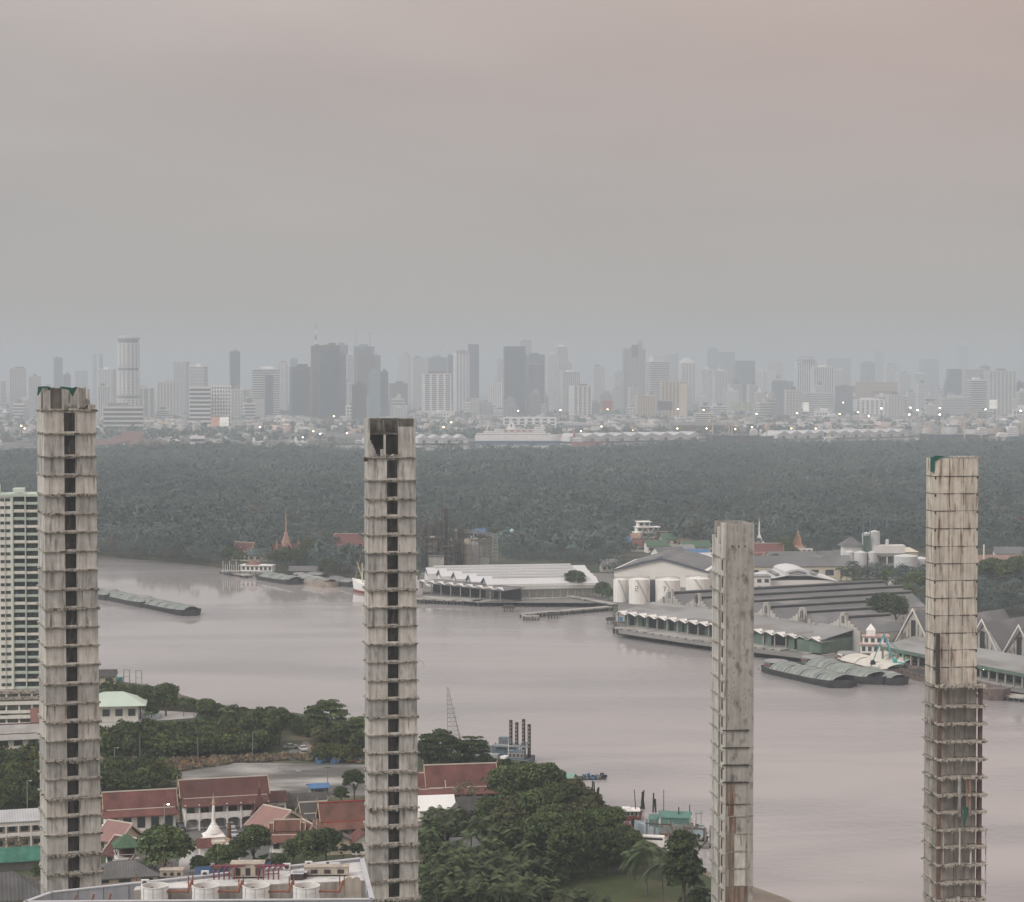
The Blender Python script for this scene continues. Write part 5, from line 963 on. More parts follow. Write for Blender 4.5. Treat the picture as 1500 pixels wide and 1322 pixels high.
scrub('hedge', [(150, 1115), (205, 1112), (260, 1112), (360, 1108), (400, 1100), (398, 1080), (300, 1078), (215, 1080), (150, 1088)], 2.0, .8, 1.35, 'tall dense green hedge between the river garden and the road', 51, warm=.02)
scrub('scrub', [(-40, 1192), (60, 1185), (150, 1160), (240, 1162), (262, 1150), (235, 1130), (150, 1128), (60, 1110), (-40, 1112)], 2.3, .6, 1.1, 'rough green scrub on waste ground around the leftmost shaft', 52)
scrub('scrub', [(455, 1118), (545, 1118), (545, 1098), (470, 1098)], 2.0, .6, .9, 'brownish scrub right of the dirt track', 53, warm=.6)
scrub('dry_grass', [(150, 1127), (262, 1131), (340, 1120), (430, 1114), (470, 1116), (545, 1119), (545, 1112), (440, 1107), (330, 1110), (260, 1115), (150, 1112)], 1.2, .7, 1.3, 'strip of dry brown grass beside the road and paved lot', 54, M_dry, temps=tg)
scrub('undergrowth', [(618, 1350), (618, 1215), (720, 1205), (780, 1160), (860, 1168), (915, 1235), (945, 1262), (860, 1278), (820, 1300), (800, 1350)], 2.6, .5, .95, 'undergrowth beneath the riverside grove', 55, warm=.03, lo=.05, hi=.5)
scrub('river_scrub', [(150, 1010), (205, 1014), (300, 1040), (430, 1058), (545, 1076), (545, 1092), (460, 1090), (420, 1072), (300, 1062), (290, 1046), (200, 1036), (150, 1030)], 2.4, .45, .85, 'low scrub along the near riverbank', 56, warm=.15)
scrub('river_scrub', [(620, 1108), (700, 1120), (770, 1132), (800, 1150), (780, 1165), (620, 1150)], 2.4, .5, .8, 'low scrub behind the big riverside hall', 57)
# ============================================================ FAR BANK: WAREHOUSES, PIERS, TEMPLES, VILLAGE
M_gr1 = mat('weathered_grey_roof', (.155, .155, .158), var=.22, scale=.06, corr=('X', .9), dirt=((.26, .255, .25), .55, .68, (.4, 1, 1), .12)); M_gr2 = mat('light_grey_roof', (.27, .27, .265), var=.15, scale=.06, corr=('X', .9), dirt=((.2, .19, .175), .52, .66, (.4, 1, 1), .1)); M_wr = mat('white_ribbed_roof', (.58, .585, .59), var=.06, scale=.05, corr=('X', .9)); M_nav = mat('navy_edge', (.05, .07, .11))
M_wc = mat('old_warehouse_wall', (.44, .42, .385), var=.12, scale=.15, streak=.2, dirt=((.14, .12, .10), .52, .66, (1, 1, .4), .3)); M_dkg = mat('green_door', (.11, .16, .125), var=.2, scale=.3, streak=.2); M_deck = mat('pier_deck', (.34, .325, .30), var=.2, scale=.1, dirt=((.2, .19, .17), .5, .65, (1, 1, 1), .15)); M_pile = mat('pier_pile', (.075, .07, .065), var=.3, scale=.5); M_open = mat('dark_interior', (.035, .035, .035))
M_tk = mat('stained_tank_white', (.78, .76, .72), var=.06, scale=.2, streak=.12, dirt=((.42, .30, .22), .6, .75, (1, 1, .15), .35)); M_shed5 = mat('pale_shed_wall', (.72, .70, .665), var=.08, scale=.1)
M_ship = mat('ship_white', (.78, .77, .75), var=.05, scale=.1); M_hullr = mat('hull_red', (.28, .07, .055), var=.2, scale=.2); M_hulld = mat('hull_dark', (.045, .05, .06), var=.3, scale=.2)
psheet('warehouse_yard', [(600, 875), (618, 838), (900, 840), (900, 884), (700, 883)], mat('yard_asphalt', (.17, .165, .155), var=.2, scale=.1), 2.06); psheet('warehouse_yard', [(905, 884), (900, 850), (1040, 846), (1240, 852), (1300, 880), (1340, 905), (1500, 915), (1500, 1016), (1400, 999), (1340, 984), (1300, 966), (1200, 968), (1110, 957), (1000, 942), (906, 928)], MATS['yard_asphalt'], 2.09)
def frame(a, b_):
    d = b_ - a; return d.length, math.atan2(d.y, d.x)
def loc(T, v):
    q = v - T.location; c, s = math.cos(-T.rotation_euler.z), math.sin(-T.rotation_euler.z); return q.x * c - q.y * s, q.x * s + q.y * c
def multibay(name, label, cat, ridges, zr, ze, roof, wall, ornate=False, trim=None, hw=None, lastdrop=0, caps=None, monitor_shadow=False):
    a, b_ = G(*ridges[0][0], zr), G(*ridges[0][1], zr); L, rz = frame(a, b_); T = thing(name, label, cat, (a.x, a.y, 2), rz)
    pts = [(loc(T, G(*r[0], zr)), loc(T, G(*r[1], zr))) for r in ridges]; ys = [(p[0][1] + p[1][1]) / 2 for p in pts]
    n = len(ys); gap = abs(ys[-1] - ys[0]) / max(1, n - 1) if n > 1 else 0; hw = hw or gap / 2
    H_, E_ = zr - 2, ze - 2
    for i, (p, y) in enumerate(zip(pts, ys)):
        if n > 1: y = ys[0] + (ys[-1] - ys[0]) * i / (n - 1)
        x0, x1 = p[0][0], p[1][0]
        MB().box(x0 + .3, x1 - .3, y - hw + .02, y + hw - .02, 0, E_ - .02).build('wall', wall, T); g = MB().extr([(y - hw + .05, E_ - .02), (y, H_ - .3), (y + hw - .05, E_ - .02)], 'x', x0 + .2, x1 - .2); g.build('gable', wall, T)
        MB().roof(x0 - .3, x1 + .3, y - hw, y + hw, E_, H_, .25).build('roof', roof, T)
        if trim: MB().extr([(y - hw, E_ - .9), (y - hw, E_ + .15), (y, H_ + .2), (y + hw, E_ + .15), (y + hw, E_ - .9), (y, H_ - .9)], 'x', x0 - .45, x0 - .31).build('gable_trim', trim, T)
        if monitor_shadow:
            MB().box(x0 + 1, x1, y - 1.0, y + 1.1, H_ - .6, H_ + .7).build('ridge_monitor', roof, T); MB().box(x0 + 1, x1 - .2, y - 1.04, y - 1.0, H_ - .7, H_ + .3).build('clerestory_shadow', M_open, T)  # dark clerestory strip paints the shadow line beneath each raised ridge
        if caps:
            c_ = loc(T, G(caps[i], ridges[i][1][1], zr))[0]; MB().box(x0 + 4, c_, y - .8, y + .8, H_ - .1, H_ + .9).build('ridge_vent', roof, T)
        if ornate:
            o = MB(); t = .6; 
            for k in range(5):      # stepped parapet rising to a blind turret
                f0, f1 = k / 5, (k + 1) / 5; z = E_ + (H_ - E_) * f0 + 1.0
                for s_ in (-1, 1): u0, u1 = sorted((y + s_ * hw * (1 - f0), y + s_ * hw * (1 - f1) + s_ * .02)); o.box(x0 - t, x0, u0, u1, 0, z)
            o.box(x0 - t - .2, x0 + .4, y - 2.0, y + 2.0, H_ - 3.5, H_ + 1.2).box(x0 - t - .3, x0 + .5, y - 1.5, y + 1.5, H_ + 1.2, H_ + 1.9).box(x0 - t - .35, x0, y - 2.6, y - 2.2, H_ - 4, H_ + .3).box(x0 - t - .35, x0, y + 2.2, y + 2.6, H_ - 4, H_ + .3); o.build('stepped_gable', wall, T)
            MB().box(x0 - t - .24, x0 - t - .18, y - .9, y - .2, H_ - 2.4, H_ + .6).box(x0 - t - .24, x0 - t - .18, y + .2, y + .9, H_ - 2.4, H_ + .6).build('niche', M_open, T)
    return T, pts, hw
def pier(label, P0, P1, wd, zt=2.6, npile=26, name='pier', m_=None, side=1, th=.6):
    a, b_ = G(*P0, zt), G(*P1, zt); L, rz = frame(a, b_); T = thing(name, label, 'pier', (a.x, a.y, 0), rz); y0, y1 = (0, wd) if side > 0 else (-wd, 0)
    MB().box(0, L, y0, y1, zt - th, zt).build('deck', m_ or M_deck, T)
    for k in range(npile):
        x = .4 + k * (L - .8) / (npile - 1); q = MB().box(x - .28, x + .28, y0 + .1, y0 + .65, -1.5, zt - th); q.box(x - .28, x + .28, y1 - .8, y1 - .2, -1.5, zt - th)
        if k % 3 == 0: q.box(x - .35, x + .35, y0 - .35, y0 + .05, -.4, zt - .1)
        q.build('pile', M_pile, T)
    return T, L
# white warehouse
R5 = [((624, 831.7), (856, 828)), ((644.3, 836), (860, 832.5)), ((666, 839.5), (864, 836.5)), ((687, 843), (868, 840.3)), ((709, 846.6), (872, 844.2))]
multibay('white_warehouse', 'large white warehouse with five parallel ridges and a zigzag front', 'warehouse', R5, 11.5, 8.8, M_wr, M_shed5, trim=M_nav, caps=(835, 840, 844, 847, 851))
a, b_ = G(730, 863, 7), G(876, 860, 7); L, rz = frame(a, b_); T = thing('lean_to_shed', 'long pale lean-to along the river side of the white warehouse', 'shed', (a.x, a.y, 2), rz); MB().box(0, L, 4, 5, 0, 4.8).build('wall', M_wc, T); MB().extr([(-1, 4.7), (6.5, 6.6), (6.5, 6.3), (-1, 4.4)], 'x', -1, L).build('roof', M_gr2, T)
for k in range(14): MB().box(k * L / 13 - .2, k * L / 13 + .2, -.6, -.2, 0, 4.5).build('column', M_deck, T)
for k in range(13): MB().box((k + .15) * L / 13, (k + .85) * L / 13, 3.9, 4.02, 0, 4).build('bay_door', M_open if k % 3 else M_shed5, T)
a, b_ = G(609, 853, 7.8), G(738, 866, 7.8); L, rz = frame(a, b_); T = thing('pier_canopy', 'grey pier canopy with zigzag white awnings beside the white warehouse', 'canopy', (a.x, a.y, 2), rz)
MB().extr([(0, 5.9), (15, 6.5), (15, 6.2), (0, 5.6)], 'x', 0, L).build('roof', M_gr1, T); n = 9
for k in range(n):
    w_ = L / n; MB().add([(k * w_, 0, 6.2), ((k + .5) * w_, -.6, 7.4), ((k + 1) * w_, 0, 6.2), ((k + .5) * w_, 2.5, 7.2), (k * w_, 0, 5.9), ((k + 1) * w_, 0, 5.9), ((k + .5) * w_, -.6, 7.0)], [(0, 1, 3), (1, 2, 3), (0, 4, 6, 1), (1, 6, 5, 2)]).build('awning', M_shed5, T)
    MB().box((k + .5) * w_ - .2, (k + .5) * w_ + .2, 1, 1.4, 0, 6).build('column', M_deck, T)
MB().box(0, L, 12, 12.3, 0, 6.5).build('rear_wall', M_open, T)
pier('dark pier in front of the zigzag canopy', (606, 877), (700, 881), 14, 2.4, 20, side=1); pier('pier along the lean-to shed of the white warehouse', (700, 882), (866, 873.5), 10, 2.4, 30, side=1)
pier('thin jetty walkway with square concrete trestles', (770, 900), (898, 889), 5, 2.0, 24, side=1, name='jetty'); pier('jetty head at the left end of the trestle walkway', (766, 903), (790, 903), 4, 2.0, 6, side=1, name='jetty'); pier('sloping concrete walkway from the shore to the trestle jetty', (828, 872.5), (897, 885), 3.4, 3.0, 8, side=1, name='walkway')
for k, (x, y, lab) in enumerate(((745, 896, 'mooring dolphin standing alone left of the trestle jetty'), (810, 906, 'mooring dolphin standing in the water before the trestle jetty'), (897, 914, 'dark mooring dolphin at the corner of the green-doored pier'))):
    T = thing('mooring_dolphin', lab, 'dolphin', G(x, y, 0)); MB().box(-3, 3, -1.6, 1.6, 1.6, 2.5).box(-2.4, 2.4, -1, 1, 2.5, 3.0).build('cap', M_pile, T)
    for sx in (-2.2, -.7, .8, 2.3): MB().bar((sx, -.8, -1), (sx * .9, -.8, 1.6), .3).build('pile', M_pile, T)
T = thing('skiff', 'small skiff lying behind the trestle jetty', 'boat', G(797, 884, 0)); hull_mb(8, 2, .8, .4).build('hull', M_pile, T); 
# white tanks and domed store behind them
tank_lab = ('rust-streaked white tank, leftmost of four', 'white tank marked with a digit, second from left', 'white tank before the dark silo gap, third from left', 'squat rust-topped white tank, rightmost of four')
for k, (x0, x1, yt, yb) in enumerate(((899, 921, 850, 883), (922, 953, 850, 886), (961, 998, 851, 886), (1006, 1041, 849, 880))):
    c_ = G((x0 + x1) / 2, yb, 2); s = c_.y / FPX; r = (x1 - x0) / 2 * s; h = (yb - yt) * s; T = thing('storage_tank', tank_lab[k], 'tank', (c_.x, c_.y + r, 2), 0, 'white storage tanks by the river')
    MB().lathe([(r, 0), (r, h * .33), (r * 1.006, h * .34), (r, h * .35), (r, h * .66), (r * 1.006, h * .67), (r, h * .68), (r, h), (r * .97, h + .05), (.3, h + r * .16)], 28).build('shell', M_tk, T); q = MB()
    for i in range(18): a_ = i * math.pi / 9; q.bar((r * .97 * math.cos(a_), r * .97 * math.sin(a_), h), (r * .97 * math.cos(a_), r * .97 * math.sin(a_), h + 1.1), .05)
    for i in range(18): a_, b2 = i * math.pi / 9, (i + 1) * math.pi / 9; q.bar((r * .97 * math.cos(a_), r * .97 * math.sin(a_), h + 1.1), (r * .97 * math.cos(b2), r * .97 * math.sin(b2), h + 1.1), .05)
    q.build('railing', M_pile, T); q = MB()
    for i in range(14): a_ = -1.9 + i * .09; q.cbox((r + .3) * math.cos(a_), (r + .3) * math.sin(a_), h * (1 - i / 14.) , .7, .5, .12, a_)
    q.build('stair', M_pile, T)
    if k in (1, 2):
        q = MB(); a_ = -2.05; M0 = Matrix.Rotation(a_ + R(90), 4, 'Z') @ Matrix.Translation((0, -r - .12, h * .55))
        for (x0_, z0_, x1_, z1_) in ((.2, 2.3, 1.4, 2.3), (1.4, 2.3, 1.4, 1.2), (1.4, 1.2, .2, 1.2), (.2, 1.2, .2, .1), (.2, .1, 1.4, .1)) if k == 1 else ((.2, 2.3, 1.4, 2.3), (1.4, 2.3, .7, .1)): q.box(min(x0_, x1_) - .1, max(x0_, x1_) + .1, 0, .1, min(z0_, z1_) - .1, max(z0_, z1_) + .1, M0) if k == 1 or z0_ == z1_ else q.bar(M0 @ Vector((x0_, .05, z0_)), M0 @ Vector((x1_, .05, z1_)), .14)
        q.build('digit', M_pile, T)
T = thing('dark_silo', 'narrow dark tower squeezed between the white tanks', 'silo', G(957, 883, 2)); MB().box(-1.6, 1.6, 1, 5, 0, 10.5).box(-1.8, 1.8, .8, 5.2, 10.5, 10.9).build('shell', M_gr1, T)
a, b_ = G(934, 818, 20), G(976, 846, 20); c0 = G(948, 880, 2); T = thing('big_store', 'big dark-roofed store with a shallow pale gable behind the white tanks', 'warehouse', (G(968, 860, 2).x, G(968, 860, 2).y, 2), R(-14)); W2 = 25
MB().box(-W2, W2, 0, 60, 0, 9).extr([(-W2 + .1, 9), (-8, 13.4), (0, 14.4), (8, 13.4), (W2 - .1, 9)], 'y', .1, 59).build('wall', M_shed5, T); pr = [(-W2 - 1, 8.6), (-8, 14), (0, 15.2), (8, 14), (W2 + 1, 8.6), (W2 + 1, 8.2), (8, 13.5), (0, 14.7), (-8, 13.5), (-W2 - 1, 8.2)]; MB().extr(pr, 'y', -1.2, 61).build('roof', M_gr1, T); MB().extr([(-4, 14.4), (0, 16.4), (4, 14.4)], 'y', 0, 58).build('ridge_vent', M_gr1, T); MB().extr([(-W2 - 1, 8.1), (-W2 - 1, 8.7), (0, 15.3), (W2 + 1, 8.7), (W2 + 1, 8.1), (0, 14.6)], 'y', -1.4, -1.22).build('gable_trim', M_nav, T)
# sawtooth warehouses
RW = [((983, 869), (1292, 852.5)), ((1024, 876), (1312, 857.5)), ((1076, 883), (1314, 865)), ((1126, 890), (1268, 879)), ((1176, 897), (1285, 889)), ((1240, 905), (1300, 900))]
multibay('sawtooth_warehouse', 'row of grey-roofed riverside warehouses with ornate stepped gables', 'warehouse', RW, 15, 9.6, M_gr1, M_wc, ornate=True, monitor_shadow=True)
# pier warehouse with green doors and folded awnings
a, b_ = G(905, 897, 8), G(1203, 937.5, 8); L, rz = frame(a, b_); T = thing('pier_warehouse', 'long low pier warehouse with green doors and folded white awnings', 'warehouse', (a.x, a.y, 2), rz); n = 19; w_ = L / n
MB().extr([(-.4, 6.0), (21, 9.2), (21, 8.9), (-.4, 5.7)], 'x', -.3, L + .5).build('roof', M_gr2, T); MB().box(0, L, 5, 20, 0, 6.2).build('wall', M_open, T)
for k in range(n):
    MB().add([(k * w_, -1.4, 5.3), ((k + .5) * w_, -2.2, 7.0), ((k + 1) * w_, -1.4, 5.3), ((k + .5) * w_, 2.5, 6.9), (k * w_, 0, 5.9), ((k + 1) * w_, 0, 5.9), ((k + .5) * w_, -2.2, 6.6)], [(0, 1, 3), (1, 2, 3), (0, 4, 3), (2, 3, 5), (0, 6, 1), (1, 6, 2)]).build('awning', M_shed5, T)
    MB().box(k * w_ - .25, k * w_ + .25, 0, .5, 0, 5.9).build('column', M_deck, T)
    if k % 4 != 3: MB().box(k * w_ + .5, k * w_ + w_ * (.92 if k % 2 else .6), 3.6 if k < 12 else .8, 3.8 if k < 12 else 1.0, 0, 5.4).build('door', M_dkg, T)
MB().box(L - 1, L + .1, .2, 20, 0, 5.8).build('end_wall', M_dkg, T)
pier('long concrete quay in front of the green-doored pier warehouse', (898, 919), (1056, 942.5), 12, 2.7, 40, side=1); pier('second stretch of quay right of the third shaft', (1056, 942.5), (1146, 952), 12, 2.7, 22, side=1); pier('stone-faced quay corner at the end of the green-doored warehouse', (1146, 949), (1199, 960), 8, 2.5, 4, side=1, th=2.4); pier('short return quay facing the barge basin', (1199, 960), (1262, 951), 6, 2.5, 6, side=1, th=1.2)
a, b_ = G(1203, 937.5, 8), G(1277, 927, 8); L, rz = frame(a, b_); T = thing('green_end_shed', 'low green-walled wing facing the barge basin', 'shed', (a.x, a.y, 2), rz); MB().box(0, L, .5, 12, 0, 5.2).build('wall', M_dkg, T); MB().extr([(-1, 5.2), (13, 7.6), (13, 7.3), (-1, 4.9)], 'x', -1, L + 1).build('roof', M_gr2, T); windows(T, None, 4, 1, L * .5, .5, 1.2, 2.6)
T = thing('pier_kiosk', 'small cluttered kiosk at the far end of the green-doored quay', 'kiosk', G(915, 911, 2.7), R(-40)); MB().box(-5, 5, 0, 5, 0, 3).build('wall', M_wc, T); MB().box(-5.4, 5.4, -.5, 5.4, 3, 3.3).build('roof', M_deck, T); MB().box(-3, -1, -.04, 0, .2, 2).build('blue_door', M_bluer, T)
# gabled warehouses at right
RG = [((1338, 896), (1392, 888.5)), ((1388, 903.5), (1470, 892)), ((1439, 911.5), (1550, 897)), ((1493, 920), (1620, 902)), ((1550, 929), (1680, 910))]
multibay('gabled_warehouse', 'steep gabled pale warehouses behind the rightmost shaft', 'warehouse', RG, 19, 6, M_gr1, M_wc)
WA = bpy.data.objects['gabled_warehouse']
for r_ in RG:
    x, y = loc(WA, G(*r_[0], 19)); q = MB().box(x - .35, x + .0, y - .9, y - .1, 2, 13.5).box(x - .35, x, y + .1, y + .9, 2, 13.5); q.build('tall_window', M_open, WA); q = MB()
    for s_ in (-1, 1):
        for k in range(3): q.box(x - .2, x, y + s_ * (2.2 + 1.9 * k) - .12, y + s_ * (2.2 + 1.9 * k) + .12, 0, 14.5 - 3.3 * (k + .7)).box(x - .2, x, min(y + s_ * (1.6 + 1.9 * k), y + s_ * (3.3 + 1.9 * k)), max(y + s_ * (1.6 + 1.9 * k), y + s_ * (3.3 + 1.9 * k)), 6.5 - k * 1.5, 6.75 - k * 1.5)
    q.build('pilaster', M_slab, WA); q = MB().extr([(y - 8.2, 4.0), (y, 17.6), (y + 8.2, 4.0), (y + 8.2, 4.6), (y, 18.4), (y - 8.2, 4.6)], 'x', x - .75, x - .35); q.build('coping', M_shed5, WA)
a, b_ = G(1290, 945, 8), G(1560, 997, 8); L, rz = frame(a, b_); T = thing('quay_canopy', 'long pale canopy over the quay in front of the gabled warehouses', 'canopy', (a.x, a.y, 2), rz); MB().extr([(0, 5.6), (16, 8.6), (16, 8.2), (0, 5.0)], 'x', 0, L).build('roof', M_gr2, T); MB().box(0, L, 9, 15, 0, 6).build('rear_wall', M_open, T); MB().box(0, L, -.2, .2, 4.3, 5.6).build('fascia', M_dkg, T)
for k in range(24): MB().box(k * L / 23 - .3, k * L / 23 + .3, .6, 1.2, 0, 5).build('column', M_deck, T)
for x, lab in ((1322, 'lit'), (1441, 'lit')): c_ = G(x, 957 if x < 1400 else 980, 6); tt = thing('quay_lamp', ('glowing lamp under the canopy left of the rightmost shaft' if x < 1400 else 'glowing lamp under the canopy right of the rightmost shaft'), 'lamp', c_); MB().lathe([(.1, -.35), (.42, 0), (.1, .35)], 8).build('bulb', mat('lamp_glow_green', (1, 1, .8), emit=((.95, 1, .6), 12)), tt); MB().bar((0, 0, .3), (0, .4, 1.4), .08).build('bracket', M_pile, tt)
pier('quay under the long canopy at right', (1330, 981), (1560, 1018), 9, 2.4, 40, side=1); pier('small landing stage at the right edge below the canopy', (1425, 1014), (1520, 1024), 6, 1.8, 12, side=1)
# river-house, excavator, barges
T = thing('river_house', 'multi-level white river house with a small turret by the barge basin', 'house', G(1283, 963, 1), R(-8)); MB().box(-6, 6, 0, 8, 1.5, 5).box(-5, 5, 1, 8, 5, 8).box(-3.6, -.2, 1.5, 5, 8, 10.5).build('wall', M_white, T); MB().box(-6.5, 6.5, -.8, 8.6, 4.9, 5.2).box(-5.5, 5.5, .4, 8.5, 8, 8.3).build('floor_slab', mat('pinkish_slab', (.5, .33, .3)), T); MB().lathe([(2.6, 10.4), (.1, 13)], 4, (-1.9, 3.2, 0), R(45)).build('turret_roof', M_white, T); MB().box(-6, 6, -.7, 7, .6, 1.0).build('base', M_deck, T)
windows(T, None, 5, -6, 6, 0, 2.4, 4.2); windows(T, None, 4, -5, 5, 1, 5.8, 7.4)
for k in range(6): MB().box(-6 + k * 2.3, -5.7 + k * 2.3, -.7, -.4, -1, 1.5).build('pile', M_pile, T)
T = thing('grey_house', 'grey concrete building joined to the green-walled wing', 'building', G(1252, 949, 2), R(-8)); MB().box(-6, 6, 0, 8, 0, 3).box(-5.4, 6, .6, 8, 3, 6).build('wall', M_wc, T); MB().box(-6.6, 6.6, -.6, 8.4, 5.9, 6.3).build('roof', M_gr2, T); windows(T, None, 4, -5.5, 5.5, 0, 1, 2.4); windows(T, None, 4, -5, 5.5, .6, 3.8, 5.2)
T = thing('crane_excavator', 'turquoise long-armed excavator working on the barges', 'excavator', G(1314, 980, 2.2), R(8)); M_tq = mat('turquoise_paint', (.08, .36, .37), var=.15); MB().box(-2, 2, -1.5, 1.5, .9, 2.4).build('body', M_tq, T); MB().box(-1.8, -.4, -1.4, -.2, 2.4, 3.9).build('cab', M_tq, T)
for sy in (-1.4, .9): MB().box(-2.2, 2.2, sy, sy + .6, 0, .9).build('track', M_dk_, T)
MB().bar((-1, 0, 2.2), (-5.2, 0, 13.2), .5, .32).build('boom', M_tq, T); MB().bar((-5.2, 0, 13.2), (-9.3, 0, 3.4), .3, .2).build('arm', M_tq, T); MB().bar((-5, 0, 12), (1.8, 0, 6.2), .22, .16).build('stay', M_tq, T); MB().bar((1.8, 0, 6.2), (3.4, 0, 2), .2).build('stay', M_tq, T); MB().extr([(-1, -1.2), (1, -1.2), (.6, .4), (-.6, .4)], 'y', -.6, .6, Matrix.Translation((-9.4, 0, 3))).build('bucket', M_dk_, T)
M_tarp = mat('green_grey_tarpaulin', (.21, .235, .218), var=.2, scale=.4, rough=.6, dirt=((.30, .31, .27), .52, .66, (1, 1, 1), .3)); M_tarw = mat('cream_tarpaulin', (.56, .53, .47), var=.12, scale=.3, rough=.7); M_bh = mat('barge_hull_black', (.045, .043, .045), var=.3, scale=.4); M_bhr = mat('barge_hull_brown', (.15, .11, .095), var=.3, scale=.4, streak=.4); M_bhb = mat('barge_hull_buff', (.36, .30, .245), var=.25, scale=.4, streak=.5)
def barge(label, P0, P1, W_, tarp, hullm, mounds=3, house=True, H_=2.2, nfl=0, group=None, tyres=True):
    a, b_ = G(*P0, 0), G(*P1, 0); L, rz = frame(a, b_); T = thing('cargo_barge', label, 'barge', (a.x, a.y, 0), rz, group); hull_mb(L, W_, H_, .9, .10, .72, .92, 12, -.4).build('hull', hullm, T); x0 = L * (.13 if house else .06); seg = (L * .93 - x0) / max(1, mounds)
    for k in range(mounds):
        vs = []; fs = []; nx, ny = 7, 8; xa = x0 + k * seg + .25
        for i in range(nx):
            for j in range(ny): u = i / (nx - 1); v = j / (ny - 1); vs.append((xa + u * (seg - .5), (v - .5) * W_ * .86, H_ - .2 + (math.sin(v * math.pi) ** .6) * (.6 + W_ * .13 + .5 * math.sin(u * math.pi) + .12 * math.sin(u * 31 + v * 9 + k)) + .05))
        for i in range(nx - 1):
            for j in range(ny - 1): fs.append((i * ny + j, (i + 1) * ny + j, (i + 1) * ny + j + 1, i * ny + j + 1))
        MB().add(vs, fs).build('tarpaulin', tarp, T, True); q = MB()
        for i in (1, 3, 5):
            for j in range(ny - 1): p, r_ = vs[i * ny + j], vs[i * ny + j + 1]; q.bar((p[0], p[1], p[2] + .03), (r_[0], r_[1], r_[2] + .03), .05)
        if tarp is M_tarp: q.build('rope', M_pile, T)
    if mounds == 0: MB().box(L * .1, L * .9, -W_ * .38, W_ * .38, H_ * .2, H_ - .3).build('empty_hold', M_open, T)
    if house:
        MB().box(L * .03, L * .11, -W_ * .32, W_ * .32, H_ - .3, H_ + 1.9).build('cabin', M_shed5 if tarp is M_tarw else M_dbl, T); MB().lathe([(W_ * .42, 0), (W_ * .38, .5), (W_ * .1, .9)], 10, (L * .07, 0, H_ + 1.8), 0, .8).build('cabin_roof', M_gr2, T); MB().bar((L * .02, 0, H_), (L * .02, 0, H_ + 3), .08).build('pole', M_pile, T)
        MB().box(L * .035, L * .10, -W_ * .33, -W_ * .325, H_ + .4, H_ + 1.3).build('window', M_hred, T)
    if tyres:
        for k in range(int(L / 2.4)): MB().lathe([(.25, -.15), (.42, 0), (.25, .15)], 8, (1.5 + k * 2.4, 0, 0)).build('tyre_fender', M_dk_, T).location = (0, -W_ / 2 - .1, H_ - .9)
    return T
barge('nearest green-tarped barge of the moored pack, with tyres along its side', (1130, 983), (1246, 1009), 13.5, M_tarp, M_bh, 4); barge('second green-tarped barge, tied behind the nearest one', (1184, 977), (1294, 1004), 13, M_tarp, M_bh, 3, tyres=False); barge('cream-tarped barge in the middle of the moored pack', (1238, 971), (1322, 992), 13, M_tarw, M_bhr, 3, tyres=False); barge('green-tarped barge end below the cream-tarped one', (1262, 990), (1322, 1005), 9, M_tarp, M_bh, 2, house=False); barge('cream-tarped barge nearest to the excavator', (1284, 968), (1342, 983), 11, M_tarw, M_bhr, 2, house=False, tyres=False)
barge('empty rusty barge left of the rightmost shaft', (1326, 988), (1395, 1007), 9, M_tarp, M_bhr, 0, house=False, H_=3); barge('dark barge stern sticking out right of the rightmost shaft', (1400, 1006), (1470, 1028), 9, M_tarp, M_bhr, 0, house=True, H_=3.4)
barge('leading barge of the river tow, at its right-hand end', (206, 886), (287, 903), 11, M_tarp, M_bh, 5, group='tow of barges on the river'); barge('middle barge of the river tow', (158, 876), (226, 891), 11, M_tarp, M_bh, 3, group='tow of barges on the river', tyres=False); barge('rear barge of the river tow, behind the leftmost shaft', (110, 868), (172, 880), 11, M_tarp, M_bh, 3, group='tow of barges on the river', tyres=False)
barge('greenish moored barge nearest the white pier house', (384, 848), (437, 857), 11, M_tarp, M_bh, 3, tyres=False); barge('buff-hulled moored barge with a pink rail, stern towards the river', (436, 851), (488, 861), 11, M_gr2, M_bhb, 3, tyres=False); barge('low dark moored barge between the buff one and the white ship', (486, 853), (522, 861), 8, M_gr1, M_bh, 2, house=False, tyres=False); barge('low dark barge behind the greenish moored one', (425, 843), (480, 850), 6, M_gr1, M_bh, 2, house=False, tyres=False)
# white ship half hidden by the second shaft
a, b_ = G(516, 866, 0), G(613, 878, 0); L, rz = frame(b_, a); T = thing('white_ship', 'white coaster with cream derricks moored behind the second shaft', 'ship', b_, rz); hull_mb(L, 9, 4.4, 2.6, .3, .7, .75).build('hull', M_ship, T); hull_mb(L * .985, 9.1, 1.3, .2, .3, .7, .75).build('boot_topping', M_hullr, T); MB().box(L * .06, L * .24, -3.4, 3.4, 4.2, 9).box(L * .08, L * .2, -3, 3, 9, 11.4).build('superstructure', M_ship, T)
for x in (.55, .82): MB().bar((L * x, -1, 4), (L * x, -1, 15.5), .4, .25).bar((L * x, 1, 4), (L * x, 1, 15.5), .4, .25).bar((L * x, -1.6, 12), (L * x, 1.6, 12), .25).bar((L * x, 0, 5), (L * x + 6, 0, 16), .25, .12).build('derrick', mat('derrick_cream', (.6, .58, .42)), T)
MB().box(L * .3, L * .75, -2.6, 2.6, 4, 5.2).build('hatch_covers', M_hulld, T); MB().lathe([(.1, -.4), (.5, 0), (.1, .4)], 8, (L * .8, -1.3, 11)).build('deck_lamp', MATS['lamp_glow_green'], T); MB().lathe([(.1, -.4), (.5, 0), (.1, .4)], 8, (L * .66, -1.3, 12.5)).build('deck_lamp', MATS['lamp_glow_green'], T)
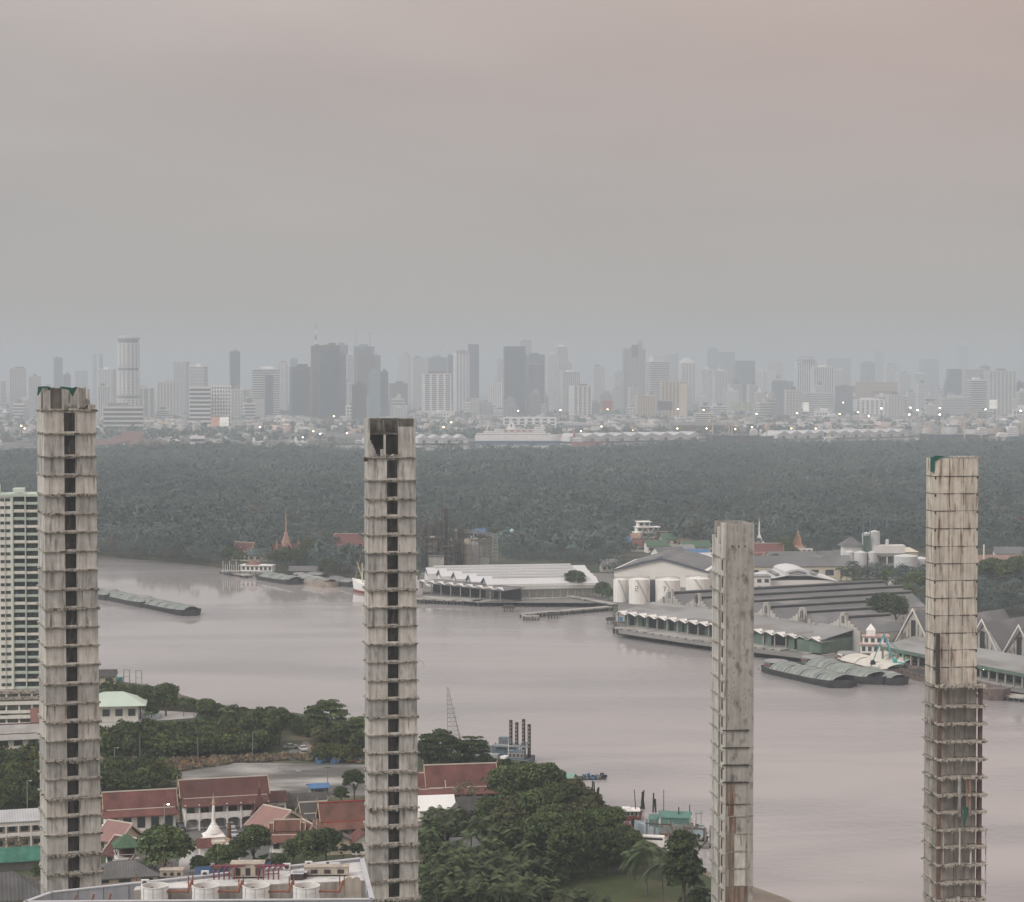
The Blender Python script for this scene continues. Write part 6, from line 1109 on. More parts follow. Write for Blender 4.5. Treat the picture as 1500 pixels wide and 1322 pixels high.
MB().bar((L * .97, 0, 4.5), (L * .86, 0, 20), .2, .12).build('orange_boom', mat('boom_orange', (.42, .2, .08)), T)
# white pier house
T = thing('pier_house', 'white house on stilts over the far water with a pink-brown roof', 'house', G(376, 842, 1), R(-10)); MB().box(-9, 9, 0, 7, 1.8, 5).build('wall', M_white, T); MB().box(-9.6, 9.6, -1, 7.6, 5, 5.4).build('terrace', M_white, T); MB().lathe([(5.6, 5.4), (.1, 8)], 4, (-3, 3.5, 0), R(45)).build('roof', mat('brownish_tiles', (.20, .11, .09)), T); windows(T, None, 7, -9, 9, 0, 2.6, 4.4); MB().box(-20, -9.2, 0, 5, 1.4, 1.8).build('deck', M_deck, T)
for k in range(9): MB().box(-20 + k * 1.3, -19.8 + k * 1.3, 0, .2, 1.8, 5.5 + 2 * (k % 3 == 0)).build('white_post', M_white, T)
for k in range(10): MB().box(-19 + k * 3, -18.6 + k * 3, .2, .6, -1, 1.8).build('pile', M_pile, T)
pier('low grey landing along the shore left of the white pier house', (322, 836), (358, 843), 5, 1.6, 8, side=1); T = thing('skiff', 'tiny red skiff under the white pier house', 'boat', G(344, 845, 0)); hull_mb(7, 2, .8, .4).build('hull', M_hred, T)
# temples and village
thai('far_pavilion', 'small cream temple pavilion with a red gable on the far shore', 'temple hall', 352, 822, 13, 9, 5, 11, rz=R(-30), roof=M_tred, wall=M_cream, skirt=1.2, nwin=4, over=.4); thai('far_pavilion', 'low red-roofed wing right of the small cream temple pavilion', 'temple hall', 364, 822, 8, 7, 4.5, 8, rz=R(10), roof=M_tred, wall=M_cream, skirt=0, nwin=3, finial=False)
shed('green_roof_hall', 'long low green-roofed hall between the cream pavilion and the golden spire', 'hall', 388, 823, 20, 9, 4, 7.5, rz=R(5), roof=mat('dull_green_roof', (.08, .13, .115)), nwin=5)
M_gp = mat('pinkish_gilt', (.42, .27, .2), var=.15, scale=.5); T = thing('golden_spire', 'pinkish golden temple spire rising over the far shore trees', 'temple spire', G(419, 826), R(20)); MB().box(-5, 5, -5, 5, 0, 6).build('wall', M_gp, T); MB().lathe([(5.2, 6), (4.8, 8.5), (4.2, 8.6), (3.9, 11), (3.2, 11.1), (3, 13.5), (2.3, 13.6), (2.1, 16), (1.5, 16.1), (1.3, 18.5), (.7, 19), (.5, 23), (.35, 29), (.05, 33)], 4, (0, 0, 0), R(45)).build('spire', M_gp, T)
for sx, sy in ((5, 0), (-5, 0), (0, -5), (0, 5)): o = MB().roof(-3.2, 3.2, -3.5, 3.5, 6, 12, .25, axis='y' if sy else 'x').build('porch_roof', M_tred, T); o.location = (sx, sy, 0)
for sx in (-6.5, 6.5): MB().lathe([(1.2, 0), (1.2, 6), (.6, 9), (.1, 15)], 8, (sx, -4, 0)).build('pinnacle', M_gp, T)
thai('far_hall', 'big red-roofed hall on the far shore left of the second shaft', 'temple hall', 511, 815, 17, 14, 6, 13.5, rz=R(5), roof=mat('faded_red_tiles', (.17, .07, .065), var=.12, scale=.2), wall=M_white, skirt=1.5, nwin=6, finial=False); shed('pink_block', 'brown-red house half behind the second shaft, far shore', 'house', 535, 822, 12, 10, 9, 12, rz=R(5), roof=M_tred, wall=mat('brick_wall', (.25, .12, .1)), nwin=3)
shed('shore_hut', 'grey-roofed hut among the far shore trees', 'house', 468, 826, 13, 9, 3, 6, rz=R(5), roof=M_gr1, nwin=3, hip=True); shed('shore_hut', 'open dark hut at the water right behind the moored barges', 'house', 445, 843, 16, 6, 2.6, 5, rz=R(0), roof=M_gr1, wall=M_open, nwin=3, z=1.5); T = thing('blue_tarp', 'bright blue tarpaulin sheet beside the far shore hut', 'tarpaulin', G(462, 831), R(5)); MB().roof(-5, 6, 0, 5, 1.6, 2.4, .1).build('sheet', M_bluer, T)
stupa('tall slim white stupa with an orange tip behind the third shaft', 1112, 811, 25.5, 5.5, name='slim_stupa', g=mat('orange_tip', (.45, .22, .1)))
thai('far_hall', 'pair of overlapping dull red roofs at the foot of the slim white stupa', 'temple hall', 1124, 824, 20, 11, 5, 11, rz=R(5), roof=mat('faded_red_tiles', (.2, .1, .1)), wall=M_cream, skirt=1.5, nwin=5, finial=False); thai('far_hall', 'small pale gabled shrine below the dull red roofs', 'temple hall', 1128, 829, 6, 7, 3, 6.5, rz=R(70), roof=M_gr2, wall=M_white, skirt=.8, nwin=2, over=.4)
thai('far_chapel', 'narrow orange-gabled chapel with white columns among the far trees', 'chapel', 1178, 816, 14, 8, 6.5, 15.5, rz=R(80), roof=M_gp, wall=mat('orange_gable', (.45, .22, .12)), skirt=1.2, nwin=3, over=.4); T = thing('chapel_porch', 'white colonnaded porch of the far orange chapel', 'porch', G(1178, 820), 0); 
for k in range(4): MB().box(-4.5 + 3 * k - .4, -4.5 + 3 * k + .4, -.4, .4, 0, 6).build('column', M_white, T)
MB().box(-5.2, 5.2, -.5, .5, 6, 6.8).build('lintel', M_white, T)
T = thing('white_house', 'white four-storey house with shaded galleries above the green-roofed village', 'house', G(950, 796), R(8))
for k, (a_, b2) in enumerate(((-9, 9), (-9, 9), (-7.5, 7.5), (-6.5, 1.5))): MB().box(a_, b2, 1 + .4 * k, 10, k * 3.6, k * 3.6 + 3.2).build('wall', M_white, T); MB().box(a_ - .8, b2 + .8, 0, 10.4, k * 3.6 + 3.2, k * 3.6 + 3.6).build('floor_slab', M_white, T); windows(T, None, 4 if k < 3 else 2, a_, b2, 1 + .4 * k, k * 3.6 + 1, k * 3.6 + 2.6)
thai('village_hall', 'tiny dark red pointed roof beside the white four-storey house', 'hall', 974, 797, 11, 7, 3.5, 8, rz=R(4), roof=M_tdark, wall=M_white, skirt=1.5, nwin=3, finial=False, over=.4)
VG = [(941, 809, 14, 'M_tred', 'red-roofed village house left of the green roofs'), (964, 810, 14, 'M_tgrn', 'green-roofed village house, leftmost of the green group'), (990, 800, 18, 'M_tgrn', 'long green roof at the back of the village'), (1003, 806, 9, 'M_torg', 'orange stepped temple roof inside the green-roofed group'), (1020, 812, 18, 'M_tgrn', 'widest green roof nearest the river in the village'), (1014, 800, 12, 'M_tgrn', 'green-roofed house with a white gable behind the widest green roof'), (1036, 805, 9, 'M_torg', 'brownish gable at the right end of the green roofs'), (914, 802, 9, 'M_bluer', 'blue-roofed hut left of the white four-storey house'), (889, 796, 8, 'M_bluer', 'small blue roof farther left in the village'), (903, 797, 11, 'M_gr1', 'grey-roofed house between two blue roofs'), (866, 798, 9, 'M_gr1', 'grey-roofed house at the left end of the village'), (846, 800, 8, 'M_gr2', 'pale roof at the left fringe of the village'), (890, 810, 10, 'M_gr2', 'pale-roofed hut below the blue roofs'), (933, 797, 7, 'M_gp', 'small tan house beside the white four-storey house'), (985, 822, 18, 'M_gr1', 'dark grey roof right behind the big store'), (1022, 824, 14, 'M_bluer', 'blue-green roof near the third shaft'), (1003, 817, 14, 'M_gr2', 'pale roof below the green roofs'), (1036, 829, 12, 'M_wr', 'whitish hut left of the third shaft'), (893, 838, 9, 'M_gr2', 'pale shed between the warehouse and the big store'), (1060, 795, 9, 'M_bluer', 'blue roof among trees behind the third shaft'),
      (1064, 737, 10, 'M_wr', 'white house deep in the forest above the third shaft'), (1078, 684, 8, 'M_wr', 'tiny pale roof at the back of the forest'), (217, 683, 7, 'M_wr', 'tiny white roof in the forest right of the leftmost shaft'), (336, 762, 6, 'M_wr', 'little white roof lost in the forest, left'), (262, 785, 9, 'M_gr2', 'grey roof hidden among trees near the far shore'), (280, 784, 6, 'M_gr2', 'smaller grey roof beside the hidden one'), (664, 678, 8, 'M_cream', 'tiny cream roof at the far edge of the forest'), (1306, 665, 10, 'M_gr2', 'pale roof in the forest left of the rightmost shaft'), (852, 716, 6, 'M_cream', 'tiny tan roof in the middle of the forest'), (703, 790, 10, 'M_bluer', 'blue roof right of the lattice gantry'),
      (1342, 791, 14, 'M_gr1', 'grey roofs left of the rightmost shaft in the trees'), (1322, 790, 7, 'M_bluer', 'bright blue roof in the trees left of the rightmost shaft'), (1133, 763, 9, 'M_white', 'white house in the trees right of the slim stupa'), (1146, 765, 10, 'M_gr1', 'grey house beside the white one in the trees'), (1470, 838, 26, 'M_rbr', 'long reddish-brown shed roof right of the rightmost shaft'), (1480, 822, 18, 'M_gr1', 'grey roof behind the long reddish-brown shed'), (1494, 770, 8, 'M_tred', 'little red roof at the right edge of the forest'), (1090, 846, 14, 'M_shed5', 'white annexe just right of the third shaft')]
M_rbr = mat('reddish_sheet_roof', (.26, .17, .14), var=.15, scale=.2, corr=('X', .8))
for x, y, s, m_, lab in VG: shed('village_house', lab, 'house', x, y, s, s * .6, 3.4 + s * .06, 6 + s * .12, rz=R(rnd.uniform(-12, 25)), roof=globals()[m_], wall=(M_cream, M_shed5, M_wc)[int(x) % 3], nwin=3)
shed('long_dark_roof', 'long dark roof ridge behind the white barrel-roofed building', 'warehouse', 1160, 851, 66, 18, 8, 13, rz=R(3), roof=M_gr1, nwin=8); shed('long_dark_roof', 'grey roofs farther back, left of the plant', 'warehouse', 1178, 832, 40, 16, 5, 9, rz=R(3), roof=M_gr1, nwin=5); shed('long_dark_roof', 'small grey-roofed sheds left of the plant silos', 'warehouse', 1222, 832, 16, 12, 5, 9.5, rz=R(3), roof=M_gr1, nwin=3); shed('long_dark_roof', 'dark roof half hidden by the first palms left of the plant', 'warehouse', 1243, 832, 15, 13, 5, 10, rz=R(3), roof=M_gr1, nwin=3)
c_ = G(1168, 866, 2); T = thing('barrel_roof_building', 'white building with a low fan-shaped roof and raised central vault', 'warehouse', c_, R(3)); MB().box(-20, 20, 0, 34, 0, 5.5).build('wall', M_shed5, T); MB().extr([(-21, 5.2), (0, 9.4), (21, 5.2), (21, 4.9), (0, 9.1), (-21, 4.9)], 'y', -1, 36).build('roof', M_wr, T); MB().extr([(-6.5, 7.8), (-6.5, 10.0), (-3.5, 11.0), (0, 11.4), (3.5, 11.0), (6.5, 10.0), (6.5, 7.8)], 'y', -.6, 33).build('vault', M_wr, T); MB().extr([(-4.5, 8.6), (-4.5, 9.6), (0, 10.6), (4.5, 9.6), (4.5, 8.6)], 'y', -.75, -.61).build('vault_front', M_gr1, T)
for s_ in (-1, 1): MB().box(s_ * 10 - 1, s_ * 10 + 1, 2, 32, 8.0, 8.9).build('roof_vent', M_gr2, T)
T = thing('office_annexe', 'pale two-storey annexe with small windows right of the third shaft', 'building', G(1103, 868), R(3)); MB().box(-14, 9, 0, 10, 0, 8).build('wall', M_shed5, T); MB().box(-14.4, 9.4, -.5, 10.4, 8, 8.5).build('roof', M_gr2, T); windows(T, None, 6, -14, 9, 0, 1.4, 3.2); windows(T, None, 6, -14, 9, 0, 5, 6.8)
# process plant with silos at right
T = thing('silo_plant', 'concrete processing plant with open floors, silos and a blue-grey gantry', 'plant', G(1300, 846), R(4)); s = T.location.y / FPX
for z in (0, 6, 11.5): MB().box(-12, 11, 0, 10, z, z + .8 + .7 * (z > 0)).build('floor_slab', M_gr2, T)
for k in range(5): MB().box(-11.5 + 5.5 * k, -10.9 + 5.5 * k, .2, .8, 0, 12).build('column', M_shed5, T)
MB().box(-11, 10, 4, 9.5, .8, 11.5).build('inner_wall', M_wc, T); MB().box(-8, 10.5, 2, 9, 13, 17.5).build('upper_store', M_shed5, T); MB().box(-9, 11.3, 1.4, 9.6, 12.6, 13.2).build('roof', M_gr1, T)
M_al = mat('aluminium_silo', (.56, .57, .57), rough=.55, var=.06, scale=.3, streak=.1)
for x, y, r, h in ((-15.5, -1, 3.6, 14), (-21, 2, 3.2, 14), (-9, -1, 2.6, 14), (-6.2, 5, 3.0, 25), (-10.5, 6, 2.4, 24), (1, 5, 1.0, 20.5)): MB().lathe([(r, 0), (r, h), (.2, h + r * .3)], 18, (x, y, 0)).build('silo', M_al, T)
q = MB()
for z0, z1 in ((0, 20), (24, 34)):
    for sx in (-13.5, -9.5): q.bar((sx, 1, 0 if z0 == 0 else 24), (sx, 1, z1), .25)
q.bar((-13.5, 1, 33.5), (-9.5, 1, 33.5), .25).bar((-13.5, 1, 24), (-9.5, 1, 24), .25).bar((-13.5, 1, 20), (-13.5, 1, 24), .25).bar((-11.5, 1, 33.5), (-11.5, 1, 41), .12).bar((-9.5, 1, 20), (-9.5, 1, 24), .25); q.build('gantry', M_dbl, T); MB().box(-13, -10, 1.5, 3.5, 0, 23).build('lift_shaft', M_dkg, T); MB().box(-23.5, -13, 5, 12, 0, 17.5).build('side_block', M_shed5, T); MB().lathe([(9, 17.3), (.5, 22)], 4, (-18.5, 8.5, 0), R(45), .8).build('hip_roof', M_gr1, T)
T = thing('round_tank', 'squat silver round tank between the plant and the rightmost shaft', 'tank', G(1330, 853)); MB().lathe([(6.4, 3.5), (6.4, 13.6), (6.0, 13.8), (.4, 14.6)], 26, (0, 6.4, 0)).build('shell', M_al, T); MB().lathe([(6.2, 0), (6.2, 3.5)], 16, (0, 6.4, 0)).build('base', M_gr1, T); windows(T, None, 4, -6, 5, 0, .8, 2.4); T = thing('round_tank', 'second silver tank partly behind the rightmost shaft', 'tank', G(1351, 850)); MB().lathe([(5, 0), (5, 11.5), (.4, 12.4)], 24, (0, 5, 0)).build('shell', M_al, T); MB().box(-8, 6, -4, 0, 0, 5).build('pump_house', M_gr1, T)
shed('white_villa', 'cream hip-roofed villa just above the silver tank', 'house', 1331, 826, 11, 8, 7, 9.5, rz=R(5), roof=M_cream, wall=M_cream, nwin=3, hip=True); shed('plant_shed', 'white low sheds in front of the silver tank', 'shed', 1345, 866, 28, 9, 5, 7, rz=R(5), roof=M_gr2, wall=M_shed5, nwin=5)
T = thing('white_chimney', 'slim white chimney pipe right of the rightmost shaft', 'chimney', G(1441, 847)); MB().bar((0, 0, .8), (0, 0, 18.5), .5, .45, 8).bar((-8, 0, .8), (0, 0, .8), .5, .5, 8).build('pipe', M_shed5, T)
# refinery of rusty columns
M_rst = mat('rusty_plant_steel', (.085, .068, .06), var=.3, scale=.4, streak=.3); M_rst2 = mat('buff_column', (.30, .265, .215), var=.15, scale=.4, streak=.3)
def lattice(T, x0, x1, y0, y1, h, n_, m_, t=.42, nm='frame'):
    q = MB(); cs = [(x0, y0), (x1, y0), (x1, y1), (x0, y1)]
    for c2 in cs: q.bar((*c2, 0), (*c2, h), t)
    for i in range(1, n_ + 1):
        z = h * i / n_
        for k in range(4): q.bar((*cs[k], z), (*cs[(k + 1) % 4], z), t * .8)
        q.box(x0, x1, y0, y1, z - .12, z + .05) if i % 2 == 0 and n_ < 9 else None
        for k in (0, 1): q.bar((*cs[k], z - h / n_), (*cs[(k + 1) % 4], z), t * .5)
    q.build(nm, m_, T)
RFB = G(652, 828)
def RF(nm, lab, px, yb, yt, r, m_, fr=None, cat='column'):
    c2 = G(px, yb); h = (yb - yt) * c2.y / FPX; T = thing(nm, lab, cat, c2); 
    if r: MB().lathe([(r, 0), (r, h * .45), (r * 1.12, h * .45), (r * 1.12, h * .47), (r * .9, h * .47), (r * .9, h - r), (r * .5, h - .1), (.05, h)], 14).build('shell', m_, T)
    if fr: lattice(T, -fr, fr, -fr, fr, h * (.95 if r else 1), max(4, int(h / 4.5)), M_rst)
    return T
RF('rusty_column', 'rusty framed column at the left end of the refinery', 622, 828, 768, 1.6, M_rst, 3.4); RF('rusty_column', 'second rusty framed column from the left of the refinery', 636, 828, 765, 1.4, M_rst, 2.8); RF('distillation_tower', 'tallest rusty refinery tower with platforms', 653, 828, 742, 1.3, M_rst, 2.2); RF('rusty_column', 'buff cylinder inside a rusty frame left of the tallest refinery tower', 634, 830, 785, 3.2, M_rst2, 4.6); RF('rusty_column', 'rusty column right of the tallest tower', 669, 828, 776, 1.8, M_rst2, 2.6); RF('rusty_column', 'thin rusty column at the middle of the refinery', 661, 829, 790, 1.0, M_rst2, 2.2); RF('rusty_column', 'close-set rusty column right of the middle one', 675, 828, 772, 1.0, M_rst, 1.7); RF('rusty_column', 'thin framed rusty stack left of the tallest tower', 646, 829, 762, .8, M_rst, 2.0)
RF('buff_silo', 'buff silo with a domed top right of the refinery frames', 685, 829, 789, 3.2, M_rst2); RF('grey_silo', 'grey cylinder next to the buff silo', 694, 829, 793, 2.0, M_gr2); RF('grey_silo', 'slimmer grey cylinder at the right of the buff silo', 699, 829, 794, 1.2, M_gr2)
RF('rusty_column', 'short rusty frame close against the second shaft', 626, 830, 790, 0, M_rst, 3.0); RF('rusty_column', 'low wide rusty frame before the tallest refinery tower', 656, 831, 800, 0, M_rst, 3.6); RF('rusty_column', 'rusty frame between the thin columns and the buff silo', 671, 830, 792, 0, M_rst, 2.4)
T = thing('control_house', 'flat grey control house at the foot of the refinery', 'building', G(643, 832), R(3)); MB().box(-6, 3, 0, 8, 0, 6.5).build('wall', M_wc, T); MB().box(-6.4, 3.4, -.4, 8.4, 6.5, 7.1).build('roof', M_gr1, T)
T = thing('small_grey_house', 'grey box building right of the grey cylinders', 'building', G(704, 829), R(3)); MB().box(-5, 5, 0, 8, 0, 5.5).build('wall', M_gr2, T); MB().box(-5.3, 5.3, -.4, 8.3, 5.5, 6).build('roof', M_gr1, T)
T = thing('pipe_gantry', 'tall grey lattice pipe bridge stepping down at the right of the refinery', 'gantry', G(725, 828), 0); s = T.location.y / FPX
lattice(T, -1.4, 1.4, 0, 2.6, 45 * s, 9, M_gr2, .22, 'tower'); q = MB()
for (xa, za, xb, zb_) in ((0, 45, -24, 51), (-24, 51, -50, 51)):
    for dz in (0, 3.6):
        for y in (0, 2.6): q.bar((xa * s, y, (za - dz) * s), (xb * s, y, (zb_ - dz) * s), .2)
    for k in range(9): t = k / 8; x = (xa + (xb - xa) * t) * s; z = (za + (zb_ - za) * t) * s; q.bar((x, 0, z), (x, 0, z - 3.6 * s), .14).bar((x, 0, z), (x + (xb - xa) * s / 8, 0, z - 3.6 * s), .12)
q.build('pipe_bridge', M_gr2, T)
for x in (-25, -15, -8): lattice(T, x * s - .7, x * s + .7, 0, 2.6, 46 * s, 9, M_rst, .12, 'leg_frame')
T = thing('water_tower', 'slim grey water tower in the trees right of the gantry', 'tower', G(745, 808)); MB().bar((0, 0, 0), (0, 0, 7), .7, .7, 8).lathe([(.8, 7), (2.0, 7.6), (2.0, 10), (.2, 10.6)], 12).build('tank', M_gr2, T)
T = thing('water_ball', 'small pale blue water ball tower above the forest edge', 'tower', G(750, 806)); MB().bar((0, 0, 0), (0, 0, 11), .25, .2, 6).build('pole', M_gr2, T); MB().lathe([(.1, 10.6), (1.2, 11.2), (1.6, 12.2), (1.2, 13.2), (.1, 13.8)], 12).build('ball', mat('pale_blue_paint', (.35, .5, .6)), T)
# individually visible trees of the far bank
FT = [('b1', 842, 873, 1.15, 'round dark tree between the white warehouse and its lean-to'), ('d1', 882, 876, 1.0, 'dark tree left of the white tanks'), ('d1', 892, 880, .8, 'smaller tree touching the leftmost white tank'), ('palm2', 873, 878, .7, 'pale palm at the shore left of the tanks'), ('b1', 1296, 935, 1.7, 'big green tree between the sawtooth and gabled warehouses'), ('b2', 1312, 925, 1.35, 'tree behind the big green one by the gabled warehouses'), ('b3', 1282, 925, 1.1, 'lighter tree touching the sawtooth roofs'),
    ('b1', 1148, 822, 1.3, 'dark tree left of the orange chapel'), ('d1', 1160, 824, 1.2, 'dense tree in front of the orange chapel'), ('b2', 1135, 838, .9, 'dark tree below the dull red roofs'), ('d1', 1118, 842, .9, 'dark tree right of the third shaft'), ('d1', 1205, 838, .9, 'round tree among the grey roofs left of the plant'), ('palm', 1232, 858, 1.2, 'first palm left of the plant'), ('palm', 1248, 860, 1.2, 'second palm left of the plant'), ('palm', 1262, 862, 1.1, 'palm in front of the plant, left one'), ('palm', 1240, 866, 1.1, 'palm behind the sawtooth ridge ends'), ('b2', 1300, 864, 1.0, 'tree in front of the plant floors'), ('palm', 1320, 878, 1.3, 'tall palm before the silver tank'), ('palm', 1334, 888, 1.3, 'palm between the silver tank and gabled warehouses'), ('b1', 1345, 884, 1.4, 'tree left of the rightmost shaft'), ('b2', 1325, 900, 1.2, 'tree behind the first pale gable'), ('b3', 1348, 895, 1.0, 'olive tree beside the rightmost shaft'),
    ('b1', 1452, 865, 1.5, 'broad tree right of the rightmost shaft'), ('b2', 1475, 870, 1.5, 'broad tree nearer the right edge'), ('b1', 1495, 862, 1.5, 'tree at the right edge above the gabled roofs'), ('d1', 1465, 850, 1.4, 'dark tree under the reddish-brown shed'), ('b3', 1488, 852, 1.3, 'olive tree right of the reddish-brown shed'), ('b1', 1385, 872, 1.5, 'tree hidden behind the rightmost shaft'),
    ('b3', 452, 828, 1.5, 'reddish bushy tree right of the golden spire'), ('b1', 436, 838, 1.2, 'dark shore tree below the golden spire'), ('b2', 420, 838, 1.2, 'dark shore tree left of the moored barges'), ('b1', 405, 838, 1.1, 'shore tree right of the white pier house'), ('d1', 498, 838, 1.4, 'dense shore tree below the big red hall'), ('b1', 512, 836, 1.3, 'shore tree left of the second shaft'), ('d1', 480, 845, 1.3, 'dark tree behind the buff-hulled barge'), ('b2', 350, 832, .9, 'shore tree under the cream temple pavilion'), ('b1', 335, 830, 1.0, 'shore tree left of the cream temple pavilion'), ('d1', 620, 826, 1.0, 'dark tree at the left foot of the refinery')]
for t_ in FT: tree(*t_)
# shoreline mangroves and tree belts of the far bank (beyond counting)
tm = [crown(s, 5.0, 4.6, 5.2, 16, 16, .42, 1.0) for s in (61, 62, 63)] + [palm(64, 9.5, 12, 4.6, 1.0, 1.1, 7)]
scrub('shore_trees', [(-100, 800), (0, 808), (145, 815), (230, 823), (300, 829), (330, 832), (345, 812), (300, 806), (145, 796), (-100, 785)], 6.5, .8, 1.25, 'mangroves crowding the far shore left of the temple', 71, M_forest, temps=tm[:3])
scrub('shore_trees', [(380, 834), (440, 839), (530, 847), (530, 800), (475, 802), (430, 822), (380, 824)], 7.5, .6, 1.05, 'trees massed behind the moored barges', 72, M_forest, temps=tm, warm=.15)
scrub('belt_trees', [(735, 830), (830, 833), (885, 842), (905, 846), (912, 812), (900, 798), (960, 800), (1060, 800), (1060, 780), (735, 785)], 8.5, .7, 1.1, 'trees around the village roofs', 73, M_forest, temps=tm); scrub('belt_trees', [(1100, 815), (1250, 822), (1350, 812), (1500, 815), (1500, 785), (1100, 785)], 8.5, .7, 1.15, 'trees around the far chapel and plant', 74, M_forest, temps=tm)
scrub('belt_trees', [(1240, 860), (1300, 866), (1325, 900), (1360, 905), (1500, 905), (1600, 900), (1600, 845), (1440, 845), (1360, 852), (1240, 850)], 7, .8, 1.15, 'trees behind the gabled warehouses', 75, M_forest, temps=tm); scrub('belt_trees', [(1420, 850), (1600, 850), (1600, 818), (1500, 818), (1490, 838), (1430, 842)], 8, .7, 1.0, 'trees below the reddish-brown shed', 76, M_forest, temps=tm)
# ============================================================ FAR CITY
def DC(yb, z=2.6):
    Y = DY(yb, z); return Y if Y < 4200 else 4200 + (Y - 4200) * .42
def cm(name, col, **k): return mat(name, col, var=.1, scale=.02, **k)
CC = dict(W=cm('white_facade', (.78, .77, .76), rnd_=.1), P=cm('pale_facade', (.60, .585, .57), rnd_=.14), G=cm('grey_facade', (.30, .30, .31), rnd_=.15), D=cm('dark_facade', (.085, .09, .105), rnd_=.2),
          B=cm('brown_facade', (.21, .16, .14), rnd_=.15), C=cm('cream_facade', (.62, .52, .40), rnd_=.1), N=cm('navy_facade', (.07, .085, .12), rnd_=.15), T=cm('teal_facade', (.32, .42, .42)), R=cm('red_roof_tiles', (.21, .125, .115)), S=cm('slate_facade', (.16, .18, .21), rnd_=.15))
M_gl = mat('tower_glazing', (.07, .082, .10), rough=.35, var=.3, scale=.03, rnd_=.3, spec=.6)
M_gl2 = mat('pale_tower_glazing', (.20, .225, .25), rough=.4, var=.25, scale=.03, rnd_=.3, spec=.6)
M_glt = mat('teal_tower_glazing', (.16, .26, .27), rough=.35, var=.25, scale=.03, spec=.6)
M_roofg = mat('roof_grey', (.22, .22, .225), var=.2, scale=.05, rnd_=.25)
M_dk = mat('dark_metal', (.05, .05, .055), rough=.7, var=.2)
def bld(w, d, h, style, c, g='d', fs=4.2, T=None, top=True, seed=0):
    """facade shell (spandrels and piers) round a glazed core"""
    rg = random.Random(seed); hw = w / 2; mw = CC[c]; mg = {'d': M_gl, 'p': M_gl2, 't': M_glt, 's': CC['S']}[g]
    k = MB().box(-hw + .7, hw - .7, .7, d - .7, 0, h - .5); k.build('glazing', mg, T)
    f = MB(); hh = h
    if style in ('band', 'grid', 'balc'):
        n = max(2, int(h / fs)); s_ = h / n; fr = .42 if style == 'band' else .38
        for i in range(n + 1):
            z = i * s_; f.box(-hw, hw, 0, d, z - (s_ * fr if i else 0), z + .01 * 0)
    if style in ('rib', 'grid', 'balc'):
        ps = {'rib': max(4.5, w / 9), 'grid': max(6., w / 7), 'balc': w / 4.}[style]; n = max(2, round(w / ps)); ps = w / n
        for i in range(n + 1):
            x = -hw + i * ps; b_ = ps * (.22 if style != 'balc' else .16); f.box(max(-hw - .2, x - b_), min(hw + .2, x + b_), -.3, .72, 0, h)
        n = max(2, round(d / ps)); ps = d / n
        for i in range(n + 1):
            y = i * ps; b_ = ps * .22
            for sx in (-1, 1): f.box(sx * hw - .35, sx * hw + .35, max(-.25, y - b_), min(d + .25, y + b_), 0, h)
    if style == 'dark':
        n = max(2, int(h / (fs * 2))); 
        for i in range(n + 1): f.box(-hw + .4, hw - .4, .4, d - .4, i * h / n - .7, i * h / n)
        n = max(3, int(w / 7))
        for i in range(n + 1): x = -hw + .5 + i * (w - 1.4) / n; f.box(x, x + .45, .3, .72, 0, h)
    f.box(-hw - .15, hw + .15, -.15, d + .15, h - 1.2, h + .8); f.build('facade', mw, T)
    if top:
        r = MB(); a = rg.uniform(.25, .5); cx = rg.uniform(-.15, .15) * w; r.box(cx - w * a / 2, cx + w * a / 2, d * .25, d * .75, h + .8, h + .8 + rg.uniform(4, 8))
        if rg.random() < .6: r.box(-cx - w * .1, -cx + w * .1, d * .1, d * .22, h + .8, h + 3.5)
        r.build('roof_plant_room', mw if rg.random() < .6 else M_roofg, T)
SEED = [0]
def B(x0, x1, yt, yb, style, c, label, g='d', name='office_tower', cat='tower', rz=None, dr=.7, fs=4.2, top=True, z0=2.6, group=None):
    SEED[0] += 1; rg = random.Random(SEED[0] * 7 + 1)
    Y = DC(yb, z0); xc = (x0 + x1) / 2; p = At(xc, yb, Y); p.z = z0; wt = (x1 - x0) * Y / FPX; rz = rg.choice((.32, .26, .3, -.2)) if rz is None else rz
    ca, sa = math.cos(rz), abs(math.sin(rz)); w_ = wt / (ca + dr * sa); h = At(xc, yt, Y).z - z0; d = dr * w_
    T = thing(name, label, cat, (p.x + math.sin(rz) * d / 2, Y, z0), rz, group)
    bld(w_, d, h, style, c, g, fs, T, top, SEED[0]); T['_d'] = 0; del T['_d']
    return T, w_, d, h
AP = dict(name='apartment_tower', cat='tower')
# left to right
B(0, 9, 558, 596, 'band', 'W', 'narrow white block cut by the left edge of the photo', **AP)
B(11, 38, 540, 598, 'grid', 'P', 'pale gridded apartment slab second from the left edge of the skyline', 'p', **AP)
B(40, 60, 552, 600, 'grid', 'P', 'short pale slab just left of the leftmost concrete shaft', 'p', **AP)
B(77, 92, 525, 584, 'dark', 'S', 'slim dark tower rising behind the leftmost concrete shaft')
B(91, 104, 549, 590, 'dark', 'G', 'grey block leaning against the slim dark tower at left')
B(107, 128, 544, 586, 'grid', 'P', 'pale block with greenish lit roofline right of the slim dark tower', 'p', **AP)
B(136, 141, 519, 578, 'rib', 'T', 'thin faint teal tower, left one of a close pair', 'p'); B(145, 151, 519, 578, 'dark', 'G', 'thin faint grey tower, right one of a close pair')
B(144, 168, 541, 598, 'rib', 'W', 'slender white apartment tower left of the round skyscraper', 'p', **AP); B(141, 160, 566, 605, 'grid', 'W', 'low white apartment block beside the leftmost concrete shaft', **AP)
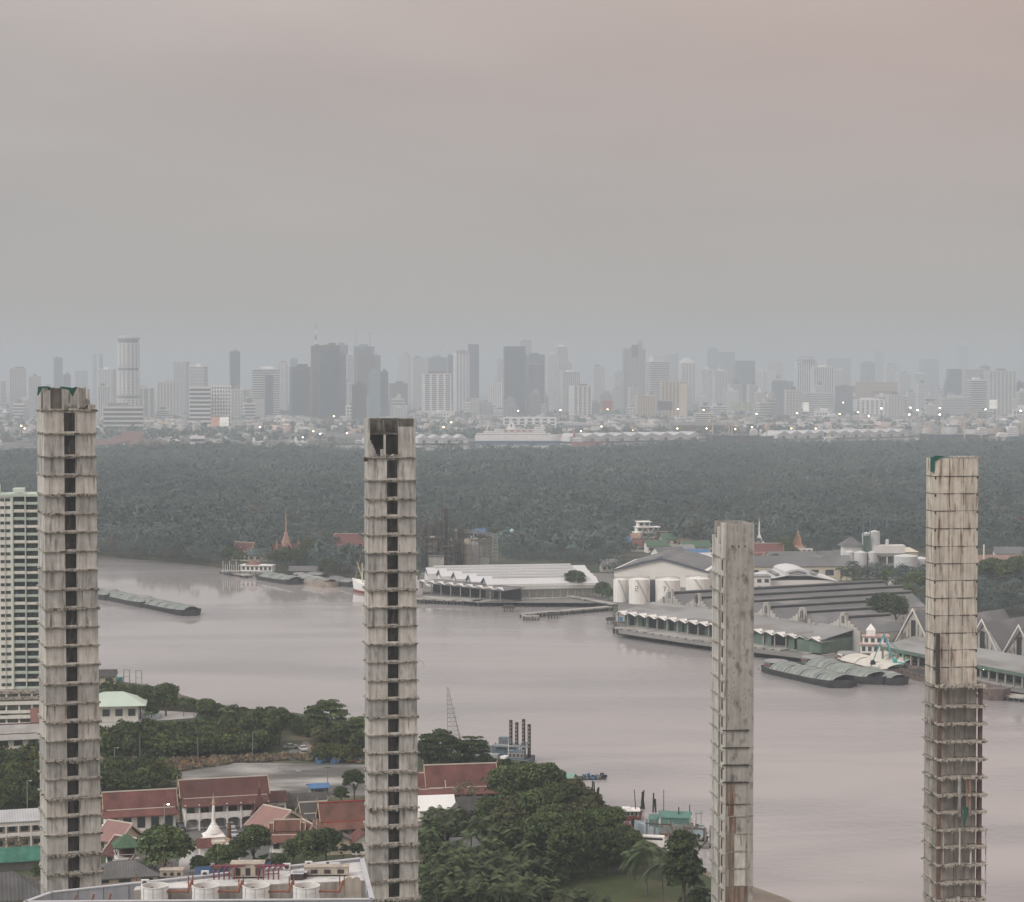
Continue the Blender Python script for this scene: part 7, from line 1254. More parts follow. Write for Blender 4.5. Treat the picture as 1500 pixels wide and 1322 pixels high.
# round skyscraper with three recessed belts
Y = DC(606, 2.6); p = At(188.5, 606, Y); T = thing('round_skyscraper', 'tall round white skyscraper with recessed belts and drum top', 'tower', (p.x, Y, 2.6)); h = At(188, 492, Y).z - 2.6; r = 16.5 * Y / FPX
MB().lathe([(r * .9, 0), (r * .9, h * .97)], 24).build('glazing', M_gl2, T); f = MB(); nf = 36
for i in range(nf):
    z = h * .95 * i / nf
    if i % 12 == 11: f.lathe([(r * .8, z), (r * .8, z + h / nf * .3)], 24)
    else: f.lathe([(r * 1., z), (r * 1., z + h / nf * .42)], 24)
for k in range(16):
    a = k * math.pi / 8
    for s in range(3): f.cbox(r * .97 * math.cos(a), r * .97 * math.sin(a), h * .95 * s / 3, 4, 2.6, h * .95 * .30, a + math.pi / 2)
f.build('facade', CC['W'], T); MB().lathe([(r * 1.04, h * .955), (r * 1.04, h * .975), (r * .7, h * 1.0), (r * .3, h * 1.005)], 20).build('roof_drum', CC['G'], T)
MB().cbox(0, -6, 0, r * 2.5, r * 2.2, 18).build('podium', CC['P'], T)
B(188, 226, 569, 604, 'balc', 'P', 'broad pale balcony block at the foot of the round skyscraper', **AP); B(225, 262, 560, 600, 'grid', 'P', 'pale gridded block two along from the round skyscraper', 'p', **AP)
B(254, 276, 530, 592, 'rib', 'P', 'tall pale ribbed tower behind the white banded office', 'p', **AP); B(276, 303, 537, 598, 'band', 'W', 'white banded tower with stepped cap above the wide banded office', **AP)
B(150, 209, 596, 633, 'band', 'P', 'long low greyish office slab behind the red-roofed riverside temple', rz=.1, dr=.3, fs=8, name='office_block', cat='office block'); B(277, 308, 567, 620, 'band', 'W', 'white office slab with dark window bands, left half of a pair', rz=.06, dr=.4, fs=9, top=False); B(309, 338, 565, 619, 'grid', 'W', 'white office slab with blank ends, right half of a pair', rz=.06, dr=.4, fs=8, top=False)
B(335, 352, 515, 592, 'dark', 'G', 'lone faded grey tower left of the blue-fronted white slab'); B(340, 363, 572, 600, 'grid', 'W', 'small white block beneath the lone faded tower', **AP)
T, w_, d, h = B(367, 409, 541, 600, 'band', 'W', 'white banded tower with a blue glass strip down its front', fs=6.5, rz=.1, **AP); MB().box(-w_ * .02, w_ * .27, -1.2, .5, 0, h * .88).build('glass_strip', M_gl, T)
MB().lathe([(7, h + 1), (6, h + 6), (1, h + 9)], 8, (0, d / 2, 0)).build('roof_dome', CC['R'], T)
T, w_, d, h = B(407, 421, 532, 590, 'rib', 'W', 'narrow white tower with a reddish hipped roof', 'p', **AP); MB().lathe([(w_ * .55, h + .9), (w_ * .2, h + 8)], 4, (0, d / 2, 0), R(45)).build('hip_roof', CC['R'], T)
B(424, 436, 526, 580, 'dark', 'G', 'small faint grey tower behind the brown-topped block left of the mast'); T, w_, d, h = B(422, 455, 538, 603, 'dark', 'D', 'dark block with a reddish top left of the masted tower', fs=5); MB().box(-w_ * .48, w_ * .48, -.4, .2, h - 6, h - 1).build('red_sign', CC['R'], T)
T, w_, d, h = B(455, 470, 507, 602, 'rib', 'B', 'brown-grey slim tower carrying the tall red and white mast'); m = MB().bar((0, d / 2, h), (0, d / 2, h + 16), 3.2, 2.6).bar((0, d / 2, h + 32), (0, d / 2, h + 46), 2.1, 1.7); m.build('mast', CC['W'], T); MB().bar((0, d / 2, h + 16), (0, d / 2, h + 32), 2.6, 2.1).bar((0, d / 2, h + 46), (0, d / 2, h + 60), 1.7, .9).build('mast', CC['R'], T)
T, w_, d, h = B(466, 498, 507, 610, 'dark', 'D', 'big dark tower with a pinkish parapet right of the mast', fs=5, rz=.12); MB().box(-w_ * .4, w_ * .4, -.6, 2, h - 8, h + 2).build('parapet_band', CC['B'], T)
B(495, 507, 519, 600, 'dark', 'S', 'dark shoulder tower against the big dark masted tower'); B(488, 510, 506, 588, 'dark', 'S', 'faint bluish tower behind the big dark masted tower'); B(507, 518, 520, 590, 'band', 'W', 'narrow white banded tower right of the masted tower', **AP)
T, w_, d, h = B(518, 548, 508, 590, 'dark', 'S', 'unfinished bluish tower with a thin crane on its roof'); q = MB().bar((w_ * .4, 4, h), (w_ * .4, 4, h + 46), .9).bar((w_ * .4 - 8, 4, h + 42), (w_ * .4 + 14, 4, h + 46), .7); q.build('crane', M_dk, T)
q = MB().bar((-w_ * .4, 4, h), (-w_ * .4 + 6, 4, h + 62), .7); q.build('crane', M_dk, T)
B(519, 547, 520, 597, 'grid', 'B', 'purplish-grey gridded tower in front of the unfinished crane tower', fs=5); B(547, 558, 521, 590, 'dark', 'G', 'grey tower half hidden by the unfinished crane tower'); B(540, 556, 545, 604, 'rib', 'T', 'slim tower of mint-green glass bays beside a dark block', 't', rz=.05); B(556, 569, 545, 602, 'dark', 'N', 'narrow near-black block right of the mint-green tower')
B(514, 537, 564, 609, 'band', 'B', 'brown banded office block with small lights on its roof', fs=5, name='office_block', cat='office block'); B(569, 597, 562, 592, 'grid', 'B', 'low pinkish gridded office block behind the second concrete shaft', name='office_block', cat='office block'); B(583, 601, 520, 582, 'grid', 'P', 'pale rounded-top tower above the second concrete shaft', 'p', **AP)
T, w_, d, h = B(602, 624, 525, 586, 'grid', 'P', 'pale tower with a slanted crown behind the second concrete shaft', 'p', **AP)
T, w_, d, h = B(625, 655, 524, 584, 'dark', 'G', 'wide grey tower under construction with a leaning crane'); MB().bar((0, 4, h), (22, 4, h + 58), .6).build('crane', M_dk, T)
B(655, 664, 521, 588, 'dark', 'S', 'thin dark tower left of the red-capped ribbed tower'); T, w_, d, h = B(664, 687, 517, 590, 'balc', 'W', 'pale ribbed tower with a dull red cap', fs=6, **AP); MB().lathe([(w_ * .6, h + .9), (w_ * .3, h + 10)], 4, (0, d / 2, 0), R(45)).build('cap', CC['R'], T)
B(685, 702, 505, 588, 'dark', 'N', 'tall flat-topped navy tower behind the red-capped tower', top=False)
T, w_, d, h = B(617, 661, 548, 601, 'balc', 'W', 'bright white balcony block with a red-edged top on a wide podium', fs=5.5, rz=.15, **AP); MB().box(-w_ * .68, w_ * .62, -6, d, 0, 26).build('podium', CC['W'], T); MB().box(-w_ * .3, w_ * .3, d * .2, d * .8, h + 1, h + 8).build('cap', CC['R'], T)
B(715, 741, 560, 588, 'grid', 'W', 'low white block left of the big dark slab', **AP); B(727, 737, 526, 580, 'rib', 'P', 'thin faint white tower left of the big dark slab', 'p', **AP)
B(737, 770, 508, 596, 'dark', 'D', 'biggest dark flat-topped slab at the centre of the skyline', fs=3.6, rz=.1, top=False); B(757, 779, 498, 588, 'band', 'P', 'pale capped tower peeping over the biggest dark slab', 'p', **AP)
B(769, 798, 520, 592, 'grid', 'S', 'blue-grey gridded tower right of the biggest dark slab'); B(770, 797, 534, 597, 'dark', 'G', 'lower grey tower stepping out before the blue-grey one')
B(802, 816, 519, 590, 'band', 'W', 'left half of the tall white stepped pair', 'p', **AP); B(814, 832, 508, 589, 'band', 'W', 'taller right half of the white stepped pair', 'p', **AP)
B(820, 850, 545, 593, 'rib', 'W', 'white framed block with blue glass before the white stepped pair', 'p'); B(823, 838, 532, 585, 'band', 'P', 'faint pale crown tower behind the white framed block', 'p', **AP)
B(834, 867, 566, 599, 'balc', 'W', 'bright low white apartment slab near the ferry funnel line', **AP); B(866, 886, 537, 582, 'grid', 'P', 'faded pale block halfway between the white pair and the finned tower', 'p', **AP); B(898, 914, 544, 580, 'band', 'W', 'white banded block left of the finned grey tower', **AP)
T, w_, d, h = B(913, 945, 512, 588, 'balc', 'G', 'tall grey tower with a dark slot in its crown and pinkish corner fins', 'p', fs=5.5, rz=.1, **AP); MB().box(-w_ * .16, w_ * .16, -1, 3, h - 26, h + 16).build('dark_slot', M_gl, T); MB().box(-w_ / 2 - 1.2, -w_ / 2 + 2, -1, 3, 0, h + 4).box(w_ / 2 - 2, w_ / 2 + 1, -1, 3, 0, h + 4).build('corner_fin', CC['B'], T); MB().box(w_ * .15, w_ * .38, 3, 9, h, h + 32).build('lift_tower', CC['G'], T)
T, w_, d, h = B(947, 981, 530, 590, 'band', 'P', 'broad pale banded tower with stepped shoulders beside the finned tower', fs=6, **AP); MB().box(-w_ * .35, w_ * .2, 3, d - 3, h, h + 18).build('upper_step', CC['P'], T)
B(973, 988, 519, 574, 'dark', 'P', 'faint grey tower behind the stepped pale one', 'p'); B(988, 994, 518, 574, 'dark', 'G', 'faint sliver of a tower left of the pointed white block')
T, w_, d, h = B(994, 1019, 532, 580, 'balc', 'W', 'white block with a pointed tapering top', **AP); MB().add([(-w_ / 2, 2, h), (w_ / 2, 2, h), (w_ / 2, d, h), (-w_ / 2, d, h), (-w_ * .1, d / 2, h + 26), (w_ * .08, d / 2, h + 26)], [(0, 1, 5, 4), (1, 2, 5), (2, 3, 4, 5), (3, 0, 4)]).build('pointed_top', CC['W'], T)
T, w_, d, h = B(968, 1006, 559, 603, 'grid', 'C', 'cream office building with a blank panel wing, lit warmly at its foot', fs=5.5, rz=.06, dr=.4, top=False); MB().box(w_ * .24, w_ * .5 + 1, -2.5, d * .8, 0, h - 8).build('blank_wing', CC['C'], T); MB().lathe([(3, -.3), (3, .3)], 16, (w_ * .16, -1.2, h - 9)).build('round_sign', CC['W'], T)
B(931, 960, 580, 603, 'grid', 'C', 'low cream block with square windows left of the cream office building', fs=6, rz=.15, top=False, name='office_block', cat='office block')
T, w_, d, h = B(1036, 1052, 510, 574, 'dark', 'G', 'faded tower with thin cranes, left of a faded bluish slab'); MB().bar((3, 4, h), (3, 4, h + 30), .8).bar((-9, 4, h + 25), (12, 4, h + 27), .6).build('crane', M_dk, T)
B(1053, 1077, 516, 575, 'dark', 'S', 'faded bluish slab above the square navy tower', top=False); B(1028, 1045, 541, 582, 'rib', 'W', 'white ribbed pair member nearest the cream office building', **AP); B(1044, 1068, 543, 583, 'rib', 'W', 'white ribbed block just left of the square navy tower', **AP)
T, w_, d, h = B(1077, 1106, 529, 582, 'dark', 'N', 'square navy tower with a stepped left shoulder', fs=3.6, rz=.05, top=False); MB().box(-w_ / 2 - 8, -w_ / 2 + 1, 2, d, 0, h * .62).build('shoulder', CC['N'], T)
B(1105, 1121, 544, 580, 'balc', 'W', 'white balcony block right of the square navy tower', **AP); B(1122, 1147, 531, 576, 'grid', 'P', 'very faint pale slab over the right of centre', 'p', **AP); B(1121, 1137, 543, 580, 'grid', 'W', 'small white gridded block left of the unfinished grey block', **AP)
B(1131, 1164, 559, 590, 'grid', 'S', 'dark unfinished frame block left of the domed ribbed tower')
T, w_, d, h = B(1167, 1197, 530, 586, 'rib', 'W', 'tallest white ribbed tower with a grey stepped dome', fs=5, rz=.05, **AP); MB().lathe([(w_ * .46, h), (w_ * .5, h + 5), (w_ * .5, h + 8), (w_ * .38, h + 15), (w_ * .36, h + 19), (w_ * .1, h + 21)], 12, (0, d / 2, 0)).build('dome', CC['G'], T)
B(1191, 1221, 538, 588, 'rib', 'W', 'lower ribbed tower joined to the right of the domed one', rz=.05, **AP); B(1160, 1222, 576, 600, 'band', 'P', 'pale podium building spreading below the two ribbed towers', 'p', rz=.03, dr=.4, fs=6, top=False, name='office_block', cat='office block')
B(1213, 1247, 525, 573, 'dark', 'G', 'wide faded grey slab behind the ribbed towers', top=False); B(1222, 1238, 542, 580, 'band', 'W', 'small white banded tower before the wide faded slab', **AP); B(1261, 1282, 531, 576, 'dark', 'S', 'grey dark tower on its own above the tan mall')
B(1281, 1295, 513, 570, 'dark', 'G', 'barely visible pale tower above the tan mall'); B(1226, 1254, 566, 588, 'dark', 'B', 'dark brown block at the left of the tan mall', rz=.05, name='office_block', cat='office block')
T, w_, d, h = B(1252, 1315, 560, 589, 'band', 'C', 'wide tan shopping mall with a big dark lettered frame', rz=.04, dr=.3, fs=30, top=False, name='shopping_mall', cat='mall'); MB().box(-w_ * .5, w_ * .5, -1.5, .5, 0, h).build('blank_front', mat('tan_cladding', (.40, .30, .24)), T); MB().box(-w_ * .1, w_ * .42, -2, -1.52, h * .62, h * .72).box(-w_ * .1, -w_ * .08, -2, -1.52, h * .1, h * .62).build('dark_band', CC['B'], T)
B(1295, 1316, 534, 578, 'grid', 'P', 'faint open-framed pale block behind the mall', 'p', **AP); B(1313, 1337, 547, 582, 'rib', 'W', 'white and teal glazed block, left part', 't'); B(1336, 1361, 548, 583, 'band', 'W', 'white and teal glazed block, right part', 't'); B(1348, 1376, 527, 573, 'grid', 'B', 'faint pinkish slab behind the teal glazed blocks', 'p')
B(1403, 1419, 508, 569, 'dark', 'S', 'lone faint tower standing high left of the black wedge'); T, w_, d, h = B(1389, 1415, 541, 585, 'dark', 'N', 'black glass building with a diagonal cut side', rz=.05, top=False); MB().add([(-w_ / 2 - 16, 1, 0), (-w_ / 2 + .5, 1, 0), (-w_ / 2 + .5, d, 0), (-w_ / 2 - 16, d, 0), (-w_ / 2 - 16, 1, h * .4), (-w_ / 2 + .5, 1, h * .8), (-w_ / 2 + .5, d, h * .8), (-w_ / 2 - 16, d, h * .4)], [(0, 3, 2, 1), (4, 5, 6, 7), (0, 1, 5, 4), (1, 2, 6, 5), (2, 3, 7, 6), (3, 0, 4, 7)]).build('wedge', CC['N'], T)
B(1413, 1443, 541, 587, 'band', 'P', 'pale banded slab touching the black wedge building', fs=5.5, rz=.05, top=False); B(1420, 1446, 557, 600, 'band', 'W', 'white block with a tall blank side before the banded slab', fs=6, rz=.1); B(1447, 1489, 544, 592, 'grid', 'P', 'wide pale gridded slab near the right edge of the photo', fs=5, rz=.06)
B(1436, 1451, 537, 580, 'dark', 'B', 'small maroon tower top behind the pale slabs at right'); B(1489, 1500, 561, 592, 'dark', 'D', 'dark sliver of a tower at the right edge'); B(1490, 1510, 505, 569, 'dark', 'P', 'ghostly pale tower at the far right edge', 'p')
B(1378, 1424, 583, 604, 'band', 'P', 'low pale terraced office block below the black wedge building', 'p', rz=.1, dr=.4, name='office_block', cat='office block'); B(1253, 1302, 586, 599, 'grid', 'W', 'row of white apartments in front of the tan mall', rz=.04, dr=.4, name='apartment_block', cat='apartment block'); B(1290, 1330, 581, 598, 'band', 'W', 'stepped white apartments right of the row before the mall', rz=.1, dr=.4, name='apartment_block', cat='apartment block')
# ---- ordinary blocks filling the city, each its own copy
LM = [(0, 60, 'left edge of the skyline'), (60, 165, 'leftmost concrete shaft'), (165, 230, 'round skyscraper'), (230, 330, 'wide banded office pair'), (330, 422, 'blue-striped white tower'), (422, 512, 'masted tower'), (512, 575, 'crane-topped tower'),
      (575, 640, 'second concrete shaft'), (640, 715, 'red-capped ribbed tower'), (715, 800, 'biggest dark slab'), (800, 895, 'white stepped pair'), (895, 960, 'finned grey tower'), (960, 1030, 'cream office building'), (1030, 1120, 'square navy tower'),
      (1120, 1222, 'domed ribbed tower'), (1222, 1330, 'tan mall'), (1330, 1385, 'teal glazed blocks'), (1385, 1510, 'black wedge building')]
PROT = []
rg = random.Random(21)
for k in range(12):
    c = 'WPWPWPGWBPWC'[k]; st = ('grid', 'band', 'balc')[k % 3]; T = thing('city_block', 'x', 'city block')
    w_ = 30; hh = (18, 34, 26, 52, 20, 60, 40, 14, 24, 44, 30, 16)[k]
    bld(w_, 18, hh, st, c, 'dp'[k % 2], 4.6, T, True, k); 
    if k in (7, 11, 0): MB().box(-24, -15.2, 2, 16, 0, hh * .6).build('wing', CC[c], T)
    PROT.append(T); used_p = False
cand = []
for i in range(55): cand.append((rg.uniform(-5, 1505), rg.uniform(583, 591), rg.uniform(.9, 1.5), rg.choice((1, 3, 5, 6, 9, 5, 3)), rg.uniform(1, 2.0)))
for i in range(85): cand.append((rg.uniform(-5, 1505), rg.uniform(592, 606), rg.uniform(.8, 1.4), rg.choice((0, 1, 2, 3, 4, 9, 10, 6)), rg.uniform(.9, 1.9)))
for i in range(95): cand.append((rg.uniform(-5, 1505), rg.uniform(606, 634), rg.uniform(.5, 1.2), rg.choice((0, 4, 7, 8, 11, 7, 11, 2)), rg.uniform(.35, .85)))
for i in range(56):
    x_ = rg.uniform(-5, 605); cand.append((x_ if not 138 < x_ < 235 else x_ + 100, rg.uniform(640, 653), rg.uniform(.35, .6), rg.choice((0, 4, 7, 8, 11, 7)), rg.uniform(.22, .42)))
cand.sort(); cnt = {}; firsts = set()
GRP = 'ordinary blocks filling the hazy city'
for (px, yb, s, k, sv) in cand:
    if 625 < yb and 683 < px < 830: continue
    Y = DC(yb, 2.6); p = At(px, yb, Y); z = 'distant' if yb < 592 else 'middle-distance' if yb < 606 else 'low' if yb < 640 else 'small riverside'
    lm = next((l_ for a, b_, l_ in LM if a <= px < b_), LM[0][2] if px < 0 else LM[-1][2]); col_ = {'W': 'white', 'P': 'pale', 'G': 'grey', 'B': 'brownish', 'C': 'cream'}['WPWPWPGWBPWC'[k]]
    key = (z, col_, lm); cnt[key] = cnt.get(key, 0) + 1
    lab = f'{z} {col_} block by the {lm}, {ordi(cnt[key] - 1)} from left'
    if k not in firsts: firsts.add(k); o = PROT[k]; o.location = (p.x, Y, 2.6); o.rotation_euler = (0, 0, rg.uniform(-.4, .5)); o.scale = (s, s, sv); o['label'] = lab; o['group'] = GRP; dup_src = o; 
    else: dup(PROT[k], (p.x, Y, 2.6), rg.uniform(-.4, .5), lab, GRP, (s, s, sv))
# ---- countless low roofs and street trees between them
rg2 = np.random.RandomState(5); V = []; Fq = []; Tt = []; o_ = 0
n_ = 3400; yy = 560 + 107.4 * 3000 / (rg2.uniform(0, 1, n_) ** .8 * 4200 + 4150); 
for i in range(n_):
    Y = DC(yy[i], 2.6); x = rg2.uniform(-.27, .27) * Y; a = rg2.uniform(-.3, .5); w_, d_, h_ = rg2.uniform(9, 34), rg2.uniform(9, 22), rg2.uniform(5, 17)
    if Y < 4300 and 683 < 750 + x / Y * 3000 < 830: continue
    c_, s_ = math.cos(a), math.sin(a); P4 = [(-w_ / 2, -d_ / 2), (w_ / 2, -d_ / 2), (w_ / 2, d_ / 2), (-w_ / 2, d_ / 2)]
    q = [(x + u * c_ - v * s_, Y + u * s_ + v * c_) for u, v in P4]; V += [(u, v, 2.6) for u, v in q] + [(u, v, 2.6 + h_) for u, v in q]
    Fq += [(o_, o_ + 1, o_ + 5, o_ + 4), (o_ + 1, o_ + 2, o_ + 6, o_ + 5), (o_ + 2, o_ + 3, o_ + 7, o_ + 6), (o_ + 3, o_, o_ + 4, o_ + 7), (o_ + 4, o_ + 5, o_ + 6, o_ + 7)]; Tt += [rg2.uniform(0, 1)] * 5; o_ += 8
Tt = np.array(Tt); npmesh('low_rooftops', np.array(V), np.array(Fq), mat('mixed_roofs', (.30, .295, .29), tint=True, var=.2, scale=.1), tint=Tt, warm=(rg2.uniform(size=len(Tt) // 5) < .15).repeat(5) * .4)['kind'] = 'stuff'
P = np.stack([rg2.uniform(-1, 1, 9000), 3480 + 5600 * rg2.uniform(0, 1, 9000) ** 1.3], 1); P[:, 0] *= .27 * P[:, 1]
k = (np.sin(P[:, 0] * .008 + 1) * np.cos(P[:, 1] * .005 + P[:, 0] * .002) + rg2.normal(size=9000) * .45) > .12; P = P[k]; P = P[inpoly(P[:, 0], P[:, 1], CITY)]
scatter('street_trees', P, rg2.uniform(1.0, 1.9, len(P)), tf[:5], M_forest, 'dark green street trees massed between the city rooftops', z=2.6, seed=8)
# ============================================================ FAR PORT
M_quay = mat('quay_concrete', (.17, .165, .16), var=.2, scale=.03); M_shedw = mat('shed_white', (.66, .66, .65), var=.08, scale=.05); M_shedr = mat('shed_roof_grey', (.50, .50, .50), var=.15, scale=.05)
M_cry = mat('crane_yellow', (.55, .42, .26), var=.1); M_hullb = mat('hull_blue', (.05, .10, .2), var=.2, scale=.2)
def zig_shed(xa, ya, xb, yb, n, label, hw=8.5, rise=6.5, Yoff=28, depth=45):
    a = G(xa, ya, 2.6); b_ = G(xb, yb, 2.6); d = b_ - a; L = d.length; rz = math.atan2(d.y, d.x); nrm = Vector((-math.sin(rz), math.cos(rz), 0)); a = a + nrm * Yoff
    T = thing('transit_shed', label, 'port shed', a, rz); f = MB().box(0, L, 0, depth, 0, hw); w_ = L / n
    f.build('wall', M_shedw, T); dr = MB()
    for i in range(n):
        x0 = i * w_; MB().extr([(x0 - .2 * 0, hw + .05), (x0 + w_ / 2, hw + rise), (x0 + w_ - .05, hw + .05)], 'y', -3, depth).build('gable_roof', M_shedr, T)
        MB().box(x0 + w_ * .38, x0 + w_ * .62, -.4, .3, 0, 5).build('door', M_gl if i % 2 else M_dk, T)
        MB().box(x0 + w_ * .05, x0 + w_ * .35, -.15, .3, 2, 3.4).build('window', M_gl2, T)
zig_shed(616, 650.5, 690, 650, 4, 'white port shed with zigzag gables left of the ferry'); zig_shed(846, 648, 1040, 644.8, 9, 'longest white port shed with nine zigzag gables right of the ferry')
zig_shed(1152, 643.5, 1345, 640, 11, 'white port shed with many zigzag gables near the right-hand freighters'); zig_shed(560, 651.5, 612, 650.5, 3, 'white port shed with zigzag gables behind the second concrete shaft')
B(830, 880, 620, 632, 'band', 'P', 'long pale flat-roofed depot with a curved roof behind the red tug', 'p', rz=0, dr=.3, fs=9, top=False, name='depot', cat='depot'); T, w_, d, h = B(985, 1075, 624, 634, 'grid', 'B', 'long brick-red warehouse with a grey roof behind the freighter', rz=0, dr=.2, fs=9, top=False, name='brick_warehouse', cat='warehouse'); MB().roof(-w_ / 2 - 1, w_ / 2 + 1, -1, d + 1, h + .9, h + 8).build('roof', M_roofg, T)
B(737, 815, 612, 624, 'grid', 'W', 'long white four-storey barracks with blue-grey windows behind the ferry', rz=0, dr=.15, fs=6, top=False, name='barracks', cat='building'); B(1018, 1045, 606, 617, 'band', 'W', 'small bright white banded building right of the cream office', rz=.1, top=False, name='office_block', cat='office block')
T, w_, d, h = B(277, 300, 640, 655, 'band', 'W', 'white three-storey terrace house at the edge of the palm forest', rz=.2, fs=8, top=False, name='white_house', cat='house')
# riverside temple with red roofs
T = thing('riverside_temple', 'cluster of red tiered roofs on white walls beyond the leftmost concrete shaft', 'temple', G(186, 657, 2.6), .1); f = MB(); r_ = MB()
for (x, y, w_, d_, z, hr) in ((0, 10, 50, 18, 11, 9), (-44, 4, 26, 14, 7, 7), (46, 0, 24, 14, 7, 7), (-22, -14, 20, 12, 6, 5), (16, -16, 22, 12, 6, 5), (-66, -10, 16, 10, 5, 6), (5, 34, 34, 16, 15, 12), (38, -18, 12, 10, 6, 5)):
    MB().box(x - w_ / 2 + 2, x + w_ / 2 - 2, y - d_ / 2 + 2, y + d_ / 2 - 2, 0, z).build('wall', M_shedw, T); MB().roof(x - w_ / 2, x + w_ / 2, y - d_ / 2, y + d_ / 2, z - 1, z + hr, .8, curve=.06).build('roof', CC['R'], T)
# quay and ships
a, b_ = G(300, 654.5, 0), G(2000, 633, 0); d = b_ - a
def ship(px0, px1, yb, label, mh, Bm=16, H=7, flip=False, sup=.14, cranes=(), msup=None, boot=None, supH=14, name='cargo_ship', cat='ship', lift=0):
    a = G(px0, yb, 0); b_ = G(px1, yb, 0); L = (b_ - a).length; T = thing(name, label, cat, b_ if flip else a, math.pi if flip else 0)
    hull_mb(L, Bm, H, 2.2, .16, .8).build('hull', mh, T); msup = msup or M_ship
    if boot: hull_mb(L * .985, Bm * 1.01, H * .35, 0, .16, .8).build('boot_topping', boot, T)
    if sup:
        MB().box(L * .03, L * (.03 + sup), -Bm * .42, Bm * .42, H - .3, H + supH * .6).box(L * .04, L * (.02 + sup), -Bm * .36, Bm * .36, H + supH * .6, H + supH * .85).box(L * .06, L * sup, -Bm * .5, Bm * .5, H + supH * .85, H + supH).build('superstructure', msup, T)
        for k in range(3): MB().box(L * .028, L * (.032 + sup), -Bm * .425, Bm * .425, H + supH * (.1 + .2 * k), H + supH * (.18 + .2 * k)).build('window_band', M_gl, T)
        MB().lathe([(2.2, 0), (1.8, 7)], 10, (L * .07, 0, H + supH)).build('funnel', mh, T)
    MB().box(L * (.2 if sup else .1), L * .85, -Bm * .4, Bm * .4, H - .3, H + 1.2).build('hatch_covers', M_hulld if mh is not M_hulld else CC['G'], T)
    for (cx, hgt, bx, bz) in cranes:
        q = MB().bar((cx * L, 0, H), (cx * L, 0, H + hgt), 1.4, 1.0); q.bar((cx * L, 0, H + hgt * .55), (cx * L + bx, 0, H + bz), .9, .5); q.bar((cx * L, 0, H + hgt), (cx * L + bx, 0, H + bz), .2); q.build('deck_crane', M_cry, T)
    return T, L
# white ferry
T, L = ship(696, 824, 650.3, 'large white ferry with layered decks and a tall funnel moored at the far quay', M_ship, 19, 15, sup=0, name='ferry', cat='ferry', boot=M_hullb)
for i, (x0, x1, z0, z1, w_) in enumerate(((.02, .86, 15, 19, 8.6), (.10, .80, 19, 22.5, 8), (.22, .78, 22.5, 26, 7.4), (.68, .80, 26, 29.5, 7))): MB().box(x0 * L, x1 * L, -w_, w_, z0 - .3, z1).build('deck_house', M_ship, T); MB().box(x0 * L + 2, x1 * L - 2, -w_ - .08, w_ + .08, z0 + 1.4, z0 + 2.5).build('window_band', M_gl2, T)
MB().add([(.36 * L, -3, 26), (.46 * L, -3, 26), (.46 * L, 3, 26), (.36 * L, 3, 26), (.39 * L, -2, 38), (.44 * L, -2, 38), (.44 * L, 2, 38), (.39 * L, 2, 38)], [(0, 1, 5, 4), (1, 2, 6, 5), (2, 3, 7, 6), (3, 0, 4, 7), (4, 5, 6, 7)]).build('funnel', M_ship, T); MB().box(.405 * L, .42 * L, -3.2, 3.2, 30, 35).build('funnel_mark', M_gl, T)
MB().bar((.13 * L, 0, 22), (.16 * L, 0, 40), 1.2, .5).build('mast', M_ship, T); MB().lathe([(.1, 0), (2.2, 1), (2.2, 3), (.1, 4)], 10, (.77 * L, 0, 29.5)).build('radar_dome', M_ship, T); 
for k in range(5): MB().box((.33 + .07 * k) * L, (.37 + .07 * k) * L, -9.2, -8, 22.6, 24.3).build('lifeboat', mat('lifeboat_orange', (.5, .16, .06)), T)
ship(838, 884, 650.8, 'small red work boat with white wheelhouse right of the ferry', M_hullr, 9, 4, sup=.3, supH=8, name='work_boat', cat='boat')
ship(1032, 1112, 648.5, 'dark freighter with a red waterline and two V-shaped derricks', M_hulld, 18, 13, flip=True, boot=M_hullr, cranes=((.55, 30, 42, 38), (.5, 30, -42, 38), (.85, 26, 0, 20)), supH=12)
ship(1112, 1134, 646.8, 'black freighter with a white bridge, left of the shorter shed', M_hulld, 14, 9, cranes=((.5, 26, 8, 24),)); ship(1206, 1240, 651.5, 'small white-bridged coaster before the right-hand sheds', M_hulld, 10, 4, sup=.5, supH=10, name='coaster', cranes=((.3, 22, 0, 20),))
ship(1220, 1305, 649.5, 'long low black barge under the right-hand sheds', M_hulld, 12, 4, sup=0, name='barge', cat='barge', cranes=((.6, 24, 2, 22),)); ship(1346, 1448, 646.5, 'dark red hulled freighter behind leaning yellow cranes', M_hulld, 18, 12, flip=True, boot=M_hullr, cranes=((.35, 34, -20, 46), (.65, 34, 26, 42)))
ship(1368, 1480, 652.5, 'nearer black freighter with a big white bridge at its right end', M_hulld, 17, 5, flip=True, sup=.16, supH=17, cranes=((.38, 30, 12, 50), (.6, 30, 16, 46))); ship(1470, 1560, 648, 'blue hulled freighter leaving the right edge of the photo', M_hullb, 18, 11, sup=.2, supH=18, cranes=((.3, 34, 10, 44),))
ship(-12, 52, 665, 'long dark ship with a red hull band at the far left', M_hulld, 16, 6, sup=0, boot=M_hullr); ship(370, 400, 655, 'white river boat cluster boat moored left of the second shaft', M_ship, 9, 3, sup=.5, supH=6, name='river_boat', cat='boat'); ship(432, 452, 655.5, 'white passenger boat near the lamps on the far bank', M_ship, 9, 3, sup=.7, supH=7, name='river_boat', cat='boat')
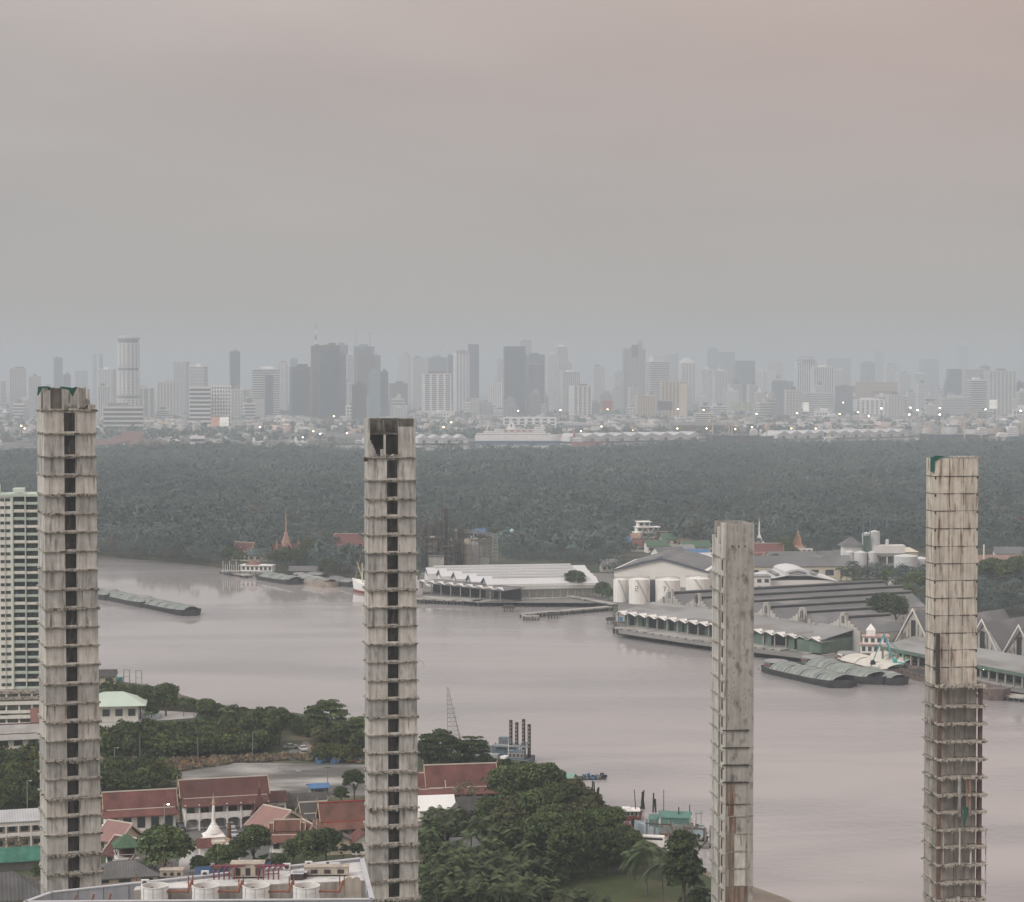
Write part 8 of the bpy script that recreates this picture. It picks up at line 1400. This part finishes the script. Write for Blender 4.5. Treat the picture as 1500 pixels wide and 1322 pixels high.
# flood lights of the port, and street lamps beyond
M_lamp = mat('lamp_glow', (.9, .8, .6), emit=((1, .74, .42), 14)); M_lampw = mat('lamp_glow_white', (.9, .9, .9), emit=((1, .95, .85), 14)); M_bill = mat('lit_billboard', (.8, .8, .75), emit=((1, .97, .85), .35), var=.4, scale=.08); M_billr = mat('lit_billboard_red', (.6, .3, .22), emit=((1, .6, .45), .12), var=.4, scale=.12)
for mm in (M_lamp, M_lampw): mm.cycles.emission_sampling = 'NONE'
LP = [(381, 626, 640), (459, 632, 646), (469, 636, 648), (443.5, 641, 652), (508, 635, 648), (649.5, 626, 642), (661, 619, 634), (489, 610, 624), (759, 602, 622), (821, 601, 622), (890, 600, 620), (993, 599.5, 612), (1030.6, 601, 616), (1108, 606.5, 626), (1035, 628, 646), (851, 632, 648), (927, 630, 640),
      (881, 625, 636), (1101.6, 626, 644), (1077, 629, 646), (992, 628, 642), (1291, 598.6, 622), (1344, 601, 622), (1376.7, 598, 620), (1443.6, 600, 618), (1333.6, 597.4, 614), (1256.8, 604, 622), (1167.4, 605.7, 620), (1230, 607, 632), (1272.5, 609.5, 636), (1332, 607.5, 632), (1376.5, 607.5, 634), (1159, 628, 640), (1195, 628, 640), (1495, 602, 622), (1300.7, 588.7, 602), (1235, 590, 604), (31, 624, 636), (36, 628, 640)]
LP.sort(); q = {}
for i, (x, y, yb) in enumerate(LP):
    Y = DC(yb, 2.6); p = At(x, yb, Y); h = At(x, y, Y).z - 2.6; lm = next(l_ for a, b_, l_ in LM if a <= x < b_); q[lm] = q.get(lm, 0) + 1
    T = thing('flood_light', f'tall lit port lamp below the {lm}, {ordi(q[lm] - 1)} from left', 'lamp', (p.x, Y, 2.6), 0, 'lit lamps along the far port'); MB().bar((0, 0, 0), (0, 0, h), .45, .3, 6).build('pole', M_dk, T)
    s = (2.4 if y < 612 and x > 1250 else 2.0) * Y / 5500; MB().lathe([(.2 * s, -s * .7), (s, -.3 * s), (s, .3 * s), (.2 * s, .7 * s)], 8, (0, 0, h)).build('lamp_head', M_lampw if x > 1280 else M_lamp, T)
for i, (x0, x1, y0, y1, yb, mm, lab) in enumerate(((309, 321, 611, 625, 630, M_billr, 'lit reddish billboard below the wide banded office pair'), (322, 335, 611, 625, 630, M_bill, 'lit white billboard right of the reddish one'), (1176, 1185, 590, 603, 612, M_bill, 'small square lit billboard below the domed tower'),
    (1449, 1461, 586, 599, 610, M_bill, 'bright square billboard below the right-hand slabs'), (882, 898, 588, 600, 610, mat('billboard_red_print', (.35, .12, .12), var=.4, scale=.1), 'red and white billboard left of the low cream block'), (963, 985, 588, 601, 608, mat('billboard_dark_print', (.10, .08, .085), var=.6, scale=.1), 'dark billboard at the foot of the cream office building'), (1072, 1101, 590, 602, 612, mat('billboard_green_print', (.4, .43, .36), var=.3, scale=.08), 'greenish wide billboard below the square navy tower'))):
    Y = DC(yb, 2.6); p = At((x0 + x1) / 2, yb, Y); s = Y / FPX; z0 = At(x0, y1, Y).z - 2.6; z1 = At(x0, y0, Y).z - 2.6; w_ = (x1 - x0) * s
    T = thing('billboard', lab, 'billboard', (p.x, Y, 2.6)); MB().box(-w_ / 2, w_ / 2, -.8, .0, z0, z1).build('panel', mm, T)
    for sx in (-.3, .3): MB().bar((sx * w_, .6, 0), (sx * w_, .6, z1 - 1), .5).build('post', M_dk, T)
# ============================================================ SMALL CLUTTER
rg = random.Random(77)
M_wire = mat('black_cable', (.03, .03, .03)); M_ac = mat('ac_casing', (.62, .62, .60), var=.08)
for k, (x, y, lab) in enumerate(((212, 1296, 'air-conditioning unit by the first cooling tower'), (420, 1272, 'air-conditioning unit at the back parapet, left one'), (452, 1269, 'air-conditioning unit at the back parapet, right one'), (300, 1283, 'air-conditioning unit left of the magenta pipes'))):
    c_ = RP(x, y); c_.z = zr - .4; tt = thing('air_conditioner', lab, 'air conditioner', c_, ra, 'air-conditioning units on the plant roof'); MB().box(-.6, .6, 0, .6, .15, 1.1).build('casing', M_ac, tt); MB().lathe([(.36, 0), (.36, .04)], 12, (0, 0, 0)).build('fan_grille', M_dsteel, tt).matrix_local = Matrix.Translation((0, -.02, .62)) @ Matrix.Rotation(R(90), 4, 'X')
for k in range(7):
    x = 200 + k * 45; a = RP(x, 1288 - k * 2.2); tt = thing('service_pipe', f'thin grey pipe across the plant roof, {ORD[k]} from the left', 'pipe', (a.x, a.y, zr - .4), ra, 'thin service pipes on the plant roof'); MB().bar((0, 0, .15), (rg.uniform(2.5, 5), rg.uniform(-.5, 1.5), .15), .07, .07, 6).bar((0, 0, 0), (0, 0, 1.2), .07, .07, 6).build('pipe', M_pole if k % 2 else M_pipe, tt)
# small boats and poles on the river edge
for k, (x, y, rz, L_, lab) in enumerate(((812, 1152, .2, 7, 'slim dark longboat by the longer float raft'), (905, 1187, -.3, 6, 'slim longboat left of the white-roofed wooden boat'), (1012, 1236, .5, 5, 'small skiff tied to the landing stage'), (1225, 962, .3, 8, 'skiff by the quay corner'), (1352, 1000, .2, 9, 'skiff tied by the empty rusty barge'), (560, 878, .1, 9, 'skiff below the white coaster'), (660, 884, 0, 8, 'skiff under the zigzag canopy pier'), (1160, 962, .4, 7, 'small grey boat under the stone-faced quay'))):
    T = thing('longboat', lab, 'boat', G(x, y, 0), rz, 'small open boats'); hull_mb(L_, 1.5, .7, .6, .35, .6).build('hull', M_bhr if k % 2 else M_dk_, T); MB().box(L_ * .3, L_ * .6, -.5, .5, .5, .9).build('thwarts', M_deck, T)
# power poles along the village and road
for k, (x, y, h) in enumerate(((205, 1119, 8), (290, 1119, 8), (370, 1113, 8), (300, 1215, 7), (420, 1200, 7), (480, 1160, 7), (60, 1235, 8))):
    T = thing('utility_pole', ('leftmost utility pole by the scrub-side road', 'utility pole on the road at the middle of the hedge', 'utility pole at the right end of the hedge road', 'utility pole by the left arch of the long hall', 'utility pole by the dark open shed', 'utility pole on the paved lot edge', 'utility pole right of the school block')[k], 'pole', G(x, y)); MB().bar((0, 0, 0), (0, 0, h), .14, .09, 6).build('pole', M_conc, T); MB().box(-.8, .8, -.06, .06, h - .6, h - .45).build('crossarm', M_dsteel, T)
